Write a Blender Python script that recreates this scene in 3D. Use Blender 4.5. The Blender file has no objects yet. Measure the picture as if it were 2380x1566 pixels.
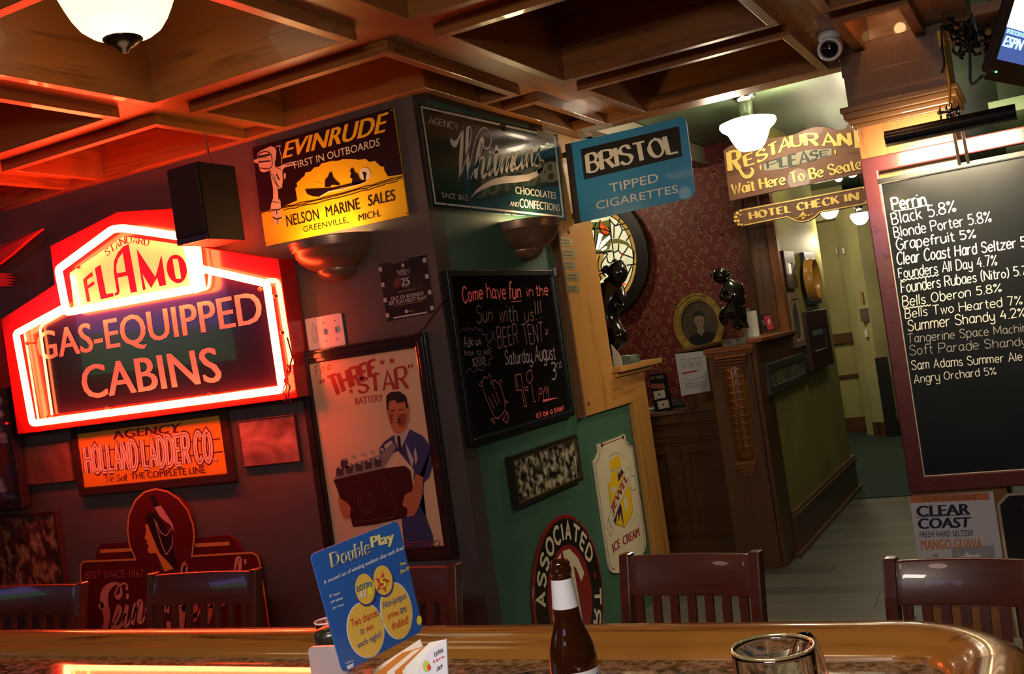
import bpy, bmesh, math, random
import numpy as np
from mathutils import Vector, Matrix
random.seed(7)
PI = math.pi
scene = bpy.context.scene
COL = scene.collection

# ---------------------------------------------------------------- camera
FX = 2455.76
YAW, PITCH, ROLL = -.475120, .01165975, -.14498898
CAM = np.array([0, 0, 1.58])
_c, _s = math.cos, math.sin
FWD = np.array([_c(PITCH)*_s(YAW), _c(PITCH)*_c(YAW), _s(PITCH)])
_r0 = np.array([_c(YAW), -_s(YAW), 0]); _u0 = np.cross(_r0, FWD)
RGT = _c(ROLL)*_r0 + _s(ROLL)*_u0
UPV = -_s(ROLL)*_r0 + _c(ROLL)*_u0
cam = bpy.data.cameras.new('camera')
cam.sensor_fit = 'HORIZONTAL'; cam.sensor_width = 36; cam.lens = FX/2380*36
cam.clip_start = .05; cam.clip_end = 60
camo = bpy.data.objects.new('camera', cam); COL.objects.link(camo)
camo.matrix_world = Matrix(((RGT[0], UPV[0], -FWD[0], CAM[0]), (RGT[1], UPV[1], -FWD[1], CAM[1]), (RGT[2], UPV[2], -FWD[2], CAM[2]), (0, 0, 0, 1)))
scene.camera = camo

# ---------------------------------------------------------------- world, exposure, big lights
scene.view_settings.view_transform = 'Standard'
scene.view_settings.look = 'None'
scene.view_settings.gamma = 1
scene.view_settings.use_curve_mapping = False
scene.view_settings.exposure = 0.0
scene.cycles.use_denoising = True
scene.cycles.max_bounces = 10
scene.cycles.transmission_bounces = 10
scene.cycles.sample_clamp_indirect = 4
W = bpy.data.worlds.new('world'); scene.world = W; W.use_nodes = True
W.node_tree.nodes['Background'].inputs[0].default_value = (1, .80, .68, 1)
W.node_tree.nodes['Background'].inputs[1].default_value = .075

def light(kind, loc, watts, col, size=.1, rot=None, name='lamp_or_fill_light', sy=None, blend=.5, spot=1.2):
    l = bpy.data.lights.new(name, kind); l.energy = watts; l.color = col
    if kind == 'AREA':
        l.size = size
        if sy: l.shape = 'RECTANGLE'; l.size_y = sy
    else: l.shadow_soft_size = size
    if kind == 'SPOT': l.spot_size = spot; l.spot_blend = blend
    o = bpy.data.objects.new(name, l); COL.objects.link(o); o.location = loc
    if rot: o.rotation_euler = rot
    return o

WARM = (1, .62, .30); WARM2 = (1, .80, .55)
WARM3 = (1, .74, .50)
light('AREA', (-.35, -.35, 2.25), 40, (1, .90, .80), .9, (math.radians(52), 0, math.radians(22)), 'camera_side_fill', .25)  # added fill for the bar items, no lamp fixture
light('POINT', (-.9, .6, 2.45), 9, WARM3, .15)        # added fills out of view, no fixtures
light('POINT', (.9, 2.4, 2.40), 5, WARM3, .15)
light('POINT', (-3.4, .6, 2.45), 5, WARM3, .15)

# ---------------------------------------------------------------- unprojection onto real planes
def ray(px, py): return RGT*(px-1190)/FX + UPV*-(py-783)/FX + FWD
def onx(px, py, X): d = ray(px, py); return CAM + d*(X-CAM[0])/d[0]
def ony(px, py, Y): d = ray(px, py); return CAM + d*(Y-CAM[1])/d[1]
def onz(px, py, Z): d = ray(px, py); return CAM + d*(Z-CAM[2])/d[2]
def atd(px, py, D): return CAM + ray(px, py)*D
def Zm(bx, by, s): return lambda pts: [(bx+x/s, by+y/s) for x, y in pts]

# ---------------------------------------------------------------- materials
MATS = {}
def lin(c):
    if isinstance(c, str):
        c = c.lstrip('#'); c = [int(c[i:i+2], 16)/255 for i in (0, 2, 4)]
        c = [x/12.92 if x <= .04045 else ((x+.055)/1.055)**2.4 for x in c]
    return (c[0], c[1], c[2], 1)
def mat(name, col, rough=.5, metal=0, emit=None, es=0, spec=.5, coat=0, trans=0, alpha=1, ior=1.45):
    if name in MATS: return MATS[name]
    m = bpy.data.materials.new(name); m.use_nodes = True; b = m.node_tree.nodes['Principled BSDF']
    b.inputs['Base Color'].default_value = lin(col); b.inputs['Roughness'].default_value = rough
    b.inputs['Metallic'].default_value = metal; b.inputs['Specular IOR Level'].default_value = spec
    b.inputs['Coat Weight'].default_value = coat; b.inputs['Transmission Weight'].default_value = trans
    b.inputs['IOR'].default_value = ior
    if alpha < 1: b.inputs['Alpha'].default_value = alpha
    if emit is not None:
        b.inputs['Emission Color'].default_value = lin(emit); b.inputs['Emission Strength'].default_value = es
    MATS[name] = m
    return m
def nodes(m): return m.node_tree.nodes, m.node_tree.links, m.node_tree.nodes['Principled BSDF']
def ramp(N, stops, interp='LINEAR'):
    r = N.new('ShaderNodeValToRGB'); r.color_ramp.interpolation = interp
    while len(r.color_ramp.elements) < len(stops): r.color_ramp.elements.new(.5)
    for e, (p, c) in zip(r.color_ramp.elements, stops): e.position = p; e.color = lin(c)
    return r
def wood(name, dark, light_, axis=0, scale=1, rough=.35, coat=.2, bump=.15):
    if name in MATS: return MATS[name]
    m = mat(name, dark, rough, coat=coat); N, L, b = nodes(m)
    tc = N.new('ShaderNodeTexCoord'); mp = N.new('ShaderNodeMapping')
    s = [9*scale]*3; s[axis] = .55*scale; mp.inputs['Scale'].default_value = s
    n1 = N.new('ShaderNodeTexNoise'); n1.inputs['Scale'].default_value = 2.2; n1.inputs['Detail'].default_value = 6; n1.inputs['Distortion'].default_value = 1.2
    n2 = N.new('ShaderNodeTexNoise'); n2.inputs['Scale'].default_value = 11; n2.inputs['Detail'].default_value = 3
    L.new(tc.outputs['Object'], mp.inputs[0]); L.new(mp.outputs[0], n1.inputs[0]); L.new(mp.outputs[0], n2.inputs[0])
    mx = N.new('ShaderNodeMath'); mx.operation = 'MULTIPLY_ADD'; mx.inputs[1].default_value = .35
    L.new(n2.outputs[0], mx.inputs[0]); L.new(n1.outputs[0], mx.inputs[2])
    r = ramp(N, [(.42, dark), (.62, light_), (.85, light_)])
    L.new(mx.outputs[0], r.inputs[0]); L.new(r.outputs[0], b.inputs['Base Color'])
    bp = N.new('ShaderNodeBump'); bp.inputs['Strength'].default_value = bump; bp.inputs['Distance'].default_value = .003
    L.new(mx.outputs[0], bp.inputs['Height']); L.new(bp.outputs[0], b.inputs['Normal'])
    return m
def mottle(name, stops, scale=6, rough=.5, stretch=(1, 1, 1), detail=6, interp='LINEAR', kind='NOISE', coat=0, bump=0, dist=0):
    if name in MATS: return MATS[name]
    m = mat(name, stops[0][1], rough, coat=coat); N, L, b = nodes(m)
    tc = N.new('ShaderNodeTexCoord'); mp = N.new('ShaderNodeMapping'); mp.inputs['Scale'].default_value = stretch
    L.new(tc.outputs['Object'], mp.inputs[0])
    if kind == 'NOISE':
        t = N.new('ShaderNodeTexNoise'); t.inputs['Detail'].default_value = detail; t.inputs['Distortion'].default_value = dist
    else: t = N.new('ShaderNodeTexVoronoi')
    t.inputs['Scale'].default_value = scale; L.new(mp.outputs[0], t.inputs[0])
    r = ramp(N, stops, interp); L.new(t.outputs[0], r.inputs[0]); L.new(r.outputs[0], b.inputs['Base Color'])
    if bump:
        bp = N.new('ShaderNodeBump'); bp.inputs['Strength'].default_value = bump; bp.inputs['Distance'].default_value = .002
        L.new(t.outputs[0], bp.inputs['Height']); L.new(bp.outputs[0], b.inputs['Normal'])
    return m

# ---------------------------------------------------------------- mesh collector
def catmull(pts, n=5, closed=False):
    P = [np.array(p, float) for p in pts]; out = []
    m = len(P)
    if m < 3: return P
    rng = range(m if closed else m-1)
    for i in rng:
        p1, p2 = P[i], P[(i+1) % m]
        p0 = P[(i-1) % m] if (closed or i > 0) else p1*2-p2
        p3 = P[(i+2) % m] if (closed or i+2 < m) else p2*2-p1
        for k in range(n):
            t = k/n
            out.append(.5*((2*p1)+(-p0+p2)*t+(2*p0-5*p1+4*p2-p3)*t*t+(-p0+3*p1-3*p2+p3)*t**3))
    if not closed: out.append(P[-1])
    return out
def setang(o, a=40):
    m = o.modifiers.new('edge_split', 'EDGE_SPLIT'); m.split_angle = math.radians(a); return o
class MB:
    def __init__(s): s.v = []; s.f = []; s.smooth = False; s.marks = []
    def add(s, vs, fs):
        n = len(s.v); s.v += [tuple(float(c) for c in p) for p in vs]; s.f += [tuple(i+n for i in f) for f in fs]; return s
    def box(s, x0, x1, y0, y1, z0, z1):
        x0, x1 = sorted((x0, x1)); y0, y1 = sorted((y0, y1)); z0, z1 = sorted((z0, z1))
        return s.add([(x, y, z) for z in (z0, z1) for y in (y0, y1) for x in (x0, x1)],
                     [(0, 2, 3, 1), (4, 5, 7, 6), (0, 1, 5, 4), (2, 6, 7, 3), (0, 4, 6, 2), (1, 3, 7, 5)])
    def hexa(s, a, b):      # two 4-point loops
        return s.add(list(a)+list(b), [(3, 2, 1, 0), (4, 5, 6, 7)]+[(i, (i+1) % 4, 4+(i+1) % 4, 4+i) for i in range(4)])
    def prism(s, poly, z0, z1):
        n = len(poly)
        if sum(poly[i][0]*poly[(i+1) % n][1]-poly[(i+1) % n][0]*poly[i][1] for i in range(n)) < 0: poly = poly[::-1]
        return s.add([(p[0], p[1], z0) for p in poly]+[(p[0], p[1], z1) for p in poly],
                     [tuple(range(n))[::-1], tuple(range(n, 2*n))]+[(i, (i+1) % n, n+(i+1) % n, n+i) for i in range(n)])
    def flat(s, poly, z):
        n = len(poly)
        if sum(poly[i][0]*poly[(i+1) % n][1]-poly[(i+1) % n][0]*poly[i][1] for i in range(n)) < 0: poly = poly[::-1]
        return s.add([(p[0], p[1], z) for p in poly], [tuple(range(n))])
    def ringp(s, outer, inner, z0, z1):     # frame between two loops of equal length
        n = len(outer)
        vs = [(p[0], p[1], z) for z in (z0, z1) for L in (outer, inner) for p in L]
        fs = []
        for i in range(n):
            j = (i+1) % n
            fs += [(2*n+i, 2*n+j, 3*n+j, 3*n+i), (j, i, n+i, n+j), (i, j, 2*n+j, 2*n+i), (n+j, n+i, 3*n+i, 3*n+j)]
        return s.add(vs, fs)
    def tube(s, path, r, seg=8, closed=False, cap=True):
        P = [np.array(p, float) for p in path]; n = len(P); rs = r if isinstance(r, (list, tuple)) else [r]*n
        vs = []; up = np.array([0, 0, 1.]); prev = None
        for i in range(n):
            a = P[(i-1) % n] if (closed or i > 0) else P[i]; b = P[(i+1) % n] if (closed or i < n-1) else P[i]
            t = b-a; t = t/(np.linalg.norm(t)+1e-12)
            if prev is None:
                u = np.cross(t, up if abs(t[2]) < .9 else np.array([1., 0, 0]))
            else: u = prev-t*np.dot(prev, t)
            u /= np.linalg.norm(u)+1e-12; prev = u; w = np.cross(t, u)
            for k in range(seg):
                A = 2*PI*k/seg; vs.append(P[i]+rs[i]*(u*math.cos(A)+w*math.sin(A)))
        fs = []
        for i in range(n if closed else n-1):
            j = (i+1) % n
            for k in range(seg):
                l = (k+1) % seg; fs.append((i*seg+k, i*seg+l, j*seg+l, j*seg+k))
        if not closed and cap: fs += [tuple(range(seg))[::-1], tuple((n-1)*seg+k for k in range(seg))]
        return s.add(vs, fs)
    def lathe(s, prof, seg=24, c=(0, 0, 0), a0=0, a1=2*PI, axis='z'):
        full = abs(a1-a0-2*PI) < 1e-6; m = seg if full else seg+1; vs = []
        for r, z in prof:
            for k in range(m):
                A = a0+(a1-a0)*k/seg; p = (r*math.cos(A), r*math.sin(A), z)
                if axis == 'y': p = (p[0], -p[2], p[1])
                vs.append((p[0]+c[0], p[1]+c[1], p[2]+c[2]))
        fs = []
        for i in range(len(prof)-1):
            for k in range(seg):
                l = (k+1) % m; fs.append((i*m+k, i*m+l, (i+1)*m+l, (i+1)*m+k))
        return s.add(vs, fs)
    def ball(s, c, r, seg=12, sc=(1, 1, 1)):
        vs = []; fs = []; h = seg//2
        for i in range(h+1):
            for k in range(seg):
                a = PI*i/h; b = 2*PI*k/seg
                vs.append((c[0]+r*sc[0]*math.sin(a)*math.cos(b), c[1]+r*sc[1]*math.sin(a)*math.sin(b), c[2]+r*sc[2]*math.cos(a)))
        for i in range(h):
            for k in range(seg): fs.append((i*seg+k, (i+1)*seg+k, (i+1)*seg+(k+1) % seg, i*seg+(k+1) % seg))
        return s.add(vs, fs)
    def ribbon(s, pts, w, z):
        P = [np.array(p[:2], float) for p in pts]; n = len(P)
        if n < 2: return s
        ws = list(w) if isinstance(w, (list, tuple, np.ndarray)) else [w]*n
        closed = np.linalg.norm(P[0]-P[-1]) < 1e-6 and n > 3
        A = []; B = []
        for i in range(n):
            a = P[i-1] if i > 0 else (P[-2] if closed else P[0]); b = P[i+1] if i < n-1 else (P[1] if closed else P[-1])
            d1 = P[i]-a; d2 = b-P[i]
            l1, l2 = np.linalg.norm(d1), np.linalg.norm(d2)
            if l1 < 1e-9: d1 = d2; l1 = l2
            if l2 < 1e-9: d2 = d1; l2 = l1
            d1 = d1/(l1+1e-12); d2 = d2/(l2+1e-12); t = d1+d2
            tl = np.linalg.norm(t)
            if tl < 1e-6: t = d1; tl = 1
            t = t/tl; nrm = np.array([-t[1], t[0]]); k = 1/max(.45, abs(np.dot(nrm, np.array([-d1[1], d1[0]]))))
            A.append(P[i]+nrm*ws[i]/2*k); B.append(P[i]-nrm*ws[i]/2*k)
        s.add([(p[0], p[1], z) for p in A]+[(p[0], p[1], z) for p in B], [(i, n+i, n+i+1, i+1) for i in range(n-1)])
        return s
    def build(s, name, m=None, parent=None, loc=None, smooth=None, bevel=0, angle=None):
        me = bpy.data.meshes.new(name); me.from_pydata(s.v, [], s.f); me.update()
        if m is not None: me.materials.append(m)
        if smooth if smooth is not None else s.smooth: me.polygons.foreach_set('use_smooth', [True]*len(me.polygons))
        o = bpy.data.objects.new(name, me); COL.objects.link(o)
        if parent is not None: o.parent = parent
        if loc is not None: o.location = loc
        if bevel:
            b = o.modifiers.new('bevel', 'BEVEL'); b.width = bevel; b.segments = 2; b.limit_method = 'ANGLE'
        return o

def empty(name, M=None):
    o = bpy.data.objects.new(name, None); COL.objects.link(o); o.empty_display_size = .1
    if M is not None: o.matrix_world = M
    return o
def tag(o, label, cat, group=None, kind=None):
    if label: o['label'] = label
    if cat: o['category'] = cat
    if group: o['group'] = group
    if kind: o['kind'] = kind
    return o
def struct(o): o['kind'] = 'structure'; return o
def T(x, y, z, rz=0): return Matrix.Translation((x, y, z)) @ Matrix.Rotation(rz, 4, 'Z')

# ---------------------------------------------------------------- lettering
_tc = bpy.data.curves.new('tmp_text', 'FONT'); _to = bpy.data.objects.new('tmp_text', _tc); COL.objects.link(_to)
_cache = {}
def text_raw(sx, bold=0, spacing=1):
    k = (sx, bold, spacing)
    if k not in _cache:
        _tc.body = sx; _tc.offset = bold; _tc.space_character = spacing; _tc.resolution_u = 3
        bpy.context.view_layer.update()
        me = _to.evaluated_get(bpy.context.evaluated_depsgraph_get()).to_mesh()
        v = np.array([tuple(x.co)[:2] for x in me.vertices]); f = [tuple(p.vertices) for p in me.polygons]
        v = v-v.min(0); _cache[k] = (v, f, v.max(0))
    return _cache[k]
def bilin(q):
    q = [np.array(p[:2], float) for p in q]
    return lambda x, y: (1-x)*(1-y)*q[0]+x*(1-y)*q[1]+x*y*q[2]+(1-x)*y*q[3]
G = {}
for ln in '''A 4;0,0 2,6 4,0|.7,2 3.3,2
B 3.6;0,6 0,0|~0,6 2.2,6 3.2,4.6 2.2,3.2 0,3.1|~0,3.1 2.4,3.1 3.6,1.6 2.4,0 0,0
C 3.8;~3.8,5 3,5.8 2,6 .6,5 0,3 .6,1 2,0 3,.2 3.8,1
D 4;0,6 0,0|~0,6 1.8,6 3.5,4.8 4,3 3.5,1.2 1.8,0 0,0
E 3.2;3.2,6 0,6|0,6 0,0|0,0 3.2,0|0,3.1 2.6,3.1
F 3.2;3.2,6 0,6|0,6 0,0|0,3.1 2.6,3.1
G 4;~3.8,5 3,5.8 2,6 .6,5 0,3 .6,1 2,0 3.2,.2 4,1|4,.8 4,2.8|4,2.8 2.4,2.8
H 4;0,6 0,0|4,6 4,0|0,3.1 4,3.1
I .4;.2,6 .2,0
J 3;~3,6 3,2 2.6,.4 1.4,0 .4,.4 0,1.6
K 3.8;0,6 0,0|3.6,6 0,2.4|1.2,3.5 3.8,0
L 3;0,6 0,0|0,0 3,0
M 4.8;0,0 0,6|0,6 2.4,1.2 4.8,6|4.8,6 4.8,0
N 4;0,0 0,6|0,6 4,0|4,0 4,6
O 4.4;~2.2,6 .7,5.1 0,3 .7,.9 2.2,0 3.7,.9 4.4,3 3.7,5.1 2.2,6
P 3.6;0,6 0,0|~0,6 2.3,6 3.6,5.4 3.6,3.6 2.3,2.9 0,2.9
Q 4.4;~2.2,6 .7,5.1 0,3 .7,.9 2.2,0 3.7,.9 4.4,3 3.7,5.1 2.2,6|2.6,1.6 4.6,-.5
R 3.8;0,6 0,0|~0,6 2.3,6 3.6,5.4 3.6,3.6 2.3,2.9 0,2.9|1.8,2.9 3.8,0
S 3.6;~3.4,5 2.6,5.9 1.4,6 .3,5.2 .4,3.9 1.8,3.2 3.2,2.5 3.6,1.2 2.6,.1 1.2,0 0,1
T 4;0,6 4,6|2,6 2,0
U 4;~0,6 0,2 .7,.4 2,0 3.3,.4 4,2 4,6
V 4;0,6 2,0 4,6
W 5.4;0,6 1.4,0 2.7,5 4,0 5.4,6
X 4;0,6 4,0|4,6 0,0
Y 4;0,6 2,3 4,6|2,3 2,0
Z 4;0,6 4,6 0,0 4,0
a 3;~2.8,3.1 2,3.9 .8,3.6 0,1.9 .7,.2 1.8,.2 2.8,1.3|2.8,4 2.8,.5|~2.8,.9 3.1,.1 3.7,.2
b 3;0,6 0,0|~0,1 .9,0 2.2,.1 3,2 2.2,3.9 .9,4 0,3
c 2.4;~2.3,3.7 1.4,4 .4,3.3 0,2 .4,.7 1.4,0 2.4,.3
d 3;3,6 3,0|~3,3 2.1,4 .8,3.9 0,2 .8,.1 2.1,0 3,1
e 3;~.1,2.1 2.9,2.2 2.5,3.6 1.4,4 .3,3.2 0,2 .4,.6 1.6,0 2.8,.6
f 2;~2.4,5.6 1.6,6 .9,5.2 .8,4 .8,0|0,3.6 2,3.6
g 3;~2.9,3.2 2,4 .8,3.8 0,2 .8,.2 2,.1 2.9,1.2|~2.9,4 2.9,-1 2.2,-2 .8,-2 .1,-1.3
h 3;0,6 0,0|~0,2.6 .8,3.8 2,4 2.9,3 2.9,0
i .4;.2,4 .2,0|.2,5.2 .2,5.7
j 1;~1,4 1,-1 .5,-2 -.5,-1.8|1,5.2 1,5.7
k 2.8;0,6 0,0|2.6,4 0,1.6|.9,2.3 2.8,0
l .4;.2,6 .2,0
m 4.6;0,4 0,0|~0,2.8 .7,3.9 1.7,3.9 2.3,3 2.3,0|~2.3,2.8 3,3.9 4,3.9 4.6,3 4.6,0
n 3;0,4 0,0|~0,2.6 .8,3.8 2,4 2.9,3 2.9,0
o 3;~1.5,4 .3,3.2 0,2 .3,.8 1.5,0 2.7,.8 3,2 2.7,3.2 1.5,4
p 3;0,4 0,-2|~0,1 .9,0 2.2,.1 3,2 2.2,3.9 .9,4 0,3
r 2;0,4 0,0|~0,2.4 .8,3.7 2.1,4
s 2.6;~2.5,3.4 1.5,4 .4,3.6 .4,2.6 1.4,2.1 2.4,1.5 2.4,.5 1.3,0 0,.6
t 2;~.9,5.4 .9,1 1.3,.1 2.2,.2|0,4 2,4
u 3;~0,4 0,1.2 .7,.1 1.8,0 2.9,1.2|2.9,4 2.9,0
v 3;0,4 1.5,0 3,4
w 4;0,4 1,0 2,3.6 3,0 4,4
x 3;0,4 3,0|3,4 0,0
y 3;~0,4 .2,1.4 1.4,.2 2.9,1.4|~2.9,4 2.9,-1 2.2,-2 .8,-2 .1,-1.3
z 3;0,4 3,4 0,0 3,0
0 3.4;~1.7,6 .5,5 0,3 .5,1 1.7,0 2.9,1 3.4,3 2.9,5 1.7,6
1 1;0,5 .8,6 .8,0
2 3.2;~0,5 .9,6 2.4,5.9 3.1,4.6 2.4,3 0,0|0,0 3.2,0
3 3.2;~0,5.6 1.4,6 2.8,5.2 2.4,3.6 1.2,3.2|~1.2,3.2 2.8,2.8 3.2,1.4 2.2,.2 1,0 0,.6
4 3.4;2,6 0,2.2 3.4,2.2|2.6,4 2.6,0
5 3.2;3,6 .4,6 .2,3.4|~.2,3.4 1.6,3.8 3,2.8 3.1,1.2 1.8,0 0,.5
7 3.2;0,6 3.2,6 1.2,0
8 3.4;~1.7,3.2 .4,4 .5,5.4 1.7,6 2.9,5.4 3,4 1.7,3.2 .2,2.2 .2,.8 1.7,0 3.2,.8 3.2,2.2 1.7,3.2
6 3.4;~2.9,5.6 1.6,6 .4,4.6 0,2.4 .5,.6 1.7,0 3,.6 3.3,2 2.4,3.4 1,3.4 .2,2.2
9 3.4;~3.2,3.6 2,2.6 .6,3 .1,4.4 .9,5.8 2.4,5.9 3.2,4.6 3.1,2 2.4,0
. .4;.1,0 .3,.4
, .4;.3,.4 0,-.8
! .4;.2,6 .2,1.8|.2,.4 .2,0
- 2;0,2.8 2,2.8
' .4;.2,6 .2,4.8
( 1.2;~1.2,6.6 .2,4.8 .2,1.2 1.2,-.6
) 1.2;~0,6.6 1,4.8 1,1.2 0,-.6
% 4.4;4,6 .4,0|~.9,6 .1,5.2 .9,4.4 1.7,5.2 .9,6|~3.5,1.8 2.7,1 3.5,.1 4.3,1 3.5,1.8
$ 3.2;~3,4.8 1.6,5.4 .2,4.6 .8,3.2 2.6,2.6 3,1.4 1.6,.6 .1,1.2|1.6,6.2 1.6,-.2
? 3;~0,5 1,6 2.6,5.6 2.6,4.2 1.4,3 1.4,1.6|1.4,.4 1.4,0'''.split('\n'):
    k, rest = ln[0], ln[2:]; w, st = rest.split(';')
    S = []
    for q in st.split('|'):
        sm = q[0] == '~'; S.append((sm, [tuple(map(float, p.split(','))) for p in q.lstrip('~').split()]))
    G[k] = (float(w), S)
def stroke_lines(txt, gap=1.3, jit=0, sl=0, caps=1):
    """skeleton polylines of a line of text; returns list of (pts, upright stroke?) and total width"""
    x = 0; out = []; rnd = random.Random(hash_(txt))
    for ch in txt:
        if ch == ' ': x += 2.6; continue
        w, S = G[ch]; dy = rnd.uniform(-jit, jit); sc = 1+rnd.uniform(-jit, jit)*.25
        for sm, P in S:
            Q = [(x+px*sc+rnd.uniform(-jit, jit)*.3, py*sc+dy*.6+rnd.uniform(-jit, jit)*.3) for px, py in P]
            if sm: Q = [tuple(q) for q in catmull(Q, 4)]
            out.append([(a+b*sl, b) for a, b in Q])
        x += w+gap
    return out, x-gap
def hash_(t): return sum((i+1)*ord(c) for i, c in enumerate(t))
def write(mb, txt, quad, z, w=.5, nib=None, serif=0, jit=0, gap=1.3, sl=0, fn=None, top=6., base=0.):
    """single-stroke lettering on a quad (bottom-left, bottom-right, top-right, top-left of the cap height)"""
    mb.marks.append((len(mb.v), len(mb.f))); L, W_ = stroke_lines(txt, gap, jit, sl); f = fn or bilin(quad)
    q0, q1 = f(0, 0), f(0, 1); unit = np.linalg.norm(np.array(q1[:2])-np.array(q0[:2]))/(top-base)
    if fn: unit = fn(None, None)/(top-base)
    fx = (np.linalg.norm(f(1, .5)-f(0, .5))/W_)/unit if not fn else 1
    M = lambda p: np.array(f(p[0]/W_, (p[1]-base)/(top-base)))
    for si, P in enumerate(L):
        zi = z+(si % 9)*.00005
        if len(P) == 2:
            a, b = np.array(P[0]), np.array(P[1]); P = [tuple(a+(b-a)*t) for t in (0, .5, 1)]
        Q = [M(p) for p in P]
        if nib:
            ws = []
            for i in range(len(P)):
                a = P[max(0, i-1)]; b = P[min(len(P)-1, i+1)]
                dx, dy = b[0]-a[0], b[1]-a[1]; v = abs(dy)/(math.hypot(dx, dy)+1e-9)
                up = 1 if (dx*dy <= 0) else .35 if abs(dx) > .25*abs(dy) else 1
                ws.append(unit*(nib[0]+(nib[1]-nib[0])*v**1.5*up)*min(1, (.35+.65*fx)))
        else: ws = [w*unit]*len(Q)
        mb.ribbon(Q, ws, zi)
        if serif:
            for p, o in ((P[0], P[1]), (P[-1], P[-2])):
                if abs(p[1]-o[1]) > .8*abs(p[0]-o[0]) and (p[1] < .3 or p[1] > 3.8):
                    h = .28; yy = p[1]+(h*.5 if p[1] < .3 else -h*.5)
                    mb.ribbon([M((p[0]-serif, yy)), M((p[0]+serif, yy))], unit*h*1.3, zi+.000025)
    return mb
def sans(mb, txt, quad, z, bold=.02, spacing=1, fn=None):
    mb.marks.append((len(mb.v), len(mb.f))); v, f, mx = text_raw(txt, 0, spacing); F = fn or bilin(quad); b = max(0, bold-.008)*.9
    wd = mx[0]+2*b
    for k in ((-1, 0, 1) if b > 0 else (0,)):
        mb.add([(*F((p[0]+b+k*b)/wd, p[1]/mx[1])[:2], z+k*.00005) for p in v], f)
    return mb

# ---------------------------------------------------------------- sign boards on a plane
SUBS = ('lettering', 'print', 'border', 'chalk_writing', 'engraving', 'dot', 'rust_chip', 'worn_patch', 'screw', 'toggle', 'inset', 'gold_scroll', 'tape_tab', 'lead_came', 'glass_jewel', 'trim_strip', 'corner_clip', 'gilt_edge')
BASES = ('panel', 'board', 'sheet', 'card', 'plate', 'cabinet')
class Sign:
    """root empty with local x = along the wall, y = up, z = out of the face"""
    def __init__(s, name, label, cat, kind, c, px, group=None, M=None):
        s.kind, s.c = kind, c; s.base = None
        if kind == 'y': o = ony(*px, c); s.M = Matrix(((1, 0, 0, o[0]), (0, 0, -1, o[1]), (0, 1, 0, o[2]), (0, 0, 0, 1)))
        elif kind == 'x': o = onx(*px, c); s.M = Matrix(((0, 0, 1, o[0]), (1, 0, 0, o[1]), (0, 1, 0, o[2]), (0, 0, 0, 1)))
        else: s.M = M
        s.R = np.array([list(r) for r in s.M]); s.o = s.R[:3, 3]; s.U, s.V, s.N = s.R[:3, 0], s.R[:3, 1], s.R[:3, 2]
        s.root = empty(name, s.M); tag(s.root, label, cat, group)
    def uv(s, p, n=0):
        d = ray(*p); t = np.dot(s.o+s.N*n-CAM, s.N)/np.dot(d, s.N); q = CAM+d*t-s.o
        return (float(q@s.U), float(q@s.V))
    def P(s, pts, n=0): return [s.uv(p, n) for p in pts]
    def part(s, name, mb, m, label=None, bevel=0, smooth=False):
        par = s.root
        if name in SUBS and s.base is not None: par = s.base
        elif s.base is None and name in BASES: pass
        mk = [k for k in mb.marks]
        if name in ('lettering', 'chalk_writing') and len(mk) > 1:
            if mk[0][0] > 0: mk = [(0, 0)]+mk
            mk.append((len(mb.v), len(mb.f)))
            for (v0, f0), (v1, f1) in zip(mk[:-1], mk[1:]):
                c = MB(); c.v = mb.v[v0:v1]; c.f = [tuple(i-v0 for i in f) for f in mb.f[f0:f1]]
                if not c.f: continue
                o = c.build(name, m, par)
                if label: o['label'] = label
            return o
        o = mb.build(name, m, par, bevel=bevel, smooth=smooth)
        if s.base is None and name in BASES: s.base = o
        if label: o['label'] = label
        return o
    def slab(s, name, pts, m, n0, n1, label=None, bevel=0):
        return s.part(name, MB().prism(s.P(pts), n0, n1), m, label, bevel)
    def box(s, pts):        # bounding rectangle of pixel points in uv
        q = s.P(pts); return min(p[0] for p in q), max(p[0] for p in q), min(p[1] for p in q), max(p[1] for p in q)
    def rect(s, name, r, m, n0, n1, label=None, bevel=0):
        return s.part(name, MB().box(r[0], r[1], r[2], r[3], n0, n1), m, label, bevel)
    def frame(s, r, w, m, n0, n1, label=None, bevel=.003, name='frame'):
        a, b, c, d = r
        return s.part(name, MB().ringp([(a, c), (b, c), (b, d), (a, d)], [(a+w, c+w), (b-w, c+w), (b-w, d-w), (a+w, d-w)], n0, n1), m, label, bevel)
def quadpx(S, pts): return S.P(pts)
# ================================================================ MATERIALS OF THE PLACE
def paint(name, c, rough=.55):
    m = mat(name, c, rough); N, L, b = nodes(m)
    tc = N.new('ShaderNodeTexCoord'); t = N.new('ShaderNodeTexNoise'); t.inputs['Scale'].default_value = 2.2; t.inputs['Detail'].default_value = 5
    L.new(tc.outputs['Object'], t.inputs[0]); c = lin(c)
    r = ramp(N, [(.3, [x*.8 for x in c[:3]]), (.7, [x*1.15 for x in c[:3]])]); L.new(t.outputs[0], r.inputs[0]); L.new(r.outputs[0], b.inputs['Base Color'])
    t2 = N.new('ShaderNodeTexNoise'); t2.inputs['Scale'].default_value = 220; L.new(tc.outputs['Object'], t2.inputs[0])
    bp = N.new('ShaderNodeBump'); bp.inputs['Strength'].default_value = .12; bp.inputs['Distance'].default_value = .001
    L.new(t2.outputs[0], bp.inputs['Height']); L.new(bp.outputs[0], b.inputs['Normal']); return m
M_GREEN = paint('dark_green_paint', (.048, .132, .092))
M_OLIVE = paint('olive_paint', (.36, .34, .095))
M_HALLY = paint('yellow_hall_paint', (.50, .46, .17))
M_CEILG = paint('green_ceiling_paint', (.10, .16, .09), .35)
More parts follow.
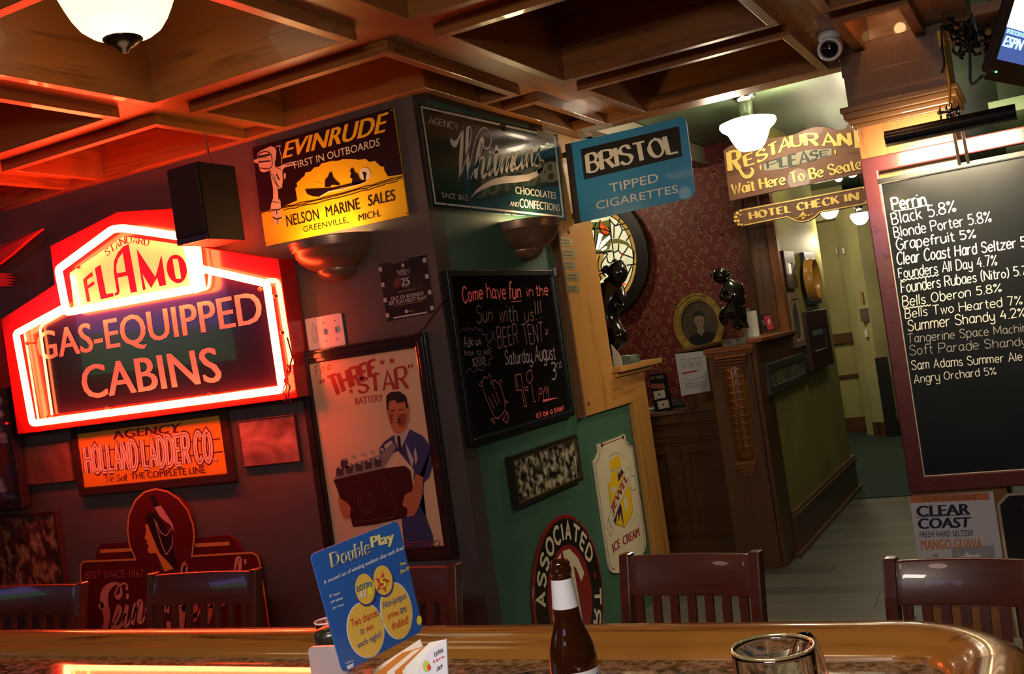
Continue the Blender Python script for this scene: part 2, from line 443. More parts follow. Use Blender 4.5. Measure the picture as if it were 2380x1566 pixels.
M_BLACKC = paint('dark_ceiling_paint', (.03, .035, .03))
OAK_D, OAK_L = (.095, .028, .006), (.25, .088, .018)
M_OAKX = wood('oak_along_x', OAK_D, OAK_L, 0, 1, .38)
M_OAKY = wood('oak_along_y', OAK_D, OAK_L, 1, 1, .38)
M_OAKZ = wood('oak_upright', OAK_D, OAK_L, 2, 1, .38)
M_HONEY = wood('honey_oak_upright', (.30, .13, .028), (.50, .24, .06), 2, .9, .35)
M_HONEYY = wood('honey_oak_along_y', (.30, .13, .028), (.50, .24, .06), 1, .9, .35)
M_WALN = wood('dark_oak_upright', (.055, .020, .006), (.12, .05, .014), 2, 1, .4)
M_WALNX = wood('dark_oak_along_x', (.055, .020, .006), (.12, .05, .014), 0, 1, .4)
M_WALNY = wood('dark_oak_along_y', (.055, .020, .006), (.12, .05, .014), 1, 1, .4)
M_BARW = wood('bar_rail_wood', (.055, .016, .004), (.36, .150, .028), 0, 1.0, .20, .6)
M_BARWY = wood('bar_rail_wood_y', (.055, .016, .004), (.34, .14, .028), 1, 1.0, .20, .6)
M_MAHOG = wood('mahogany', (.05, .011, .007), (.085, .021, .012), 2, 1, .26, .35, .05)
M_MAHOGX = wood('mahogany_along_x', (.05, .011, .007), (.085, .021, .012), 0, 1, .34, .35, .05)
M_BLACK = mat('black_matte', (.006, .006, .006), .5)
M_BLKWOOD = wood('black_stained_wood', (.006, .004, .003), (.014, .009, .006), 0, 1, .3, .3)
M_CHROME = mat('chrome', (.6, .58, .55), .18, 1)
M_GRANITE = mottle('granite', [(.35, (.015, .012, .007)), (.44, (.10, .08, .045)), (.52, (.24, .15, .08)), (.62, (.42, .29, .18)), (.72, (.07, .07, .04))], 60, .09, detail=5, coat=.5)
M_PLANKS = [mottle(f'grey_plank_{k}', [(.3, [c*.75 for c in cc]), (.7, cc)], 5, .42, (1, 9, 1)) for k, cc in enumerate([(.125, .122, .105), (.10, .097, .083), (.14, .135, .118), (.088, .086, .075)])]
M_CARPET = mottle('green_carpet', [(.3, (.022, .045, .034)), (.7, (.035, .066, .048))], 220, .95)
M_WHITE = mat('white_paint', (.7, .68, .62), .5)

# ================================================================ ROOM SHELL
YA, XB = 3.876, -2.302          # wall_left plane, wall_centre plane
ZT = 3.10                       # top of the walls
ZB, ZR = 2.762, 2.717           # beam undersides, molding undersides
XH = -1.70; YC = 6.52           # hall side wall, desk front
fl = struct(MB().box(-8, 4, -2.5, 8.70, -.05, -.004).build('floor', M_PLANKS[3]))
# planks in view: near the desk and the passage
rnd = random.Random(3); pw = .152; pieces = {}
for j in range(int((8.70-3.0)/pw)):
    y0 = 3.0+j*pw; x = -2.6-rnd.random()*.9
    while x < .9:
        L_ = 1.22; k = rnd.randrange(4)
        if k not in pieces:
            pieces[k] = MB().hexa([(0, 0, 0), (L_, 0, 0), (L_, pw, 0), (0, pw, 0)], [(.0015, .0015, .004), (L_-.0015, .0015, .004), (L_-.0015, pw-.0015, .004), (.0015, pw-.0015, .004)]).build('plank', M_PLANKS[k], fl)
            o = pieces[k]
        else: o = pieces[k].copy(); COL.objects.link(o)
        o.location = (x, y0, -.004); x += L_
fc = struct(MB().box(-6, 3, 8.70, 20, -.05, .003).build('floor', M_CARPET)); fc['label'] = 'green carpet of the hallway'
wl = struct(MB().box(-8, XB, YA, YA+.12, 0, ZT).build('wall_left', paint('charcoal_paint', (.075, .058, .054))))
wc = struct(MB().box(XB-.12, XB, YA+.12, 5.62, 0, ZT).add([], []).box(XB-.12, XB, 5.62, 6.05, 0, 1.345).box(XB-.12, XB, 5.62, 9.6, 2.80, 2.95).build('wall_centre', M_GREEN))
# header over the opening, painted light like the cornice in the photograph
tr = struct(MB().box(XB-.10, XB+.012, 5.63, 9.6, 2.80, 2.944).build('trim_1', mat('cornice_paint', (.42, .40, .30), .5)))
tb = struct(MB().box(XB-.04, XB+.02, 5.63, 9.6, 2.785, 2.80).build('trim_2', M_WALNY))
# hallway side wall: pony wall by the desk, full wall beyond the jamb
struct(MB().box(XH-.13, XH, YC+.10, 7.50, 0, 1.40).box(XH-.13, XH, 7.50, 9.17, 0, 2.95).build('wall_hall', M_OLIVE))
# its wooden end casing, jamb, ledge
struct(MB().box(XH-.012, XH+.014, YC+.0, YC+.10, 0, 1.40).box(XH+.001, XH+.014, YC+.10, YC+.30, 0, 1.40).box(XH+.001, XH+.014, YC+.30, 7.62, 1.22, 1.40).build('trim_3', M_WALN))
struct(MB().box(XH-.20, XH+.05, YC+.06, 7.60, 1.40, 1.432).build('trim_4', M_OAKY, bevel=.006))
struct(MB().box(XH-.03, XH+.02, 7.45, 7.60, 1.432, 2.95).box(XH+.015, XH+.035, 7.45, 7.49, 1.432, 2.95).build('trim_5', M_OAKZ, bevel=.004))
struct(MB().box(XH-.15, XH-.03, 7.44, 7.50, 1.432, 2.95).build('trim_20', M_WALN))
b = MB().box(XH, XH+.03, YC+.30, 9.17, 0, .235).box(XH, XH+.045, YC+.30, 9.19, .235, .262).box(XH, XH+.036, YC+.3, 9.18, .262, .285).box(XH, XH+.055, YC+.22, 9.2, 0, .03)
struct(b.build('baseboard_hall', M_WALNY, bevel=.003))
# wallpaper wall behind the desk and brown panel beside it
def wallpaper():
    m = mat('red_damask_wallpaper', (.16, .018, .018), .5); N, L, b = nodes(m)
    return m
struct(MB().box(-5.4, -2.075, 8.20, 8.30, 0, 2.95).build('wall_back', wallpaper()))
struct(MB().box(-2.075, XH-.13, 8.16, 8.30, 0, 2.95).box(-2.10, -2.04, 8.14, 8.17, 0, 2.95).build('trim_6', M_WALN))
struct(MB().box(-5.5, -5.4, 3.9, 8.3, 0, 2.95).build('wall_desk_side', M_WALN))
# green ceiling over desk and hall
struct(MB().box(-5.5, -.1, 5.52, 20, 2.95, 3.0).build('ceiling', M_CEILG))
struct(MB().box(-.17, 4, -2.5, 20, 3.06, 3.12).build('ceiling', M_BLACKC))
# far hall
struct(MB().box(-3.9, -3.0, 9.17, 9.3, 0, 2.95).build('wall_hall_return', M_OLIVE))
struct(MB().box(-6, 3, 19.5, 19.6, 0, 2.95).build('wall_far', M_HALLY))
struct(MB().box(-4.9, -4.8, 9.3, 19.5, 0, 2.95).build('wall_hall_left', M_OLIVE))
# enclosing walls outside the view (camera side)
struct(MB().box(3.9, 4, -2.5, 19.5, 0, 3.12).build('wall_right', M_GREEN))
struct(MB().box(-8, 4, -2.6, -2.5, 0, 3.12).build('wall_front', M_GREEN))
struct(MB().box(-8.1, -8, -2.5, 4, 0, 3.12).build('wall_end', M_GREEN))

# wallpaper scrolls: printed pattern, one stuff part
def scrolls():
    mb = MB(); r = random.Random(5)
    for i in range(19):
        for j in range(28):
            cx = -4.3+i*.122+(.061 if j % 2 else 0)+r.uniform(-.012, .012); cz = .55+j*.083+r.uniform(-.01, .01)
            if cx > -2.1: continue
            s = .036+.012*((i*7+j*3) % 3)/2; d = 1 if (i+j) % 2 else -1; a0 = r.uniform(-.6, .6)
            pts = []
            for k in range(13):
                t = k/12; a = a0+t*5.6; rr = s*(1-t*.78); pts.append((cx+d*rr*math.cos(a), cz+rr*math.sin(a)))
            mb.ribbon(pts, [.004+.006*math.sin(PI*k/12) for k in range(13)], 0)
            x0, z0 = pts[0]; st = catmull([(x0, z0), (x0+d*.02, z0-.04), (x0-d*.02, z0-.085), (x0-d*.01, z0-.12)], 4)
            mb.ribbon(st, .0055, 0)
            ex, ez = pts[-1]
            for q in range(3):
                A = a0+q*2.1; mb.flat([(ex+.002, ez), (ex+.012*math.cos(A-.35), ez+.012*math.sin(A-.35)), (ex+.019*math.cos(A), ez+.019*math.sin(A)), (ex+.012*math.cos(A+.35), ez+.012*math.sin(A+.35))], 0)
            lx, lz = st[len(st)//2]
            mb.flat([(lx, lz), (lx+d*.012, lz+.008), (lx+d*.028, lz+.004), (lx+d*.012, lz-.006)], 0)
    mb.v = [(x, 8.198, y) for x, y, z in mb.v]
    o = mb.build('scroll_pattern', mat('scroll_gold_print', (.29, .15, .058), .45), bpy.data.objects['wall_back']); o['kind'] = 'stuff'
scrolls()

# ---------------------------------------------------------------- coffered ceiling
ceil = struct(MB().box(-8, -.17, -2.5, 5.55, 3.10, 3.14).build('ceiling', M_OAKX)); ceil['label'] = 'oak coffered ceiling'
cols = [(-7.66, -6.69), (-6.49, -5.52), (-5.32, -4.35), (-4.15, -3.18), (-2.993, -2.016), (-1.815, -.83), (-.665, -.36)]
rows = [(-1.78, -.72), (-.52, .55), (.75, 1.82), (2.01, 3.082), (3.27, 4.35), (4.54, 5.40)]
ins = .042
XSOF = XB+.10; YSOF = YA-.055       # soffit faces around the walls
def beam(x0, x1, y0, y1, m, z0=ZB):
    if x1-x0 < .005 or y1-y0 < .005: return
    MB().box(x0, x1, y0, y1, z0, 3.10).build('beam', m, ceil, bevel=.002)
xs = [-8]+[v for a, b in cols for v in (a+ins, b-ins)]+[-.17]
for k in range(0, len(xs), 2):
    x0, x1 = xs[k], xs[k+1]
    beam(x0, x1, -2.5, YSOF if x1 < XSOF else 5.40, M_OAKY)
ys = [-2.5]+[v for a, b in rows for v in (a+ins, b-ins)]+[5.44]
for (a, b) in cols:
    for k in range(0, len(ys)-2, 2):
        if ys[k] > YSOF and b < XSOF: continue
        x0 = a+ins; x1 = b-ins
        if ys[k] > YSOF and a < XSOF: x0 = XSOF
        beam(x0, x1, ys[k], ys[k+1], M_OAKX)
beam(XSOF, -.17, 5.40, 5.525, M_OAKX, ZR)
MB().box(-8, XSOF, YSOF, YSOF+.10, ZR, 3.10).build('beam', M_OAKX, ceil, bevel=.003)
MB().box(XB-.05, XSOF, YSOF+.10, 5.63, ZR, 3.10).build('beam', M_OAKY, ceil, bevel=.003)
for (a, b) in cols:
    for (c, d) in rows:
        for (x0, x1, y0, y1, m) in ((a, b, c, c+ins, M_OAKX), (a, b, d-ins, d, M_OAKX), (a, a+ins, c+ins, d-ins, M_OAKY), (b-ins, b, c+ins, d-ins, M_OAKY)):
            if a < -5.6 and c < 1: continue
            if b < XSOF:
                if y0 >= YSOF: continue
                y1 = min(y1, YSOF)
            elif a < XSOF and y1 > YSOF:
                if x1 <= XSOF:
                    if y0 >= YSOF: continue
                    y1 = YSOF
                else: x0 = max(x0, XSOF)
            MB().box(x0, x1, y0, y1, ZR, ZB+.004).build('molding_strip', m, ceil, bevel=.002)
# recessed planks inside the coffers in view
for (a, b) in cols[3:6]:
    for (c, d) in rows[3:6]:
        if b < XSOF and c > 3: continue
        n = 6; w = (d-c-2*ins)/n
        for k in range(n):
            MB().hexa([(a+ins, c+ins+k*w, 3.10), (b-ins, c+ins+k*w, 3.10), (b-ins, c+ins+(k+1)*w, 3.10), (a+ins, c+ins+(k+1)*w, 3.10)],
                      [(a+ins, c+ins+k*w+.004, 3.088), (b-ins, c+ins+k*w+.004, 3.088), (b-ins, c+ins+(k+1)*w-.004, 3.088), (a+ins, c+ins+(k+1)*w-.004, 3.088)]).build('plank', M_OAKX, ceil)

# ---------------------------------------------------------------- honey oak casing on wall_centre
WB = lambda px, py: onx(px, py, XB)
y0 = 5.10; yp = 5.62
cas = MB().box(XB, XB+.024, 5.125, yp, 1.17, ZR)
struct(cas.build('trim_7', M_HONEY, bevel=.003))
struct(MB().box(XB, XB+.05, 5.075, 5.095, 1.17, ZR).box(XB, XB+.038, 5.095, 5.11, 1.17, ZR).box(XB, XB+.03, 5.11, 5.125, 1.17, ZR).build('trim_8', wood('oak_edge', (.12, .05, .02), (.22, .10, .045), 2, 1, .4)))
struct(MB().box(XB, XB+.03, 5.55, 6.05, 1.17, 1.345).box(XB-.12, XB+.03, 6.05, 6.09, 0, 1.345).build('trim_9', M_HONEYY, bevel=.003))
struct(MB().box(XB, XB+.03, 5.855, 6.05, 0, 1.17).box(XB, XB+.035, 5.835, 5.855, 0, 1.17).build('trim_10', M_HONEY, bevel=.003))
struct(MB().box(XB-.17, XB+.085, 5.60, 6.30, 1.362, 1.395).box(XB-.14, XB+.05, 5.61, 6.2, 1.335, 1.362).build('trim_11', M_HONEYY, bevel=.006))
struct(MB().box(XB-.12, XB, 5.60, 5.635, 1.345, ZT).build('trim_12', M_HONEY))
# ================================================================ NEON SIGN (wall_left)
def px2(S, f, pts, n=0): return S.P(f(pts), n)
cream = mat('cream_print', (.72, .60, .42), .45)
TUBE_RED = mat('neon_tube_lit', (1, .5, .3), .3, emit=(1, .06, .018), es=85)
TUBE_DIM = mat('dim_tube_or_reflection', (1, .6, .3), .3, emit=(1, .26, .07), es=9)  # glow for the small loop and the modelled tube reflections
N1 = Zm(0, 450, 2.8473); N2 = Zm(20, 500, 6.022); N3 = Zm(380, 500, 6.022)
S = Sign('neon_sign', 'large red neon sign with stepped top and glowing tube outline above the ladder company sign', 'sign', 'y', YA-.12, (42, 1009))
M_REDCAB = mat('red_enamel_cabinet', (.50, .010, .008), .25, coat=.5)
out = S.P(N1([(5, 828), (360, 600), (330, 345), (775, 120), (1150, 96), (1290, 140), (1312, 350), (1843, 430), (1968, 1350), (116, 1594)]))
S.part('cabinet', MB().prism(out, -.118, 0), M_REDCAB, bevel=.004)
face = S.P(N1([(345, 1462), (262, 880), (440, 780), (1395, 640), (1400, 520), (1745, 595), (1860, 1262)]), .006)
S.part('face_panel', MB().prism(face, 0, .006), mat('navy_enamel', (.012, .006, .020), .20, coat=.5), 'glossy dark navy enamel face')
mb = MB()
sans(mb, 'GAS-EQUIPPED', quadpx(S, N1([(268, 1140), (1760, 890), (1722, 640), (240, 920)])), .0075, .03)
sans(mb, 'CABINS', quadpx(S, N1([(560, 1362), (1485, 1240), (1435, 1012), (535, 1140)])), .0075, .03)
S.part('lettering', mb, mat('sign_letter_cream', (.80, .50, .42), .4))
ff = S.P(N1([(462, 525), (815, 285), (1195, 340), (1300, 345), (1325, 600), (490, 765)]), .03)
S.part('top_panel', MB().prism(ff, 0, .03), mat('cream_enamel_glow', (.85, .75, .34), .3, emit=(1, .72, .20), es=.55), 'cream enamel name panel with added glow')  # emission added so the panel reads bright beside the red tubes
red = mat('crimson_print', (.42, .004, .03), .35); mb = MB(); zz = .0315
for q in ([(1040, 900), (1165, 790), (1183, 842), (1095, 905), (1105, 985), (1190, 920), (1205, 965), (1110, 1030), (1145, 1205), (1095, 1215)],
          [(1205, 745), (1285, 690), (1365, 1105), (1460, 1090), (1475, 1135), (1290, 1180)],
          [(1600, 440), (1680, 405), (1800, 1070), (1710, 1087), (1665, 845), (1640, 790), (1595, 525)],
          [(1600, 440), (1595, 525), (1530, 610), (1505, 720), (1515, 815), (1525, 875), (1555, 1060), (1540, 1110), (1490, 1130), (1480, 1095), (1515, 1075), (1470, 790), (1475, 640), (1530, 520)],
          [(1515, 815), (1640, 790), (1665, 845), (1525, 875)]): mb.flat(S.P(N2(q), .0315), zz)
mb.flat(S.P(N1([(903, 362), (1028, 552), (1068, 404), (1100, 604), (1056, 614), (1040, 555), (1000, 625), (942, 530), (965, 634), (946, 640)]), .0315), zz)
oc = [(185+140*math.cos(a)-18*math.sin(a), 752-200*math.sin(a)) for a in [2*PI*k/28 for k in range(28)]]
hole = [(122, 612), (205, 598), (256, 882), (165, 903)]
def near(p, H=hole):     # loop around the slot matched to the outer oval
    c = (187, 750); dx, dy = p[0]-c[0], p[1]-c[1]; a = math.atan2(-dy, dx)
    t = 1/max(abs(math.cos(a))/40, abs(math.sin(a))/140); return (c[0]+t*math.cos(a)*1-dy*0+(-t*math.sin(a))*-.18*-1*0+t*math.sin(a)*-.17, c[1]-t*math.sin(a))
mb.ringp(S.P(N3(oc), zz), S.P(N3([near(p) for p in oc]), zz), zz-.0004, zz)
def arctext(mb, S, txt, f, pts, h, zz, w, nib=None, jit=0):
    C_ = catmull([np.array(q) for q in S.P(f(pts), zz)], 12); C_ = np.array(C_); d = np.r_[0, np.cumsum(np.linalg.norm(np.diff(C_, axis=0), axis=1))]
    def fn(x, y):
        if x is None: return h
        t = x*d[-1]; p = np.array([np.interp(t, d, C_[:, 0]), np.interp(t, d, C_[:, 1])]); q = np.array([np.interp(t+.002, d, C_[:, 0]), np.interp(t+.002, d, C_[:, 1])])
        if t+.002 > d[-1]: q = p; p = np.array([np.interp(t-.004, d, C_[:, 0]), np.interp(t-.004, d, C_[:, 1])]); tt = q-p; p = q
        else: tt = q-p
        tt = tt/(np.linalg.norm(tt)+1e-9); return p+np.array([-tt[1], tt[0]])*y*h
    write(mb, txt, None, zz, w=w, nib=nib, fn=fn, jit=jit); return fn
arctext(mb, S, 'STANDARD', N2, [(1375, 570), (1520, 470), (1640, 395), (1800, 400), (1960, 425)], .034, zz, .6, nib=(.5, 1.5))
S.part('lettering', mb, red, 'crimson lettering on the top panel')
def tubepath(S, f, pts, n): return [(*p, n) for p in S.P(f(pts), n)]
def roundpath(P, r=.02):
    out = []; n = len(P)
    for i, p in enumerate(P):
        p = np.array(p)
        if i in (0, n-1): out.append(p); continue
        a = np.array(P[i-1]); b = np.array(P[i+1]); u = (a-p)/np.linalg.norm(a-p); v = (b-p)/np.linalg.norm(b-p)
        for t in (0, .25, .5, .75, 1): out.append(p+u*r*(1-t)**2+v*r*t**2)
    return out
mb = MB(); mb.smooth = True
mb.tube(roundpath(tubepath(S, N1, [(440, 745), (105, 925), (215, 1520), (1868, 1295), (1765, 595), (1348, 500)], .04)), .0175, 10)
S.part('neon_tube_or_reflection', mb, TUBE_RED, smooth=True)
mb = MB().tube(roundpath(tubepath(S, N1, [(1210, 285), (815, 228), (745, 235), (385, 500), (440, 785), (1335, 620), (1300, 350), (1240, 300)], .06)), .019, 10)
mb.tube(tubepath(S, N1, [(1235, 330), (1285, 600)], .055), .017, 10).tube(roundpath(tubepath(S, N1, [(475, 540), (520, 735)], .05), .01), .010, 8)
S.part('neon_tube_or_reflection', mb, TUBE_RED, smooth=True)
mb = MB().tube(roundpath(tubepath(S, N1, [(1765, 575), (1838, 575), (1928, 1130)], .02)), .011, 8)  # dim glowing tube standing in for the main tube's reflection
S.part('neon_tube_or_reflection', mb, TUBE_DIM, 'glowing strip for the reflection of the neon tube', smooth=True)
S.part('neon_tube_or_reflection', MB().tube(roundpath(tubepath(S, N1, [(160, 905), (255, 1500)], .015)), .005, 8), TUBE_DIM, 'thin glowing strip for the reflected neon tube', smooth=True)  # reflection built as a thin glowing tube
mb = MB().tube(roundpath(tubepath(S, N1, [(430, 785), (262, 880), (345, 1465)], .02), .03), .006, 8)  # another tube reflection given its own glow
S.part('neon_tube_or_reflection', mb, TUBE_DIM, 'thin glowing strip for the reflected neon tube', smooth=True)
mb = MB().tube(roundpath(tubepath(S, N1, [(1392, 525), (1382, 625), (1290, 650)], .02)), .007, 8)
S.part('neon_tube_or_reflection', mb, TUBE_DIM, 'glowing strip for the reflection of the neon tube', smooth=True)
mb = MB()
for q in ((1825, 678), (1868, 920), (1720, 632), (1388, 1330), (705, 1420), (518, 485), (470, 730), (320, 1475), (180, 990)):
    u, v = S.P(N1([q]), .04)[0]; mb.ball((u, v, .04), .011, 8).tube([(u, v, 0), (u, v, .035)], .004, 6)
S.part('tube_support', mb, mat('glass_standoff', (.5, .08, .05), .2), smooth=True)['kind'] = 'stuff'
mb = MB()
r = random.Random(2)
for k in range(5):
    P = [(1895+r.uniform(-25, 30), 1130+i*35) for i in range(8)]; mb.tube(tubepath(S, N1, [tuple(p) for p in catmull(P, 3)], .03+k*.006), .0025, 5)
mb.tube(tubepath(S, N1, [(1900, 950), (1935, 1080), (1915, 1150)], .03), .004, 5)
S.part('wiring', mb, mat('red_wire', (.25, .02, .02), .4), 'tangled wiring at the lower right corner')

# ================================================================ YELLOW AND BROWN OUTBOARD SIGN
E1 = Zm(560, 200, 3.0115); E2 = Zm(580, 320, 7.12)
yel = mat('yellow_enamel', (.80, .42, .010), .38, spec=.3); brn = mat('dark_brown_enamel', (.014, .003, .005), .42, spec=.25)
wht = mat('ivory_print', (.72, .62, .45), .4); pnk = mat('pale_engine_print', (.62, .42, .28), .4)
S = Sign('metal_sign', 'yellow and dark brown metal sign with outboard motor and rowing boat picture', 'sign', 'y', YA-.012, (618, 572))
S.slab('panel', E1([(80, 432), (1063, 150), (1172, 903), (175, 1122)]), yel, -.010, 0)
def rag(P, n=4, a=9, seed=1):       # rough painted edge
    r = random.Random(seed); out = []
    for i in range(len(P)-1):
        p, q = P[i], P[(i+1) % len(P)]
        for k in range(n):
            t = k/n; out.append((p[0]+(q[0]-p[0])*t+r.uniform(-a, a), p[1]+(q[1]-p[1])*t+r.uniform(-a, a)))
    return out
z1 = .0008
sun_t = [(395, 800), (375, 730), (400, 660), (480, 590), (600, 535), (760, 512), (900, 520), (960, 545), (1010, 580), (1030, 632)]
S.part('print', MB().flat(S.P(E1([(80, 432), (1063, 150), (1133, 618), (1030, 632)]+rag(sun_t[::-1][1:-1], 4, 10)+[(395, 800), (290, 845), (135, 885)])), z1), brn, 'dark brown painted field')
mb = MB()
mb.flat(S.P(E1([(450, 722), (640, 712), (830, 668), (880, 655), (858, 680), (700, 712), (620, 735), (555, 775), (500, 770), (465, 755)])), z1*2)
mb.flat(S.P(E1([(588, 706), (590, 655), (612, 632), (620, 605), (640, 605), (645, 635), (665, 660), (695, 685), (690, 695), (640, 690), (625, 705)])), z1*2)
mb.flat(S.P(E1([(775, 680), (782, 650), (765, 640), (772, 605), (762, 595), (775, 572), (790, 580), (795, 598), (820, 618), (835, 655), (862, 660), (858, 620), (848, 605), (865, 598), (882, 610), (875, 640), (872, 672), (800, 690)])), z1*2)
for a, b in (((135, 890), (1130, 640)), ((280, 850), (1135, 626)), ((300, 868), (1100, 662))):
    P = [(a[0]+(b[0]-a[0])*k/20+0, a[1]+(b[1]-a[1])*k/20+random.Random(k).uniform(-5, 5)-12*math.sin(PI*k/20)*(-1)) for k in range(21)]; mb.ribbon(S.P(E1(P)), .0035, z1*2)
mb.ribbon(S.P(E1([(500, 670), (590, 682)])), .001, z1*2)
sans(mb, 'NELSON', quadpx(S, E1([(325, 985), (552, 932), (540, 858), (315, 905)])), z1*2, .025)
sans(mb, 'MARINE', quadpx(S, E1([(600, 918), (838, 858), (825, 782), (590, 845)])), z1*2, .025)
sans(mb, 'SALES', quadpx(S, E1([(893, 842), (1082, 800), (1075, 722), (888, 765)])), z1*2, .025)
sans(mb, 'GREENVILLE,', quadpx(S, E1([(440, 1030), (757, 962), (748, 915), (436, 982)])), z1*2, .0)
sans(mb, 'MICH.', quadpx(S, E1([(825, 945), (980, 912), (972, 862), (822, 900)])), z1*2, .015)
S.part('lettering', mb, brn, 'dark boat silhouette and dealer lettering')
mb = MB(); mb.flat([(p[0], p[1]) for p in S.P(E1([(870+38*math.cos(a), 615-45*math.sin(a)) for a in [2*PI*k/20 for k in range(20)]]))], z1*1.5)
mb.ribbon(S.P(E1([(545, 778), (620, 738), (720, 722), (830, 690), (880, 668)])), [.002, .006, .005, .004, .002], z1*3)
sans(mb, 'FIRST IN OUTBOARDS', quadpx(S, E1([(378, 578), (972, 418), (970, 362), (368, 530)])), z1*2, .012)
S.part('lettering', mb, wht, 'ivory slogan')
mb = MB(); q = quadpx(S, E1([(300, 515), (1010, 330), (1030, 175), (300, 400)])); q[2] = (q[2][0]+.0, q[2][1])
sans(mb, 'EVINRUDE', quadpx(S, E1([(290, 510), (1008, 322), (1035, 180), (318, 392)])), z1*2, .045)
S.part('lettering', mb, yel, 'slanted yellow heading')
mb = MB(); Q = lambda p: S.P(E2(p))
mb.flat(Q([(245, 190), (350, 140), (420, 160), (450, 220), (440, 300), (440, 480), (380, 530), (240, 575), (180, 550), (150, 430), (75, 405), (80, 370), (130, 350), (130, 270), (180, 220)]), z1*2)
mb.flat(Q([(340, 560), (450, 480), (545, 540), (555, 700), (540, 830), (470, 850), (490, 1000), (515, 1050), (525, 1200), (545, 1300), (480, 1450), (425, 1440), (385, 1300), (350, 1180), (360, 1100), (395, 1000), (395, 850)]), z1*2)
mb.flat(Q([(450, 500), (560, 440), (690, 400), (735, 400), (740, 455), (580, 495), (550, 545)]), z1*2)
mb.ribbon(Q([(440, 150), (510, 130), (500, 200), (530, 300), (535, 430)]), .004, z1*2).flat(Q([(575, 580), (600, 590), (605, 650), (580, 695), (570, 640)]), z1*2)
S.part('print', mb, pnk, 'pale outboard motor picture')
mb = MB()
for P, w in (([(130, 330), (170, 260), (280, 230), (360, 280), (380, 400), (370, 480), (300, 520), (180, 500)], .0045), ([(150, 320), (340, 280)], .009), ([(150, 405), (350, 385)], .006), ([(130, 340), (300, 330)], .002),
             ([(450, 180), (480, 300), (430, 400), (440, 480)], .006), ([(350, 570), (400, 700), (470, 820), (490, 1040)], .003), ([(450, 600), (500, 700)], .007), ([(400, 600), (460, 770), (520, 830)], .003),
             ([(370, 1060), (500, 1070)], .003), ([(360, 1190), (510, 1190)], .004), ([(450, 1190), (460, 1270)], .004), ([(390, 1310), (450, 1345), (540, 1320)], .006), ([(460, 1350), (470, 1430)], .003), ([(600, 450), (720, 430)], .003)):
    mb.ribbon(Q([tuple(p) for p in (catmull(P, 3) if len(P) > 2 else P)]), w, z1*3)
S.part('print', mb, brn, 'dark line work of the motor picture')
mb = MB()
for q in ((1055, 168), (1162, 890), (180, 1100)):
    u, v = S.P(E1([q]))[0]; mb.ball((u, v, .001), .004, 8)
S.part('screw', mb, mat('screw_steel', (.25, .2, .15), .35, .8), smooth=True)

# ================================================================ DARK GREEN CHOCOLATE SIGN (wall_centre)
grn = mottle('bottle_green_enamel', [(.3, (.006, .022, .014)), (.75, (.012, .038, .022))], 3, .16, coat=.6)
W2 = Zm(1030, 270, 7.459); lil = mat('white_enamel_print', (.66, .60, .58), .3)
S = Sign('metal_sign', 'dark green metal sign with white border and flowing white script on the corner wall', 'sign', 'x', XB+.062, (1008, 478))
S.slab('panel', [(973, 240), (1296, 312), (1316, 512), (1007, 480)], grn, -.012, 0, bevel=.002)
mb = MB(); q0 = [(978, 246), (1290, 316), (1311, 506), (1011, 474)]; q1 = [(981, 251), (1287, 320), (1307.5, 501.5), (1013.5, 470)]
mb.ringp(S.P(q0), S.P(q1), 0, .0008)
S.part('border', mb, lil)
mb = MB(); Q = lambda p: S.P(W2(p))
def script(P, ws, n=5):
    c = catmull(P, n); w = np.interp(np.linspace(0, 1, len(c)), np.linspace(0, 1, len(ws)), ws); mb.ribbon(Q([tuple(p) for p in c]), list(w), z1)
u_ = 1/510.0*.16   # sign metres for stroke widths
script([(130, 385), (150, 450), (200, 480), (260, 400), (340, 220), (350, 200)], [.012, .03, .03, .012, .010, .006])
script([(340, 210), (320, 500), (300, 800), (290, 1000), (265, 1130)], [.012, .028, .030, .018, .008])
script([(265, 1120), (330, 950), (400, 700), (470, 420), (480, 230), (450, 190), (420, 260), (410, 600), (430, 900), (420, 1110)], [.008, .006, .006, .006, .006, .008, .024, .030, .028, .008])
script([(420, 1100), (470, 800), (520, 560), (590, 330), (700, 200), (800, 270), (830, 420), (790, 540), (730, 560), (690, 500), (680, 440)], [.006, .006, .005, .005, .006, .006, .006, .006, .008, .010, .018])
mb.flat(Q([(655, 400), (690, 380), (715, 420), (700, 490), (670, 470)]), z1*1.3)
script([(470, 1090), (560, 880), (640, 650), (690, 450), (690, 380), (650, 420), (600, 650), (580, 850), (560, 1080)], [.006, .006, .006, .008, .010, .018, .026, .028, .028])
script([(570, 900), (640, 740), (700, 720), (700, 820), (670, 1000), (700, 1050), (780, 950), (800, 850)], [.008, .010, .016, .026, .024, .020, .008, .006])
script([(815, 700), (790, 850), (780, 980), (810, 1010), (870, 900)], [.018, .026, .024, .016, .006]); mb.flat(Q([(785, 590), (815, 600), (825, 640), (795, 645)]), z1)
script([(930, 510), (905, 760), (890, 960), (920, 1000), (970, 880)], [.026, .028, .026, .016, .006]); script([(850, 630), (1000, 610)], [.010, .010])
script([(960, 900), (1010, 700), (1050, 680), (1030, 820), (1000, 980)], [.008, .010, .016, .026, .026])
script([(1020, 880), (1080, 690), (1130, 660), (1115, 800), (1090, 970)], [.006, .008, .016, .026, .026])
script([(1100, 880), (1160, 670), (1205, 640), (1200, 780), (1170, 900), (1200, 940), (1250, 860)], [.006, .008, .016, .026, .024, .016, .006])
script([(1370, 640), (1300, 620), (1240, 740), (1240, 860), (1270, 910), (1330, 840), (1370, 700), (1360, 860), (1375, 900), (1410, 830)], [.010, .008, .018, .024, .016, .008, .010, .024, .014, .006])
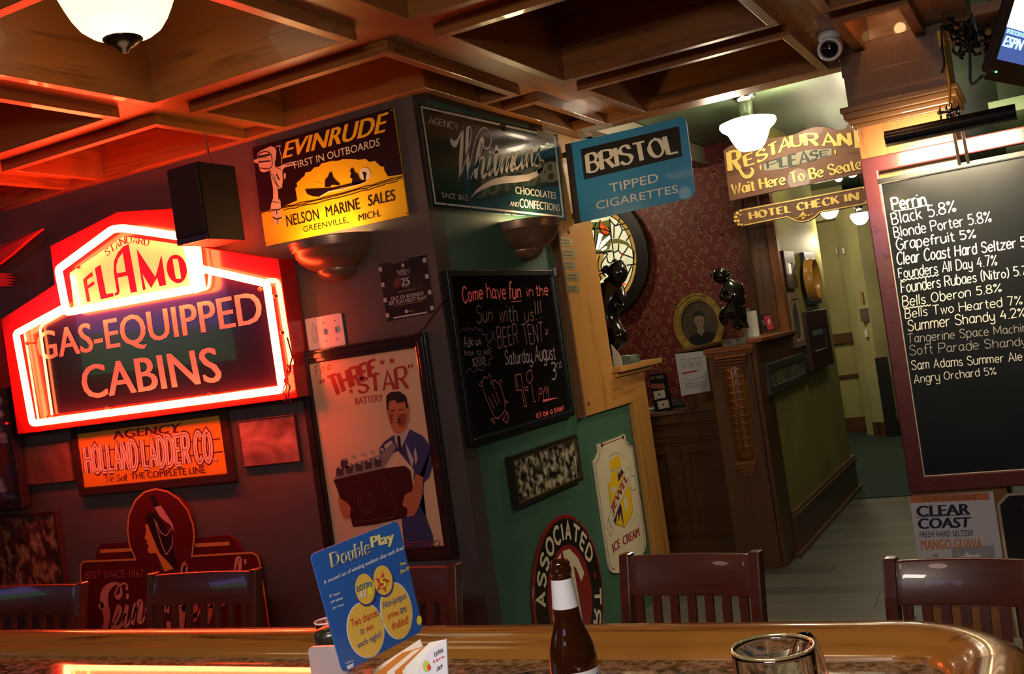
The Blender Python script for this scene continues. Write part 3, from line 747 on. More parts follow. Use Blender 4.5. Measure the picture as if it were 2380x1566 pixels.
script([(1410, 800), (1440, 640), (1470, 610), (1460, 740), (1440, 880)], [.006, .010, .016, .024, .022])
script([(1450, 800), (1500, 610), (1540, 600), (1530, 740), (1540, 850), (1580, 800), (1620, 680), (1670, 560), (1650, 640), (1680, 760), (1660, 840), (1610, 860), (1570, 820)], [.006, .010, .018, .024, .014, .006, .006, .012, .014, .016, .014, .010, .008])
script([(1570, 450), (1595, 500), (1580, 540)], [.010, .012, .004]); script([(1640, 860), (1700, 770), (1740, 780), (1730, 880), (1640, 980)], [.006, .008, .008, .012, .026])
mb.flat(Q([(470, 1430), (560, 1290), (680, 1190), (860, 1090), (1060, 1040), (1250, 1030), (1450, 1010), (1600, 960), (1720, 860), (1735, 790), (1750, 830), (1720, 940), (1620, 1050), (1480, 1120), (1260, 1150), (1050, 1165), (860, 1200), (680, 1270), (560, 1340)]), z1)
sans(mb, 'CHOCOLATES', quadpx(S, W2([(1250, 1340), (1960, 1440), (1955, 1320), (1245, 1215)])), z1, .035)
sans(mb, 'CONFECTIONS', quadpx(S, E1([(1950, 850), (2232, 876), (2230, 828), (1948, 785)])), z1, .035)
sans(mb, 'AND', quadpx(S, E1([(1882, 838), (1946, 845), (1945, 812), (1882, 806)])), z1, .03)
write(mb, 'AGENCY', quadpx(S, E1([(1315, 258), (1518, 308), (1515, 262), (1318, 212)])), z1, nib=(.45, 1.1), serif=.5)
write(mb, 'SINCE 1842', quadpx(S, E1([(1405, 778), (1584, 802), (1582, 768), (1405, 745)])), z1, w=.9)
S.part('lettering', mb, lil, 'white script and lettering')
mb = MB()
for q in ((1168, 293, 8), (1172, 300, 5), (1020, 262, 2), (1095, 485, 3), (1190, 497, 3), (1040, 476, 2)):
    mb.flat(S.P([(q[0]+q[2]*(1+.4*math.sin(k*5))*math.cos(k*.785), q[1]+q[2]*(1+.4*math.cos(k*3))*math.sin(k*.785)) for k in range(8)]), .0012)
S.part('rust_chip', mb, mat('rust', (.03, .012, .006), .9), 'rust chips in the border')
mb = MB().flat(S.P([(1247, 302), (1287, 311), (1288, 326), (1250, 317)]), .0011); S.part('worn_patch', mb, mat('worn_patch', (.20, .20, .13), .5))

# ================================================================ BLUE HANGING CIGARETTE SIGN (flange sign on wall_centre)
B1 = Zm(1300, 200, 3.0118); YBR = 5.36
S = Sign('flange_sign', 'sky blue metal flange sign with black name bar sticking out from the wall', 'sign', 'y', YBR-.008, (1345, 515))
blue = mat('sky_blue_enamel', (.03, .22, .46), .3, coat=.3)
def rpoly(P, r, n=5):
    out = []
    for i, p in enumerate(P):
        p = np.array(p, float); a = np.array(P[i-1], float); b = np.array(P[(i+1) % len(P)], float)
        rr = r[i] if isinstance(r, (list, tuple)) else r
        if rr <= 0: out.append(tuple(p)); continue
        u = (a-p)/np.linalg.norm(a-p); v = (b-p)/np.linalg.norm(b-p)
        for k in range(n+1): t = k/n; out.append(tuple(p+u*rr*(1-t)**2+v*rr*t**2))
    return out
S.part('panel', MB().prism(rpoly(S.P(B1([(83, 398), (885, 212), (955, 775), (150, 955)])), [.004, .035, .045, .004]), -.004, 0), blue)
S.slab('border', B1([(149, 442), (838, 280), (860, 492), (173, 655)]), mat('black_enamel', (.010, .008, .006), .3), 0, .0007, 'black name bar')
mb = MB(); write(mb, 'BRISTOL', quadpx(S, B1([(205, 605), (832, 462), (800, 340), (192, 480)])), .0012, nib=(.6, 1.6), serif=.6, gap=1.1)
sans(mb, 'TIPPED', quadpx(S, B1([(358, 745), (695, 668), (690, 610), (348, 685)])), .0012, .0)
sans(mb, 'CIGARETTES', quadpx(S, B1([(262, 865), (832, 745), (828, 690), (256, 808)])), .0012, .0)
S.part('lettering', mb, mat('offwhite_print', (.72, .67, .58), .4))
S.part('bracket', MB().prism(S.P(B1([(40, 410), (83, 398), (150, 955), (105, 965)])), -.012, .004).box(-.11, .0, .02, .05, -.006, .0).box(-.11, .0, .36, .39, -.006, .0), mat('dark_flange', (.02, .015, .012), .5), 'dark folded wall flange')

# ================================================================ SMALL POSTER (wall_left)
P1 = Zm(860, 580, 8.7)
S = Sign('poster', 'small black football poster pinned near the wall corner', 'poster', 'y', YA-.002, (900, 748))
S.slab('sheet', P1([(175, 300), (1130, 100), (1315, 1270), (345, 1455)]), mottle('black_olive_print', [(.35, (.006, .003, .004)), (.7, (.028, .022, .008))], 6, .35), -.001, 0)
mb = MB(); lw = mat('pale_print', (.42, .36, .36), .5)
sans(mb, 'SUNDAY', quadpx(S, P1([(560, 440), (800, 400), (815, 370), (540, 440)])), .0006, .03) if 0 else None
write(mb, 'SUNDAY', quadpx(S, P1([(545, 470), (805, 430), (815, 370), (535, 420)])), .0006, w=1.0); write(mb, 'TICKET', quadpx(S, P1([(580, 530), (790, 495), (795, 440), (570, 480)])), .0006, w=1.0)
sans(mb, '25', quadpx(S, P1([(630, 730), (815, 700), (795, 550), (620, 580)])), .0006, .05); sans(mb, 'SEASONS', quadpx(S, P1([(650, 765), (780, 745), (778, 715), (650, 735)])), .0006, .03)
sans(mb, 'ONLY ON DIRECTV', quadpx(S, P1([(565, 875), (915, 805), (912, 780), (562, 848)])), .0006, .0)
sans(mb, 'OUT OF BOUNDS?', quadpx(S, P1([(430, 1030), (1090, 915), (1080, 845), (420, 960)])), .0006, .05)
sans(mb, 'SEE YOU NEXT PLAY.', quadpx(S, P1([(385, 1125), (1160, 995), (1150, 920), (375, 1050)])), .0006, .05)
sans(mb, 'DIRECTV', quadpx(S, P1([(765, 1265), (900, 1240), (898, 1215), (762, 1240)])), .0006, .02)
mb.flat(S.P(P1([(735+32*math.cos(a), 1248+38*math.sin(a)) for a in [k*PI/6 for k in range(12)]])), .0006)
for q in ((665, 320, 30),): mb.flat(S.P(P1([(635, 290), (660, 275), (695, 290), (690, 345), (665, 360), (638, 345)])), .0006)
mb.flat(S.P(P1([(470, 1365), (1155, 1250), (1160, 1282), (475, 1398)])), .0006)
S.part('lettering', mb, lw)
mb = MB(); mb.flat(S.P(P1([(550+75*math.cos(a)*1-15*math.sin(a), 670+110*math.sin(a)) for a in [k*PI/9 for k in range(18)]])), .0005)
S.part('print', mb, mat('football_brown', (.10, .025, .012), .5), 'brown football')
mb = MB().flat(S.P(P1([(500, 1128), (1045, 1028), (1048, 1045), (502, 1146)])), .0006); S.part('print', mb, mat('amber_rule', (.22, .09, .01), .5), 'amber underline')
for q in ((210, 400), (260, 712), (310, 1022), (355, 1330), (1102, 215), (1152, 540), (1207, 860), (1255, 1178)):
    u, v = S.P(P1([q]))[0]; S.part('tape_tab', MB().box(u-.0085, u+.0085, v-.0095, v+.0095, 0, .001), lw)
mb = MB().flat(S.P(P1([(410, 205), (780, 130), (790, 215), (430, 300)])), .001); S.part('tape_strip', mb, mat('clear_tape', (.10, .06, .07), .25), 'strip of clear tape')

# ================================================================ FRAMED BATTERY POSTER (wall_left)
T1 = Zm(680, 700, 2.4475)
S = Sign('framed_poster', 'tall framed battery advertisement with man in blue jacket carrying a battery', 'picture', 'y', YA-.030, (757, 1310))
r0 = S.box(T1([(15, 290), (745, 185), (190, 1490), (925, 1470)])); a = S.uv(T1([(15, 288)])[0]); b_ = S.uv(T1([(745, 182)])[0])
u0, u1 = a[0], b_[0]+.005; v1 = (a[1]+b_[1])/2; v0 = S.uv(T1([(905, 1468)])[0])[1]
blkf = wood('black_picture_frame', (.008, .006, .007), (.022, .014, .014), 2, 1, .22, .5)
S.frame((u0, u1, v0, v1), .060, blkf, -.028, 0, bevel=.006)
S.frame((u0+.012, u1-.012, v0+.012, v1-.012), .030, blkf, 0, .008, name='frame_bead', bevel=.004)
paper = mat('cream_poster_paper', (.60, .42, .26), .22, coat=.5)
S.rect('sheet', (u0+.058, u1-.058, v0+.058, v1-.058), paper, -.024, -.012)
zp = -.0112; Q = lambda p: S.P(T1(p), zp)
mb = MB(); redp = mat('brick_red_print', (.34, .035, .022), .35)
write(mb, 'THREE', Q([(240, 540), (475, 410), (470, 330), (198, 432)]), zp, nib=(.9, 1.9), serif=.55, gap=1.0)
write(mb, 'STAR', Q([(375, 520), (655, 495), (640, 368), (370, 445)]), zp, nib=(.9, 2.0), serif=.55, gap=1.0)
sans(mb, 'BATTERY', Q([(358, 588), (515, 568), (512, 528), (354, 550)]), zp, .035)
write(mb, 'Fit a', Q([(135, 428), (215, 385), (210, 352), (118, 375)]), zp, w=.45, sl=.2)
write(mb, 'Perfection', Q([(500, 1410), (830, 1392), (832, 1345), (500, 1365)]), zp+.003, w=.6, sl=.3, gap=.5)
for cx, cy, r_ in ((510, 347, 20), (565, 338, 22), (333, 511, 18)):
    mb.flat(Q([(cx+(r_ if k % 2 == 0 else r_*.42)*math.sin(k*PI/5), cy-(r_ if k % 2 == 0 else r_*.42)*math.cos(k*PI/5)) for k in range(10)]), zp)
for cx, cy in ((158, 460), (176, 455), (662, 372), (680, 368)): mb.flat(Q([(cx-7, cy-10), (cx+6, cy-12), (cx+4, cy+6), (cx-3, cy+14)]), zp)
S.part('lettering', mb, redp)
def pic(name, mat_, polys, z, lab=None):
    if len(polys) <= 3:
        for p in polys: S.part(name, MB().flat(Q(p), z), mat_, lab)
        return
    mb = MB()
    for p in polys: mb.flat(Q(p), z)
    S.part(name, mb, mat_, lab)
Z = lambda k: zp+k*.0003
pic('print', mat('jacket_blue', (.035, .04, .12), .35), [[(575, 760), (520, 800), (490, 840), (505, 900), (600, 850), (690, 960), (690, 1020), (745, 1010), (745, 1090), (725, 1165), (760, 1225), (800, 1335), (805, 1440), (640, 1440), (620, 1230), (720, 1160), (750, 1030), (780, 1000), (800, 920), (790, 830), (740, 765), (668, 728), (610, 800)]], Z(1), 'blue jacket and trousers')
pic('print', mat('shirt_grey', (.40, .36, .32), .4), [[(575, 745), (610, 755), (668, 725), (640, 790), (610, 850), (585, 800)], [(560, 790), (520, 820), (540, 870), (590, 830)], [(640, 800), (690, 900), (680, 950), (655, 870)], [(700, 830), (712, 900), (700, 930), (690, 860)]], Z(2), 'collar and jacket highlights')
pic('print', mat('battery_maroon', (.045, .008, .008), .35), [[(232, 1015), (515, 950), (640, 935), (670, 960), (690, 1080), (640, 1230), (470, 1270), (345, 1285), (330, 1230), (300, 1210), (255, 1070)]], Z(3), 'dark maroon battery case')
pic('print', mat('skin_print', (.42, .13, .06), .4), [[(540, 570), (535, 620), (548, 680), (575, 745), (612, 755), (645, 730), (662, 680), (668, 610), (650, 560), (590, 550)], [(700, 980), (745, 1000), (738, 1100), (715, 1180), (690, 1220), (650, 1225), (655, 1180), (625, 1160), (640, 1100), (680, 1080)], [(258, 1110), (310, 1145), (332, 1170), (325, 1240), (290, 1235), (270, 1180)]], Z(4), 'skin of the painted man')
pic('print', mat('hair_print', (.018, .010, .012), .4), [[(533, 565), (535, 535), (560, 515), (610, 512), (648, 540), (658, 605), (648, 610), (640, 570), (600, 580), (580, 560), (550, 570), (545, 625), (536, 610)], [(595, 765), (612, 765), (620, 840), (608, 850), (598, 810)], [(556, 622), (582, 618), (582, 624), (557, 628)], [(605, 614), (632, 612), (632, 618), (606, 620)], [(585, 688), (620, 684), (618, 690), (588, 693)]], Z(5), 'dark hair, tie and eyebrows')
pic('print', mat('face_shade', (.24, .05, .025), .4), [[(548, 640), (575, 640), (570, 700), (556, 690)], [(600, 630), (612, 680), (596, 682)], [(610, 640), (650, 640), (640, 700), (612, 720), (600, 700)]], Z(5), 'shadowed side of the face')
cells = []
for k in range(5):
    x = 268+k*54; y = 955-k*13
    for dx, dy in ((0, 0), (22, -48)):
        cells.append([(x+dx-20, y+dy+40), (x+dx-22, y+dy), (x+dx-10, y+dy-20), (x+dx+12, y+dy-20), (x+dx+20, y+dy), (x+dx+20, y+dy+34)])
pic('print', mat('cell_cap_grey', (.20, .16, .14), .4), [[(240, 1015), (250, 960), (500, 870), (575, 800), (590, 830), (520, 945)]], Z(4), 'pale battery top')
pic('print', mat('cell_dark', (.05, .035, .04), .4), [[(c[0]+4, c[1]) for c in q] for q in cells[::2]]+[[(p[0]+6, p[1]+6) for p in cells[1]]], Z(5), 'dark cell caps')
pic('print', mat('cell_light', (.34, .28, .25), .4), [[(q[2][0], q[2][1]), (q[3][0], q[3][1]), (q[4][0]-4, q[4][1]), (q[2][0]+4, q[2][1]+14)] for q in cells], Z(6), 'cell cap highlights')
mb = MB(); ln_ = mat('battery_line', (.16, .06, .04), .4)
for P in ([(480, 1000), (500, 1005), (580, 1215), (575, 1228), (350, 1255)], [(520, 985), (600, 1200)], [(420+48*math.cos(a), 1140+62*math.sin(a)) for a in [k*PI/10 for k in range(21)]], [(420+30*math.cos(a), 1140+42*math.sin(a)) for a in [k*PI/10 for k in range(21)]]): mb.ribbon(Q(P), .002, Z(5))
S.part('print', mb, ln_, 'embossed battery emblem')
# string of lights wire across the top of that frame
mb = MB(); A_ = ony(1040, 683, YA-.02); B_ = ony(955, 782, YA-.04); C_ = ony(700, 832, YA-.04)
mb.tube([tuple(p) for p in catmull([A_, A_*.5+B_*.5+np.array([0, 0, -.02]), B_, B_*.55+C_*.45+np.array([0, 0, .012]), C_, ony(672, 870, YA-.05)], 6)], .003, 6)
tag(mb.build('cable', M_BLACK, smooth=True), 'thin dark cable draped over the top of the battery poster frame', 'cable')

# ================================================================ SWITCH PLATE
S = Sign('switch_plate', 'white three-gang light switch plate above the battery poster', 'switch', 'y', YA-.008, (718, 812))
rr = S.box([(711, 741), (793, 728), (800, 802), (718, 812)])
S.part('plate', MB().prism(rpoly([(rr[0], rr[2]), (rr[1], rr[2]), (rr[1], rr[3]), (rr[0], rr[3])], .01), -.006, 0), mat('white_plastic', (.60, .52, .56), .3, coat=.2), bevel=.002)
cxs = [rr[0]+(rr[1]-rr[0])*t for t in (.2, .5, .8)]; cv = (rr[2]+rr[3])/2
for k, x in enumerate(cxs):
    S.part('toggle', MB().box(x-.006, x+.006, cv-.012, cv+.014, 0, .012) if k else MB().box(x-.017, x+.017, cv-.035, cv+.035, 0, .003).box(x-.004, x+.004, cv-.03, cv-.02, .003, .004), mat('white_plastic2', (.5, .44, .47), .35), bevel=.001)
    for s_ in (-1, 1): S.part('screw', MB().ball((x, cv+s_*.042, 0), .0035, 8), mat('screw_steel', (.25, .2, .15), .35, .8), smooth=True)

# ================================================================ FRAMED LADDER SIGN
H1 = Zm(0, 900, 3.915)
S = Sign('framed_sign', 'framed yellow ladder company sign under the neon sign', 'sign', 'y', YA-.022, (199, 1132))
ra = S.box(H1([(700, 420), (1990, 258), (2075, 790), (780, 910)]))
S.frame((ra[0]-.045, ra[1]+.045, ra[2]-.042, ra[3]+.042), .047, wood('dark_frame_wood', (.012, .006, .005), (.035, .014, .012), 0, 1, .2, .5), -.020, .006, bevel=.006)
S.rect('panel', ra, mat('amber_enamel', (.55, .27, .012), .4), -.010, 0)
mb = MB(); dk = mat('maroon_print', (.09, .006, .010), .4); Q = lambda p: S.P(H1(p))
sans(mb, 'AGENCY', Q([(1030, 475), (1640, 400), (1655, 322), (1018, 400)]), .001, .05)
sans(mb, 'THE COMPLETE LINE', Q([(1195, 838), (1875, 778), (1865, 715), (1185, 782)]), .001, .04)
write(mb, 'We Sell', Q([(960, 862), (1150, 848), (1148, 790), (958, 800)]), .001, nib=(.4, 1.2), sl=.12)
for t in (.16, .84):
    a0, b0 = np.array(H1([(740, 555)])[0]), np.array(H1([(790, 792)])[0]); a1, b1 = np.array(H1([(2000, 440)])[0]), np.array(H1([(2035, 610)])[0])
    mb.ribbon(S.P([tuple(a0+(b0-a0)*t), tuple(a1+(b1-a1)*t)]), .007, .0008)
hq = Q([(790, 780), (1960, 665), (1940, 395), (765, 545)])
write(mb, 'HOLLAND LADDER CO.', hq, .0012, w=1.7, gap=1.6)
S.part('lettering', mb, dk)
mb = MB(); write(mb, 'HOLLAND LADDER CO.', hq, .0018, w=1.05, gap=1.6); S.part('lettering', mb, mat('tan_print', (.75, .55, .45), .4), 'pale condensed company name')
mb = MB(); write(mb, 'HOLLAND LADDER CO.', hq, .0024, w=.16, gap=1.6); S.part('lettering', mb, dk, 'dark inlines of the company name')

# ================================================================ SMALL FRAMED PRINTS
def photo(name, label, plane, c, px4, m, fm, fw=.02, depth=.02, mat_w=0, group=None, kind='picture'):
    S = Sign(name, label, kind, plane, c, px4[3], group)
    q = S.P(px4); r = ((q[0][0]+q[3][0])/2, (q[1][0]+q[2][0])/2, (q[2][1]+q[3][1])/2, (q[0][1]+q[1][1])/2); S.frame(r, fw, fm, -depth, .003); S.rect('print', (r[0]+fw*.9, r[1]-fw*.9, r[2]+fw*.9, r[3]-fw*.9), m, -depth*.8, -.003)
    return S, r
sep = mottle('sepia_photo', [(.30, (.06, .025, .02)), (.5, (.20, .10, .08)), (.62, (.34, .19, .14)), (.75, (.5, .30, .22))], 3, .25, coat=.2, dist=.4)
sep2 = mottle('sepia_landscape', [(.34, (.10, .05, .045)), (.5, (.24, .13, .12)), (.66, (.36, .22, .19))], 4, .25, (1, 1.8, 1), coat=.2, dist=.6)
thin = wood('thin_brown_frame', (.03, .012, .012), (.07, .03, .028), 0, 1, .3)
photo('framed_photo', 'small reddish framed landscape between ladder sign and battery poster', 'y', YA-.018, [(550, 976), (688, 963), (696, 1074), (564, 1086)], sep2, thin, .008, .016)
photo('framed_photo', 'small framed sepia print between ladder sign and large dark picture frame', 'y', YA-.018, [(51, 1037), (162, 1024), (172, 1119), (66, 1128)], sep, thin, .008, .016)
street = mottle('crowd_scene_print', [(.36, (.03, .008, .006)), (.5, (.10, .02, .015)), (.6, (.26, .12, .05)), (.72, (.40, .22, .10))], 11, .5, (1.6, 1, 1), dist=1)
photo('framed_poster', 'red toned street crowd picture in dark frame beside the shaped beer sign', 'y', YA-.03, [(-60, 1202), (132, 1188), (152, 1378), (-40, 1390)], street, wood('dark_frame_wood2', (.02, .008, .006), (.05, .018, .014), 0, 1, .3), .022, .03)
S, r = photo('framed_picture', 'dark framed picture with red bead hanging under the red board', 'y', YA-.09, [(-190, 930), (24, 905), (44, 1178), (-150, 1200)], mottle('coast_photo', [(.40, (.10, .025, .02)), (.5, (.03, .03, .08)), (.62, (.30, .28, .32))], 4, .2, (1, 3, 1)), blkf, .045, .055)
S.part('hanging_lamp_bead', MB().ball((r[1]-.02, r[3]-.19, .012), .010, 8), mat('ruby_bead', (.4, .05, .05), .2), smooth=True)
# red board behind it, beside the sign
S = Sign('red_board', 'narrow red upright board beside the neon sign', 'board', 'y', YA-.03, (20, 1020))
S.slab('board', [(-60, 765), (-2, 742), (40, 1008), (24, 1045), (-30, 1060)], M_REDCAB, -.028, 0)
S.part('screw', MB().ball((*S.uv((20, 957)), .002), .010, 8), mat('white_plastic2', (.5, .44, .47), .35), smooth=True)

# ================================================================ HANGING BIRD DECORATION (far left)
S = Sign('wooden_bird', 'wooden bird wing and tail coloured red for the neon light, hanging above the red board', 'decoration', 'y', YA-.10, (0, 640))
feather = mat('neon_lit_red', (.45, .02, .015), .45)  # red neon light put into the base colour
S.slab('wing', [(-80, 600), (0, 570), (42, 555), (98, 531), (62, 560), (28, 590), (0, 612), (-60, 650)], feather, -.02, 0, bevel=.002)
mb = MB()
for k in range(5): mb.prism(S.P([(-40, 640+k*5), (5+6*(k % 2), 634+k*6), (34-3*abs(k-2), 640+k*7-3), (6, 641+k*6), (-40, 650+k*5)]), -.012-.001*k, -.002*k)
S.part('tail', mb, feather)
mb = MB()
for k in range(6):
    a0 = (-10+k*12, 585-k*6); mb.ribbon(S.P([a0, (a0[0]+22, a0[1]-16)]), .004, .0015)
S.part('feather_line', mb, mat('dark_feather_line', (.12, .01, .01), .5))

# ================================================================ SPEAKER
xs_ = ony(545, 378, 3.675)[0]
pt = onx(459, 369, xs_); pb = onx(488, 555, xs_)
yf = pt[1]; zt, zb_ = pt[2]-.01, pb[2]
xl = ony(385, 378, yf)[0]
sp = empty('speaker', T((xs_+xl)/2, yf, zb_)); tag(sp, 'black box loudspeaker hung from the ceiling in front of the neon sign', 'speaker')
w2 = (xs_-xl)/2; h = zt-zb_; dp = 3.675-yf
MB().box(-w2, w2, 0, dp, 0, h).build('cabinet', mat('speaker_black', (.005, .003, .0035), .6, spec=.2), sp, bevel=.004)
MB().box(-w2+.006, w2-.006, -.008, 0, .03, h-.006).build('grille', mottle('grille_cloth', [(.4, (.006, .004, .004)), (.6, (.016, .010, .010))], 300, .8), sp, bevel=.002)
MB().box(-w2+.005, w2-.005, -.006, 0, 0, .026).build('front_strip', mat('speaker_strip', (.03, .012, .02), .3), sp)
MB().lathe([(0, -.012), (.012, -.011), (.012, 0)], 14, (0, 0, 0), axis='y').build('badge', M_BLACK, sp, loc=(.02-w2, -.006, .013))
MB().tube([(0.03, dp*.6, h), (.03, dp*.6, ZR-zb_)], .006, 8).box(-.01, .07, dp*.6-.02, dp*.6+.02, h, h+.006).build('hanging_rod', M_CHROME, sp)

# ================================================================ WALL SCONCES
def sconce(label, M):
    s = empty('wall_sconce', M); tag(s, label, 'sconce', 'half bowl wall sconces')
    bz = mat('bronze_plaster', (.30, .16, .10), .33, .55)
    # local: x along wall, -y into room
    R_ = .20; prof = [(R_*1.0, 0), (R_*1.045, -.006), (R_*.985, -.013), (R_*1.03, -.022), (R_*.965, -.030), (R_*1.0, -.038), (R_*.935, -.046), (R_*.91, -.070), (R_*.82, -.096), (R_*.66, -.122), (R_*.50, -.136), (R_*.46, -.142)]
    mb = MB().lathe(prof, 28, a0=PI, a1=2*PI); mb.lathe([(R_*.97, .0), (R_*.9, -.05), (R_*.6, -.11), (0.001, -.125)], 28, a0=PI, a1=2*PI)
    mb.lathe([(R_*1.0, 0), (R_*.97, 0)], 28, a0=PI, a1=2*PI).build('bowl', bz, s, smooth=True)
    MB().lathe([(R_*.50, -.136), (R_*.50, -.145), (R_*.44, -.164), (R_*.32, -.181), (R_*.15, -.191), (.001, -.194)], 24, a0=PI, a1=2*PI).build('finial', bz, s, smooth=True)
    MB().ball((0, -.07, -.06), .03, 12, (1, 1, 1.3)).build('bulb', mat('bulb_glow', (1, .9, .7), .4, emit=(1, .70, .32), es=25), s, smooth=True)
    return s
cA = ony(778, 556, YA); cB = onx(1207, 520, XB)
sconce('bronze half bowl sconce below the yellow outboard sign', T(cA[0], YA, cA[2]))
sconce('bronze half bowl sconce below the dark green script sign', T(XB, cB[1], cB[2], PI/2))
light('POINT', (cA[0], YA-.13, cA[2]-.03), 9, (1, .66, .28), .07, name='sconce_light')
light('POINT', (XB+.13, cB[1], cB[2]-.03), 9, (1, .72, .36), .07, name='sconce_light')
# ================================================================ LARGE SHAPED BEER SIGN (wall_left, low)
K1 = Zm(0, 900, 3.915); K2 = Zm(180, 1270, 5.174); K3 = Zm(0, 900, 2.3514)
S = Sign('shaped_sign', 'large dark red shaped beer sign with woman in profile wearing a feather', 'sign', 'y', YA-.030, (225, 1560))
mar = mat('maroon_enamel', (.085, .004, .005), .3, coat=.3); tan = mat('amber_line', (.50, .20, .05), .4); ros = mat('rose_print', (.50, .22, .17), .4)
ov = [(880+182*math.cos(a)-0*math.sin(a), 760-205*math.sin(a)) for a in [PI*(1.22-1.46*k/26) for k in range(27)]]
outl = [(440, 975), (450, 952), (742, 940), (705, 850)]+[(698, 760)]+[(700+6, 700), (725, 640), (765, 595), (815, 562), (850, 556), (900, 562), (960, 595), (1010, 640), (1045, 710), (1060, 790), (1055, 860), (1045, 925), (1380, 905), (1405, 920), (1420, 960), (1475, 1330), (1510, 1560), (540, 1620)]
S.slab('panel', K3(outl), mar, -.02, 0)
S.slab('side_wing', K3([(520, 905), (545, 858), (720, 846), (745, 942), (510, 948)]), mar, -.022, -.008); S.slab('side_wing', K3([(1050, 830), (1235, 808), (1275, 830), (1320, 905), (1050, 925)]), mar, -.022, -.008)
mb = MB(); Q = lambda p: S.P(p)
for P in ([(445, 1340), (443, 1150), (440, 975), (455, 952), (742, 940), (708, 860), (698, 780), (705, 700), (740, 618), (790, 572), (850, 555), (915, 568), (975, 608), (1025, 670), (1055, 750), (1062, 810), (1050, 922), (1378, 903), (1408, 922), (1420, 960), (1475, 1330)],): mb.ribbon(Q(K3(P)), .010, .0008)
mb.ribbon(Q(K3([(540, 898), (722, 888)])), .018, -.0075); mb.ribbon(Q(K3([(1060, 865), (1248, 855)])), .018, -.0075)
S.part('border', mb, tan, 'amber border line')
mb = MB(); mb.flat(Q(K3([(795, 750), (808, 748), (830, 800), (850, 850), (872, 905), (915, 950), (950, 990), (900, 1008), (880, 960), (855, 905), (815, 908), (806, 885), (815, 865), (800, 850), (806, 838), (790, 825), (800, 790)])), .0006)
S.part('print', mb, mat('amber_face', (.55, .20, .035), .4), 'amber face and neck')
mb = MB(); mb.flat(Q(K3([(800, 690), (850, 680), (905, 760), (945, 830), (950, 900), (975, 985), (950, 990), (915, 945), (870, 900), (845, 840), (820, 780), (808, 745), (795, 720)])), .0009)
mb.flat(Q(K3([(815, 592), (840, 590), (870, 640), (845, 660)])), .0009); S.part('print', mb, mat('dark_hair_print', (.018, .004, .006), .4), 'dark hair')
mb = MB(); mb.flat(Q(K3([(845, 655), (880, 645), (915, 700), (945, 745), (952, 790), (930, 750), (895, 725), (870, 700)])), .0012)
mb.ribbon(Q(K3([(845, 720), (865, 790), (885, 860), (910, 915), (940, 870), (945, 820)])), .006, .0012).ribbon(Q(K3([(855, 735), (880, 795), (910, 810), (935, 770)])), .005, .0012)
S.part('print', mb, mat('feather_print', (.46, .24, .24), .4), 'pale feather and bead strings')
mb = MB()
def script2(P, ws, f=K2, n=5, z=.001):
    c = catmull(P, n); w = np.interp(np.linspace(0, 1, len(c)), np.linspace(0, 1, len(ws)), ws); mb.ribbon(Q(f([tuple(p) for p in c])), list(w), z)
script2([(590, 520), (600, 470), (560, 440), (520, 470), (530, 560), (485, 610), (455, 570), (480, 500), (500, 450), (430, 450), (350, 520), (320, 640), (350, 800), (350, 900), (310, 1060)], [.02, .012, .010, .012, .018, .026, .010, .008, .012, .02, .045, .06, .055, .04, .03])
script2([(310, 690), (275, 720), (290, 760)], [.03, .03, .008]); script2([(410, 1060), (430, 900), (490, 730), (520, 760), (480, 880), (440, 930), (470, 980), (530, 930), (580, 800)], [.012, .014, .022, .022, .014, .022, .026, .016, .012])
script2([(600, 700), (575, 850), (570, 940), (610, 940), (650, 860)], [.024, .032, .028, .016, .010]); mb.flat(Q(K2([(585, 570), (610, 560), (628, 600), (605, 640), (583, 620)])), .001)
script2([(700, 680), (680, 800), (655, 935)], [.022, .030, .028]); script2([(665, 880), (720, 700), (765, 660), (760, 780), (740, 890), (780, 900), (830, 800), (870, 700)], [.010, .016, .026, .030, .028, .016, .010, .010])
script2([(865, 640), (840, 760), (860, 860), (1040, 780), (1080, 700), (1090, 800)], [.02, .03, .03, .016, .02, .02]); script2([(1250, 560), (1270, 280), (1300, 260), (1260, 700), (1240, 1060)], [.015, .03, .03, .05, .04])
script2([(1100, 900), (1100, 1060)], [.03, .03]); script2([(1260, 760), (1330, 700), (1420, 700), (1400, 860), (1450, 800), (1600, 700), (1580, 860), (1550, 940)], [.03, .02, .03, .04, .02, .03, .03, .015])
script2([(1600, 720), (1740, 700), (1760, 720)], [.02, .03, .02]); script2([(1890, 280), (1920, 160), (1955, 150), (1950, 280), (1900, 600)], [.010, .022, .022, .024, .03]); mb.flat(Q(K2([(2000, 155), (2030, 150), (2038, 200), (2022, 218), (2003, 190)])), .001)
S.part('lettering', mb, ros, 'rose script brand name')
mb = MB(); sans(mb, 'BEST SINCE 1867', Q(K2([(95, 388), (800, 362), (800, 270), (95, 302)])), .001, .01); S.part('lettering', mb, mat('dim_red_print', (.30, .06, .05), .45), 'dull red small line')

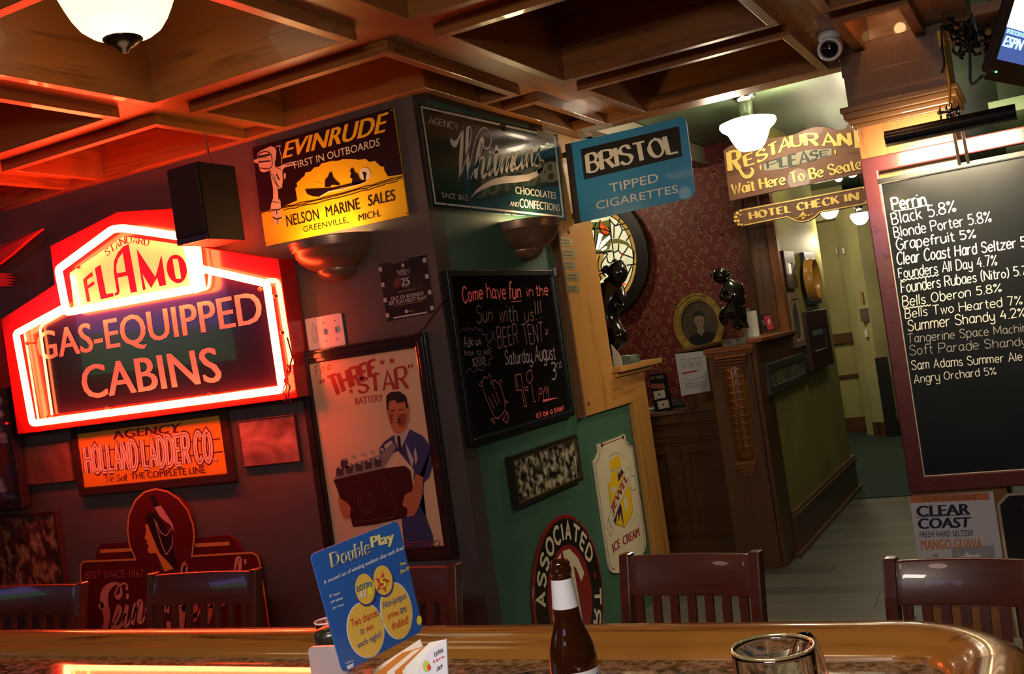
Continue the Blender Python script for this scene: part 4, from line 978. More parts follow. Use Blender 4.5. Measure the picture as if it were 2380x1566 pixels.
# ================================================================ ON wall_centre: chalkboard, photo, shield sign, round sign
C1 = Zm(1000, 560, 3.1325)
S = Sign('menu_board', 'black marker board with neon pink handwriting on the green corner wall', 'chalkboard', 'x', XB+.03, (1098, 1028))
r = S.box([(1036, 628), (1284, 636), (1335, 965), (1098, 1028)]); al = mat('black_aluminium', (.012, .012, .013), .3, .3)
S.frame((r[0], r[1], r[2], r[3]), .028, al, -.026, .006, bevel=.003)
S.rect('board', (r[0]+.02, r[1]-.02, r[2]+.02, r[3]-.02), mat('gloss_black_board', (.009, .006, .006), .10, coat=.5), -.022, -.004)
S.part('trim_strip', MB().box(r[0]+.03, r[1]-.03, r[2]+.024, r[2]+.030, -.004, .008), M_CHROME, 'bright bottom lip')
S.part('corner_clip', MB().box(r[1]-.012, r[1]+.014, r[3]-.03, r[3]+.012, -.02, .012), mat('grey_plastic', (.2, .2, .2), .4), bevel=.002)
Q = lambda p: S.P(C1(p), -.0035); zc = -.0035
def chalk(items, m, lab, w0=.5):
    mb = MB()
    for t, q, *w in items: write(mb, t, Q(q), zc, w=w[0] if w else w0, jit=.25, sl=.03)
    S.part('chalk_writing', mb, m, lab); return mb
ch_p = mat('pink_chalk', (.85, .13, .12), .6, emit=(1, .10, .08), es=.08); ch_w = mat('lilac_chalk', (.50, .38, .46), .7); ch_o = mat('ochre_chalk', (.34, .17, .07), .7); ch_d = mat('mauve_chalk', (.26, .10, .16), .7)
mb = MB()
for t, q in (('Come', [(240, 450), (382, 418), (378, 335), (230, 330)]), ('have', [(418, 415), (552, 420), (545, 320), (405, 310)]), ('fun', [(575, 425), (662, 410), (655, 320), (570, 300)]), ('in', [(705, 402), (748, 398), (742, 330), (700, 335)]), ('the', [(772, 400), (858, 395), (850, 320), (768, 320)])):
    write(mb, t, Q(q), zc, w=.75, jit=.3)
mb.ribbon(Q([(590, 442), (665, 436)]), .003, zc); S.part('chalk_writing', mb, ch_p, 'bright pink heading')
chalk([('Sun', [(340, 600), (455, 580), (445, 480), (335, 480)]), ('with', [(505, 590), (635, 582), (625, 470), (500, 470)]), ('us', [(690, 590), (755, 575), (748, 490), (682, 490)]), ('!!!', [(770, 575), (815, 560), (800, 430), (755, 440)])], ch_o, 'ochre second line', .45)
chalk([('BEER', [(495, 775), (640, 745), (625, 610), (480, 630)]), ('TENT', [(690, 755), (825, 730), (815, 590), (660, 610)])], ch_d, 'mauve tent line', .4)
chalk([('Ask us', [(245, 775), (370, 750), (362, 700), (240, 700)]), ('how to win', [(252, 835), (438, 825), (432, 775), (248, 790)]), ('$200!', [(310, 915), (402, 898), (396, 840), (305, 850)]), ('Saturday,', [(545, 900), (752, 880), (742, 790), (540, 800)]), ('August', [(768, 875), (912, 858), (900, 760), (760, 765)]), ('3', [(885, 1010), (918, 1000), (910, 880), (880, 885)]), ('rd', [(922, 918), (955, 910), (950, 865), (918, 868)])], ch_w, 'lilac middle lines', .5)
mb = MB()
mb.ribbon(Q([tuple(p) for p in catmull([(222, 660), (240, 632), (262, 655), (285, 628), (305, 650), (330, 625), (350, 650), (375, 640), (380, 680), (415, 680), (405, 715), (440, 730), (415, 760), (450, 790), (430, 820), (455, 850), (425, 870), (435, 900), (400, 905), (380, 945), (345, 930), (310, 955), (290, 925), (262, 958)], 3)]), .003, zc)
mb.ribbon(Q([(925, 925), (958, 918)]), .003, zc); S.part('chalk_writing', mb, ch_d, 'scalloped cloud outline')
mb = MB()
for P in ([(618, 975), (660, 968), (680, 1100), (702, 1200), (685, 1205), (665, 1085), (628, 1085), (618, 975)], [(628, 990), (640, 1070)], [(690, 1065), (710, 1060), (712, 1085), (694, 1088), (690, 1065)], [(700, 960), (735, 935), (748, 1000), (725, 1040), (702, 1010), (700, 960)], [(738, 1040), (755, 1170), (770, 1170)],
          [(790, 1165), (795, 1070), (815, 1075), (812, 1110), (795, 1115)], [(825, 1165), (825, 1100), (840, 1060), (848, 1110), (858, 1060), (862, 1150)],
          [(390, 1100), (440, 1220), (470, 1285), (500, 1290), (545, 1230), (540, 1150), (510, 1050), (470, 1010), (450, 1030), (470, 1080)], [(425, 1130), (465, 1220)], [(450, 1110), (490, 1200)], [(475, 1090), (505, 1180)],
          [(440, 1300), (470, 1330), (465, 1300), (455, 1290), (440, 1300)], [(525, 1300), (560, 1325), (572, 1270), (555, 1240), (545, 1280), (525, 1300)], [(545, 1160), (570, 1170), (550, 1180)]): mb.ribbon(Q(P), .0042, zc)
S.part('chalk_writing', mb, mat('rose_chalk', (.70, .16, .17), .6), 'rose beer mug drawing and hours')
mb = MB()
for P in ([(390, 1095), (380, 1040), (385, 1000), (400, 985), (415, 1000), (430, 970), (442, 1010), (440, 1050)], [(355, 1050), (375, 1020), (378, 1055), (355, 1050)], [(500, 1020), (515, 1010), (515, 1040)], [(445, 660), (475, 720), (460, 690), (470, 660), (445, 730)], [(835, 640), (855, 670), (840, 680), (860, 640)]): mb.ribbon(Q([tuple(p) for p in catmull(P, 3)]), .004, zc)
S.part('chalk_writing', mb, mat('magenta_chalk', (.40, .10, .20), .6), 'foam and flowers of the drawing')
mb = MB(); write(mb, "It'll be a blast", Q([(775, 1290), (972, 1225), (968, 1195), (770, 1250)]), zc, w=1.3, jit=.3, gap=.8); mb.ribbon(Q([(820, 1165), (880, 1150), (930, 1140)]), [.012, .008, .002], zc)
S.part('chalk_writing', mb, ch_p, 'smudged bright pink closing line')

J0 = Zm(1060, 960, 2.584); J1 = Zm(1360, 990, 4.474)
crowd = mottle('old_crowd_photo', [(.40, (.012, .010, .007)), (.50, (.11, .10, .07)), (.56, (.30, .27, .20)), (.66, (.52, .48, .36))], 26, .3, (1, 1, 1.0), detail=8, dist=.5)
S, r = photo('framed_photo', 'black and white crowd photograph in black frame on the green corner wall', 'x', XB+.03, [(1183, 1058), (1341, 1011), (1354, 1112), (1207, 1186)], crowd, wood('black_frame_y', (.008, .006, .006), (.02, .015, .012), 1, 1, .25, .4), .022, .03)
mb = MB().ringp([(r[0]+.019, r[2]+.019), (r[1]-.019, r[2]+.019), (r[1]-.019, r[3]-.019), (r[0]+.019, r[3]-.019)], [(r[0]+.024, r[2]+.024), (r[1]-.024, r[2]+.024), (r[1]-.024, r[3]-.024), (r[0]+.024, r[3]-.024)], -.02, .0045)
S.part('gilt_edge', mb, mat('dull_gilt', (.22, .14, .05), .35, .7))

S = Sign('shaped_sign', 'tall white ice cream sign with yellow and blue crest on the green wall', 'sign', 'x', XB+.012, (1405, 1330))
wen = mottle('ivory_enamel', [(.3, (.66, .60, .44)), (.7, (.76, .70, .54))], 4, .3, coat=.3)
out = J1([(130, 182), (150, 188), (385, 98), (405, 82), (415, 90), (428, 150), (460, 195), (495, 215), (512, 330), (632, 1170), (632, 1250), (615, 1300), (560, 1420), (460, 1500), (330, 1530), (290, 1525), (262, 1500), (245, 1440), (88, 372), (120, 330), (140, 270)])
S.slab('panel', out, wen, -.010, 0)
mb = MB(); Q = lambda p: S.P(J1(p))
for P in ([(160, 205), (395, 115)], [(152, 215), (155, 270), (140, 340), (105, 395), (250, 1400), (270, 1470), (310, 1492)], [(405, 130), (425, 180), (485, 232)], [(487, 240), (612, 1130), (622, 1210), (610, 1270)]): mb.ribbon(Q(P), .005, .0006)
sans(mb, 'ICE', Q([(292, 1320), (368, 1255), (355, 1165), (275, 1225)]), .001, .05); sans(mb, 'CREAM', Q([(395, 1242), (568, 1140), (555, 1050), (382, 1150)]), .001, .05)
S.part('lettering', mb, mat('burgundy_print', (.30, .015, .03), .4))
mb = MB(); yp = mat('crest_yellow', (.78, .50, .01), .35)
mb.flat(Q([(262, 465), (248, 375), (262, 380), (260, 350), (280, 370), (285, 325), (300, 345), (308, 305), (322, 330), (332, 290), (340, 325), (355, 300), (358, 330), (372, 330), (362, 350), (375, 420)]), .0006)
mb.flat(Q([(272, 490), (330, 470), (380, 447), (410, 490), (450, 560), (465, 640), (492, 850), (485, 920), (405, 1055), (370, 1035), (310, 1020), (285, 960), (262, 790), (236, 598), (268, 570)]), .0006)
S.part('print', mb, yp, 'yellow crown and crest')
mb = MB(); mb.flat(Q([(330, 470), (342, 510), (352, 470), (362, 505), (370, 455), (380, 447), (400, 480), (345, 580)]), .001)
mb.flat(Q([(355, 780), (370, 810), (388, 920), (402, 1050), (378, 960), (362, 890), (352, 1010), (338, 900), (330, 930), (320, 1020), (296, 985), (300, 900)]), .001)
mb.flat(Q([(265, 1050), (285, 1040), (275, 1050)]), .001); S.part('print', mb, mat('crest_blue', (.03, .02, .10), .4), 'dark blue quarters')
mb = MB(); band = [(245, 960), (270, 830), (430, 440), (455, 418), (468, 430), (472, 560), (455, 580), (340, 860), (270, 1045), (262, 1050)]
mb.flat(Q(band), .0014); mb.flat(Q([(262, 645), (320, 620), (328, 660), (300, 705), (275, 680)]), .0012); mb.flat(Q([(410, 700), (440, 790), (445, 850), (430, 890), (405, 850), (398, 770)]), .0012)
S.part('print', mb, wen)
mb = MB()
for P in (band+[band[0]], [(475, 520), (512, 512), (525, 655), (485, 665), (462, 590)], [(245, 955), (222, 1040), (262, 1150), (290, 1050)], [(270, 470), (372, 432)], [(236, 598), (262, 790), (285, 960), (310, 1020), (370, 1035), (405, 1055), (485, 920), (492, 850), (465, 640)]): mb.ribbon(Q(P), .0022, .0018)
for k in range(9): mb.flat(Q([(250+18*k+3, 330-52*math.sin(PI*(k+.6)/9)), (254+18*k+3, 322-52*math.sin(PI*(k+.6)/9)), (258+18*k+3, 330-52*math.sin(PI*(k+.6)/9)), (254+18*k+3, 340-52*math.sin(PI*(k+.6)/9))]), .001)
S.part('print', mb, mat('crest_line', (.06, .03, .10), .4), 'dark crest outlines')
mb = MB(); sans(mb, 'JEWEL', Q([(290, 945), (462, 560), (420, 480), (262, 850)]), .002, .045); S.part('lettering', mb, mat('burgundy_print', (.30, .015, .03), .4))
for q in ((168, 200), (388, 118)): u, v = Q([q])[0]; S.part('hook', MB().tube([(u, v-.008, .002), (u, v, .008), (u, v+.012, .002)], .004, 6), mat('iron_hook', (.03, .02, .015), .6))

S = Sign('round_sign', 'round black, white and red trucking sign low on the green wall', 'sign', 'x', XB+.014, (1310, 1330))
c = S.uv((1310, 1332)); cy, cz = 4.668, .335; cu, cvv = cy-S.o[1], cz-S.o[2]; R_ = .402
circ = lambda r, n=48: [(cu+r*math.cos(2*PI*k/n), cvv+r*math.sin(2*PI*k/n)) for k in range(n)]
S.part('panel', MB().prism(circ(R_), -.010, 0), mat('red_enamel', (.26, .014, .014), .25, coat=.3), bevel=.002)
S.part('print', MB().ringp(circ(R_*.955), circ(R_*.635), 0, .0007), mat('black_enamel', (.010, .008, .006), .3), 'black lettering ring')
mb = MB()
def arcf(a0, a1, r0, r1):
    def fn(x, y):
        if x is None: return r1-r0
        a = a0+(a1-a0)*x; r = r0+(r1-r0)*y; return np.array([cu+r*math.cos(a), cvv+r*math.sin(a)])
    return fn
write(mb, 'ASSOCIATED', None, .001, w=1.35, fn=arcf(math.radians(172), math.radians(22), R_*.70, R_*.90), gap=1.9)
write(mb, 'TRUCK', None, .001, w=1.35, fn=arcf(math.radians(205), math.radians(268), R_*.90, R_*.70), gap=1.9); write(mb, 'TRANSPORT', None, .001, w=1.35, fn=arcf(math.radians(218), math.radians(352), R_*.90, R_*.70), gap=1.7) if 0 else None
f = arcf(math.radians(275), math.radians(350), R_*.70, R_*.90)
write(mb, 'PORT', None, .001, w=1.35, fn=arcf(math.radians(282), math.radians(352), R_*.70, R_*.90), gap=1.9)
mb.flat([(cu+R_*x, cvv+R_*y) for x, y in ((-.50, -.62), (-.56, -.1), (-.46, .28), (-.25, .52), (-.10, .57), (-.12, .46), (-.28, .30), (-.36, 0), (-.38, -.5))], .001)
mb.flat([(cu+R_*x, cvv+R_*y) for x, y in ((-.05, .58), (.16, .56), (.36, .40), (.48, .18), (.36, .10), (.26, .30), (.20, .34), (.24, -.62), (.10, -.62), (.06, .40), (-.02, .45))], .001)
S.part('lettering', mb, mat('ivory_enamel2', (.72, .66, .50), .35))
mb = MB()
for a in (191, 5): mb.flat([(cu+R_*.79*math.cos(math.radians(a))+.016*math.cos(k*PI/6), cvv+R_*.79*math.sin(math.radians(a))+.016*math.sin(k*PI/6)) for k in range(12)], .001)
S.part('dot', mb, mat('red_dot', (.26, .014, .014), .3), 'two red dots in the ring')
mb = MB()
for a, r in ((35, .96), (168, .95), (352, .97), (195, .97), (60, .97)): mb.flat([(cu+R_*r*math.cos(math.radians(a))+.010*math.cos(k)*(1+.3*math.sin(3*k)), cvv+R_*r*math.sin(math.radians(a))+.010*math.sin(k)) for k in range(6)], .0013)
S.part('rust_chip', mb, mat('grey_chip', (.10, .12, .09), .8))

# brass tags on the honey casing
br = mat('brass_tag', (.42, .36, .20), .35, .6); dkp = mat('engraved_dark', (.06, .05, .03), .5)
g1 = Zm(1240, 480, 6.525)
for k, (q, lab) in enumerate((([(345, 475), (575, 470), (600, 580), (360, 590)], 'topmost'), ([(400, 630), (640, 650), (640, 760), (415, 775)], 'second'), ([(402, 815), (635, 835), (638, 945), (415, 955)], 'middle'), ([(462, 1000), (690, 1015), (690, 1110), (478, 1130)], 'fourth'), ([(450, 1190), (690, 1190), (690, 1290), (462, 1310)], 'lowest'))):
    S = Sign('name_tag', f'small brass name tag, {lab} of five on the honey oak casing', 'tag', 'x', XB+.027, g1(q)[3], 'brass tags on the casing')
    r = S.box(g1(q)); S.part('plate', MB().prism(rpoly([(r[0], r[2]), (r[1], r[2]), (r[1], r[3]), (r[0], r[3])], .012, 3), -.003, 0), br)
    mb = MB(); w = r[1]-r[0]; h = r[3]-r[2]
    for t, v in ((('HAPPY', 'CLIENT') if k % 2 else ('GOLD', 'MEMBER'))[0], .55), (('CLUB', 'MUG')[k % 2], .18):
        x = r[0]+w*.2
        for j in range(5): mb.flat([(x, r[2]+h*v), (x+w*.08, r[2]+h*v), (x+w*.08, r[2]+h*(v+.2)), (x, r[2]+h*(v+.2))], .0006); x += w*.12
    S.part('engraving', mb, dkp)
for q in ((1322, 538), (1368, 936)):
    p = onx(*q, XB+.027); o = MB().ball((0, 0, 0), .012, 10, (.6, 1, 1)).build('wooden_plug', M_OAKY, smooth=True); o.location = p
    tag(o, 'round wooden screw plug %s the honey oak casing' % ('near the top of' if q[1] < 600 else 'at the bottom of'), 'plug')

# ================================================================ RECEPTION DESK, CARVED POST
xd0, xd1 = -3.6, -1.99
d = empty('reception_desk', T((xd0+xd1)/2, YC+.25, 0)); tag(d, 'dark oak reception desk with curved counter edge and panelled front', 'desk'); hw = (xd1-xd0)/2
MB().box(-hw, hw, 0, .6, 0, .99).build('body', M_WALNX, d)
top = MB().prism([(-hw, -.10), (-.2, -.10), (.25, -.06), (.5, -.0), (hw, .03), (hw, .62), (-hw, .62)], .99, 1.02); top.build('countertop', M_WALNX, d, bevel=.006)
MB().box(-hw, hw, -.02, 0, .93, .985).box(-hw, hw, -.012, 0, .80, .825).box(-hw, hw, -.02, 0, 0, .14).build('molding', M_WALNX, d, bevel=.003)
for k in range(4):
    x0 = -hw+.06+k*.40; x1 = x0+.34
    MB().ringp([(x0, .18), (x1, .18), (x1, .78), (x0, .78)], [(x0+.05, .23), (x1-.05, .23), (x1-.05, .73), (x0+.05, .73)], 0, .016).build('door_panel', M_WALN, d).matrix_local = Matrix(((1, 0, 0, 0), (0, 0, -1, 0), (0, 1, 0, 0), (0, 0, 0, 1)))
# back hutch partition with top ledge (its top runs into the passage direction)
hx = -1.99
h_ = empty('desk_hutch', T(0, 0, 0)); tag(h_, 'dark oak partition with narrow top ledge above the reception desk', 'partition')
L1 = onx(1545, 820, -2.22); L2 = onx(1658, 797, -2.22)
MB().box(-2.24, -2.20, YC+.22, 8.1, 1.02, L1[2]-.02).build('panel', M_WALNY, h_)
MB().box(-2.27, -2.17, YC+.18, 8.12, L1[2]-.02, L1[2]).build('ledge', M_WALNY, h_, bevel=.003)
# carved corbel post
p = empty('carved_post', T(-1.84, YC, 0)); tag(p, 'carved oak corbel post with fluted capital at the corner of the reception desk', 'post')
MB().box(-.15, .125, -.012, .12, 0, 1.37).build('shaft', M_WALN, p, bevel=.003)
MB().box(-.17, .15, -.03, .14, 1.37, 1.40).box(-.16, .14, -.02, .13, 1.345, 1.37).box(-.10, .105, -.055, 0, 1.33, 1.345).box(-.095, .10, -.05, 0, 1.31, 1.325).box(-.09, .095, -.043, 0, 1.29, 1.305).box(-.085, .09, -.037, 0, 1.27, 1.285).build('capital', M_OAKX, p, bevel=.003)
mb = MB()
cor = [(1.28, .075, -.036), (1.18, .072, -.050), (1.05, .068, -.045), (.90, .062, -.038), (.78, .06, -.042), (.70, .058, -.036), (.68, .045, -.014)]
vs = []; fs = []
for z, w, y in cor: vs += [(-w, 0, z), (-w*.8, y*.8, z), (0, y, z), (w*.8, y*.8, z), (w, 0, z)]
for i in range(len(cor)-1):
    for k in range(4): a = i*5+k; fs.append((a, a+5, a+6, a+1))
mb.add(vs, fs); mb.build('corbel', M_OAKZ, p, smooth=True)
mb = MB()
for k in range(11):
    z = 1.24-k*.048; s = .052-.0012*k
    for d_ in (-1, 1): mb.tube([(0, -.052, z), (d_*s*.5, -.050, z+.018), (d_*s, -.040, z+.012), (d_*s*1.05, -.034, z-.012)], [.004, .007, .008, .003], 6)
mb.tube([(0, -.053, 1.26), (0, -.052, .74)], .006, 6); mb.build('carved_leaf', M_OAKZ, p, smooth=True)
MB().box(-.068, .068, -.045, 0, .655, .68).box(-.058, .058, -.035, 0, .63, .655).box(-.045, .045, -.027, 0, .605, .63).box(-.03, .03, -.018, 0, .585, .605).build('foot_molding', M_OAKZ, p, bevel=.003)
# paper on the partition, leaflets, telephone, papers
S = Sign('notice', 'white event notice taped beside the carved post', 'notice', 'y', YC+.16, (1583, 918))
S.slab('sheet', [(1569, 823), (1637, 815), (1652, 908), (1584, 920)], mat('notice_paper', (.52, .50, .48), .6), -.002, 0)
mb = MB()
for k, x in enumerate((0, 1, 2)):
    for P in ([(1582+k*17, 836-k*2), (1594+k*17, 834-k*2), (1596+k*17, 852-k*2), (1586+k*17, 854-k*2), (1582+k*17, 836-k*2)], [(1586+k*17, 842-k*2), (1593+k*17, 848-k*2), (1588+k*17, 850-k*2)]): mb.ribbon(S.P(P), .002, .0008)
for k in range(3): mb.ribbon(S.P([(1591+k*2, 893+k*5), (1640+k*1, 886+k*5)]), .003, .0008)
mb.ribbon(S.P([(1588, 880), (1610, 884), (1642, 872)]), .002, .0008); S.part('print', mb, mat('notice_grey', (.16, .15, .15), .6))
mb = MB(); mb.ribbon(S.P([(1585, 868), (1600, 865), (1620, 861)]), .010, .001); S.part('print', mb, mat('notice_red', (.35, .02, .05), .5), 'red ticket band')
S = Sign('leaflet_rack', 'dark gift card stand with small white cards on the desk', 'rack', 'y', YC+.28, (1520, 960))
S.slab('stand', [(1508, 870), (1545, 866), (1562, 955), (1524, 965)], mat('rack_black', (.012, .010, .010), .4), -.03, 0)
for q in ([(1518, 910), (1544, 905), (1548, 923), (1522, 929)], [(1527, 933), (1553, 928), (1557, 946), (1532, 951)]):
    S.slab('card', q, mat('card_white', (.55, .50, .40), .5), 0, .004); 
    c_ = S.P([((q[0][0]+q[2][0])/2, (q[0][1]+q[2][1])/2)])[0]; S.part('print', MB().flat([(c_[0]+.008*math.cos(k), c_[1]+.008*math.sin(k)) for k in range(6)], .0048), dkp)
mb = MB(); write(mb, 'GIFT CARD', S.P([(1512, 882), (1542, 878), (1541, 872), (1511, 876)]), .001, w=.8); S.part('lettering', mb, mat('card_cream', (.5, .38, .22), .5))
mb = MB()
for k in range(4): mb.prism(S.P([(1513+k*8, 892), (1519+k*8, 891), (1521+k*8, 902), (1515+k*8, 904)]), 0, .003)
S.part('card', mb, mat('card_rust', (.35, .10, .05), .5), 'row of rust coloured gift cards')
pz = 1.02
t_ = empty('telephone', T(-2.44, YC+.47, pz, .4)); tag(t_, 'black desk telephone at the counter edge', 'telephone')
MB().hexa([(-.09, -.08, 0), (.09, -.08, 0), (.09, .1, 0), (-.09, .1, 0)], [(-.08, -.07, .02), (.08, -.07, .02), (.08, .09, .06), (-.08, .09, .06)]).build('base', M_BLACK, t_, bevel=.004)
MB().tube([(-.06, -.07, .055), (-.06, -.05, .075), (-.06, .06, .09), (-.06, .08, .07)], [.02, .014, .014, .02], 8).build('handset', M_BLACK, t_, smooth=True)
mb = MB()
for k in range(5): mb.box(-.12+.01*k, .10+.006*k, -.08+.008*(k % 3), .07+.008*(k % 2), k*.004, k*.004+.003)
o = mb.build('paper_stack', mat('notice_paper', (.52, .50, .48), .6)); o.location = (-2.60, YC+.36, pz+.0005); o.rotation_euler = (0, 0, .3); tag(o, 'loose white papers on the counter beside the telephone', 'papers')

# ================================================================ SMALL THINGS ON THE LEDGE (z 1.432)
zl = 1.432
def thing(n, lab, cat, M, group=None): return tag(empty(n, M), lab, cat, group)
t_ = thing('card_holder', 'clear acrylic card holder on the hall ledge beside the crouching statue', 'holder', T(XH-.07, 6.73, zl))
MB().box(-.03, .03, 0, .006, 0, .19).box(-.03, .03, -.04, 0, 0, .006).build('holder', mat('acrylic', (.75, .72, .72), .08, trans=.7, alpha=.5), t_, bevel=.001)
t_ = thing('menu_stand', 'white slim upright card on the hall ledge', 'stand', T(XH-.07, 6.88, zl))
MB().box(-.035, .035, 0, .01, 0, .17).box(-.035, .035, -.04, .03, 0, .008).build('stand', mat('stand_white', (.62, .60, .55), .4), t_, bevel=.001)
S = Sign('picture_card', 'small black and red picture card standing on the hall ledge', 'card', 'y', 7.02, (1790, 772))
S.slab('card', [(1764, 732), (1790, 729), (1802, 766), (1776, 771)], M_BLACK, -.008, 0); S.slab('print', [(1775, 734), (1790, 732), (1800, 764), (1785, 767)], mat('card_red', (.50, .03, .04), .4), 0, .002, 'red half of the card')
S.part('print', MB().flat(S.P([(1786, 739), (1791, 746), (1789, 756), (1784, 748)]), .0028), mat('card_cream2', (.6, .42, .28), .5)); S.part('print', MB().flat(S.P([(1770, 745), (1775, 742), (1780, 752), (1776, 758)]), .001), mat('card_grey', (.12, .12, .12), .5))

# ================================================================ STATUES
M_BRONZE = mat('black_bronze', (.010, .007, .005), .16, .3, coat=.6)
def skinfig(name, joints, edges, m, parent, sub=2):
    me = bpy.data.meshes.new(name); me.from_pydata([j[:3] for j in joints], edges, []); me.update()
    o = bpy.data.objects.new(name, me); COL.objects.link(o)
    o.modifiers.new('skin', 'SKIN'); 
    for i, j in enumerate(joints):
        sv = me.skin_vertices[0].data[i]; r = j[3]; sv.radius = (r, j[4] if len(j) > 4 else r); sv.use_root = (i == 0)
    o.modifiers['skin'].use_smooth_shade = True
    s_ = o.modifiers.new('sub', 'SUBSURF'); s_.levels = s_.render_levels = sub
    bpy.context.view_layer.update()
    me2 = bpy.data.meshes.new_from_object(o.evaluated_get(bpy.context.evaluated_depsgraph_get()))
    bpy.data.objects.remove(o); me2.materials.clear(); me2.materials.append(m)
    me2.polygons.foreach_set('use_smooth', [True]*len(me2.polygons))
    o = bpy.data.objects.new(name, me2); COL.objects.link(o); o.parent = parent; return o
def figure(root, plane_y, J, E_, heads, hair, name='body'):
    o0 = root.matrix_world.translation
    def W3(px, py, dy): q = ony(px, py, plane_y+dy); return (q[0]-o0[0], q[1]-o0[1], q[2]-o0[2])
    skinfig(name, [(*W3(j[0], j[1], j[2]), j[3]) for j in J], E_, M_BRONZE, root)
    for (px, py, dy, r, sc) in heads: MB().ball(W3(px, py, dy), r, 16, sc).build('head', M_BRONZE, root, smooth=True)
    mb = MB()
    for (px, py, dy, r) in hair: mb.ball(W3(px, py, dy), r, 10)
    if hair: mb.build('hair', mat('rough_bronze', (.014, .010, .008), .38, .4), root, smooth=True)
ys1 = 5.90
st = thing('statue', 'black bronze nude statue seen from behind on the honey oak ledge', 'statue', T(*ony(1445, 835, ys1)))
r_ = random.Random(4)
hair = [(1436+22*math.cos(a)*r_.uniform(.5, 1), 632+26*math.sin(a)*r_.uniform(.4, 1), r_.uniform(-.03, .03), r_.uniform(.018, .028)) for a in [k*.55 for k in range(16)]]+[(1409, 626, 0, .026)]
J = [(1416, 775, 0, .105), (1408, 745, 0, .085), (1408, 712, 0, .088), (1410, 684, 0, .098), (1422, 662, 0, .045), (1430, 645, 0, .035),       # spine
     (1438, 672, -.02, .045), (1447, 695, -.05, .035), (1448, 716, -.07, .024), (1422, 706, -.10, .020),                                      # right arm, folded
     (1385, 672, .04, .036), (1378, 710, .02, .030), (1385, 735, -.05, .024),                                                       # left arm
     (1434, 772, -.02, .075), (1446, 784, -.05, .060), (1430, 798, -.03, .045), (1424, 816, .02, .030), (1432, 826, -.03, .020),                 # right leg kneeling
     (1396, 782, -.02, .052), (1392, 798, -.08, .040), (1404, 812, 0, .028), (1414, 826, .03, .020)]
E_ = [(0, 1), (1, 2), (2, 3), (3, 4), (4, 5), (3, 6), (6, 7), (7, 8), (8, 9), (3, 10), (10, 11), (11, 12), (0, 13), (13, 14), (14, 15), (15, 16), (16, 17), (0, 18), (18, 19), (19, 20), (20, 21)]
figure(st, ys1, J, E_, [(1436, 634, -.01, .062, (.95, .95, 1.15))], hair)
# re-centre the foot on the ledge
b0 = ony(1448, 833, ys1); zledge = 1.395
MB().box(-.09, .09, -.07, .07, zledge-b0[2]-.0, zledge-b0[2]+.055).build('plinth', mottle('green_marble', [(.35, (.05, .08, .06)), (.6, (.16, .22, .17)), (.75, (.35, .38, .30))], 30, .25), st, loc=(.0, 0, 0), bevel=.004)
o = MB().prism([(0, 0), (.05, 0), (.045, .06), (.0, .13)], 0, .01).build('side_card', mat('card_white', (.55, .50, .40), .5)); o.matrix_world = Matrix(((1, 0, 0, -2.33), (0, 0, -1, 5.78), (0, 1, 0, 1.395), (0, 0, 0, 1))); tag(o, 'white folded card leaning behind the honey oak casing', 'card')
ys2 = 6.585
st = thing('statue', 'small black bronze crouching figure on top of the carved post', 'statue', T(*ony(1708, 780, ys2)))
hair = [(1672+22*math.cos(a)*r_.uniform(.4, 1), 636+14*math.sin(a)*r_.uniform(.4, 1), r_.uniform(-.02, .02), r_.uniform(.012, .02)) for a in [k*.6 for k in range(14)]]+[(1691, 631, 0, .018)]
J = [(1712, 745, .0, .072), (1714, 715, 0, .062), (1712, 690, 0, .066), (1704, 668, 0, .060), (1692, 652, -.01, .030), (1684, 645, -.01, .026),
     (1720, 665, .02, .030), (1724, 692, .02, .024), (1706, 700, -.05, .022), (1684, 690, -.06, .022),
     (1688, 665, -.04, .026), (1675, 690, -.04, .022), (1690, 698, -.07, .018), (1704, 684, -.06, .016),
     (1700, 716, -.05, .058), (1686, 726, -.07, .052), (1678, 742, -.05, .026), (1688, 755, -.02, .022),
     (1722, 740, .03, .058), (1704, 720, -.03, .038), (1714, 760, .02, .030), (1722, 768, .02, .026)]
E_ = [(0, 1), (1, 2), (2, 3), (3, 4), (4, 5), (3, 6), (6, 7), (7, 8), (8, 9), (3, 10), (10, 11), (11, 12), (12, 13), (0, 14), (14, 15), (15, 16), (16, 17), (0, 18), (18, 19), (18, 20), (20, 21)]
figure(st, ys2, J, E_, [(1675, 640, -.01, .050, (1.05, .9, 1.1))], hair)
b0 = ony(1708, 780, ys2)
MB().box(-.075, .075, -.05, .05, 1.40-b0[2]+.0, 1.40-b0[2]+.045).build('plinth', mottle('grey_marble', [(.35, (.07, .07, .06)), (.6, (.20, .19, .17))], 30, .2), st, bevel=.004)

# ================================================================ OVAL PORTRAIT
S = Sign('oval_portrait', 'oval gilt framed portrait of a young man on the red wallpaper', 'picture', 'y', 8.15, (1625, 800))
c = S.uv((1626, 752)); a_, b_ = .205, .245
ov = lambda f, n=40: [(c[0]+a_*f*math.cos(2*PI*k/n), c[1]+b_*f*math.sin(2*PI*k/n)) for k in range(n)]
gilt = mottle('old_gilt', [(.3, (.20, .11, .015)), (.6, (.40, .25, .05)), (.8, (.50, .36, .12))], 22, .45, detail=5, bump=.3)
mb = MB()
for f0, f1, z0, z1_ in ((1, .93, 0, .03), (.93, .80, .012, .022), (.80, .74, 0, .014)): mb.ringp(ov(f0), ov(f1), -.02, z1_)
S.part('frame', mb, gilt)
S.part('print', MB().flat(ov(.76), -.004), mottle('portrait_ground', [(.3, (.05, .035, .02)), (.8, (.14, .10, .06))], 4, .4))
Q = lambda p: [(c[0]+x, c[1]+y) for x, y in p]
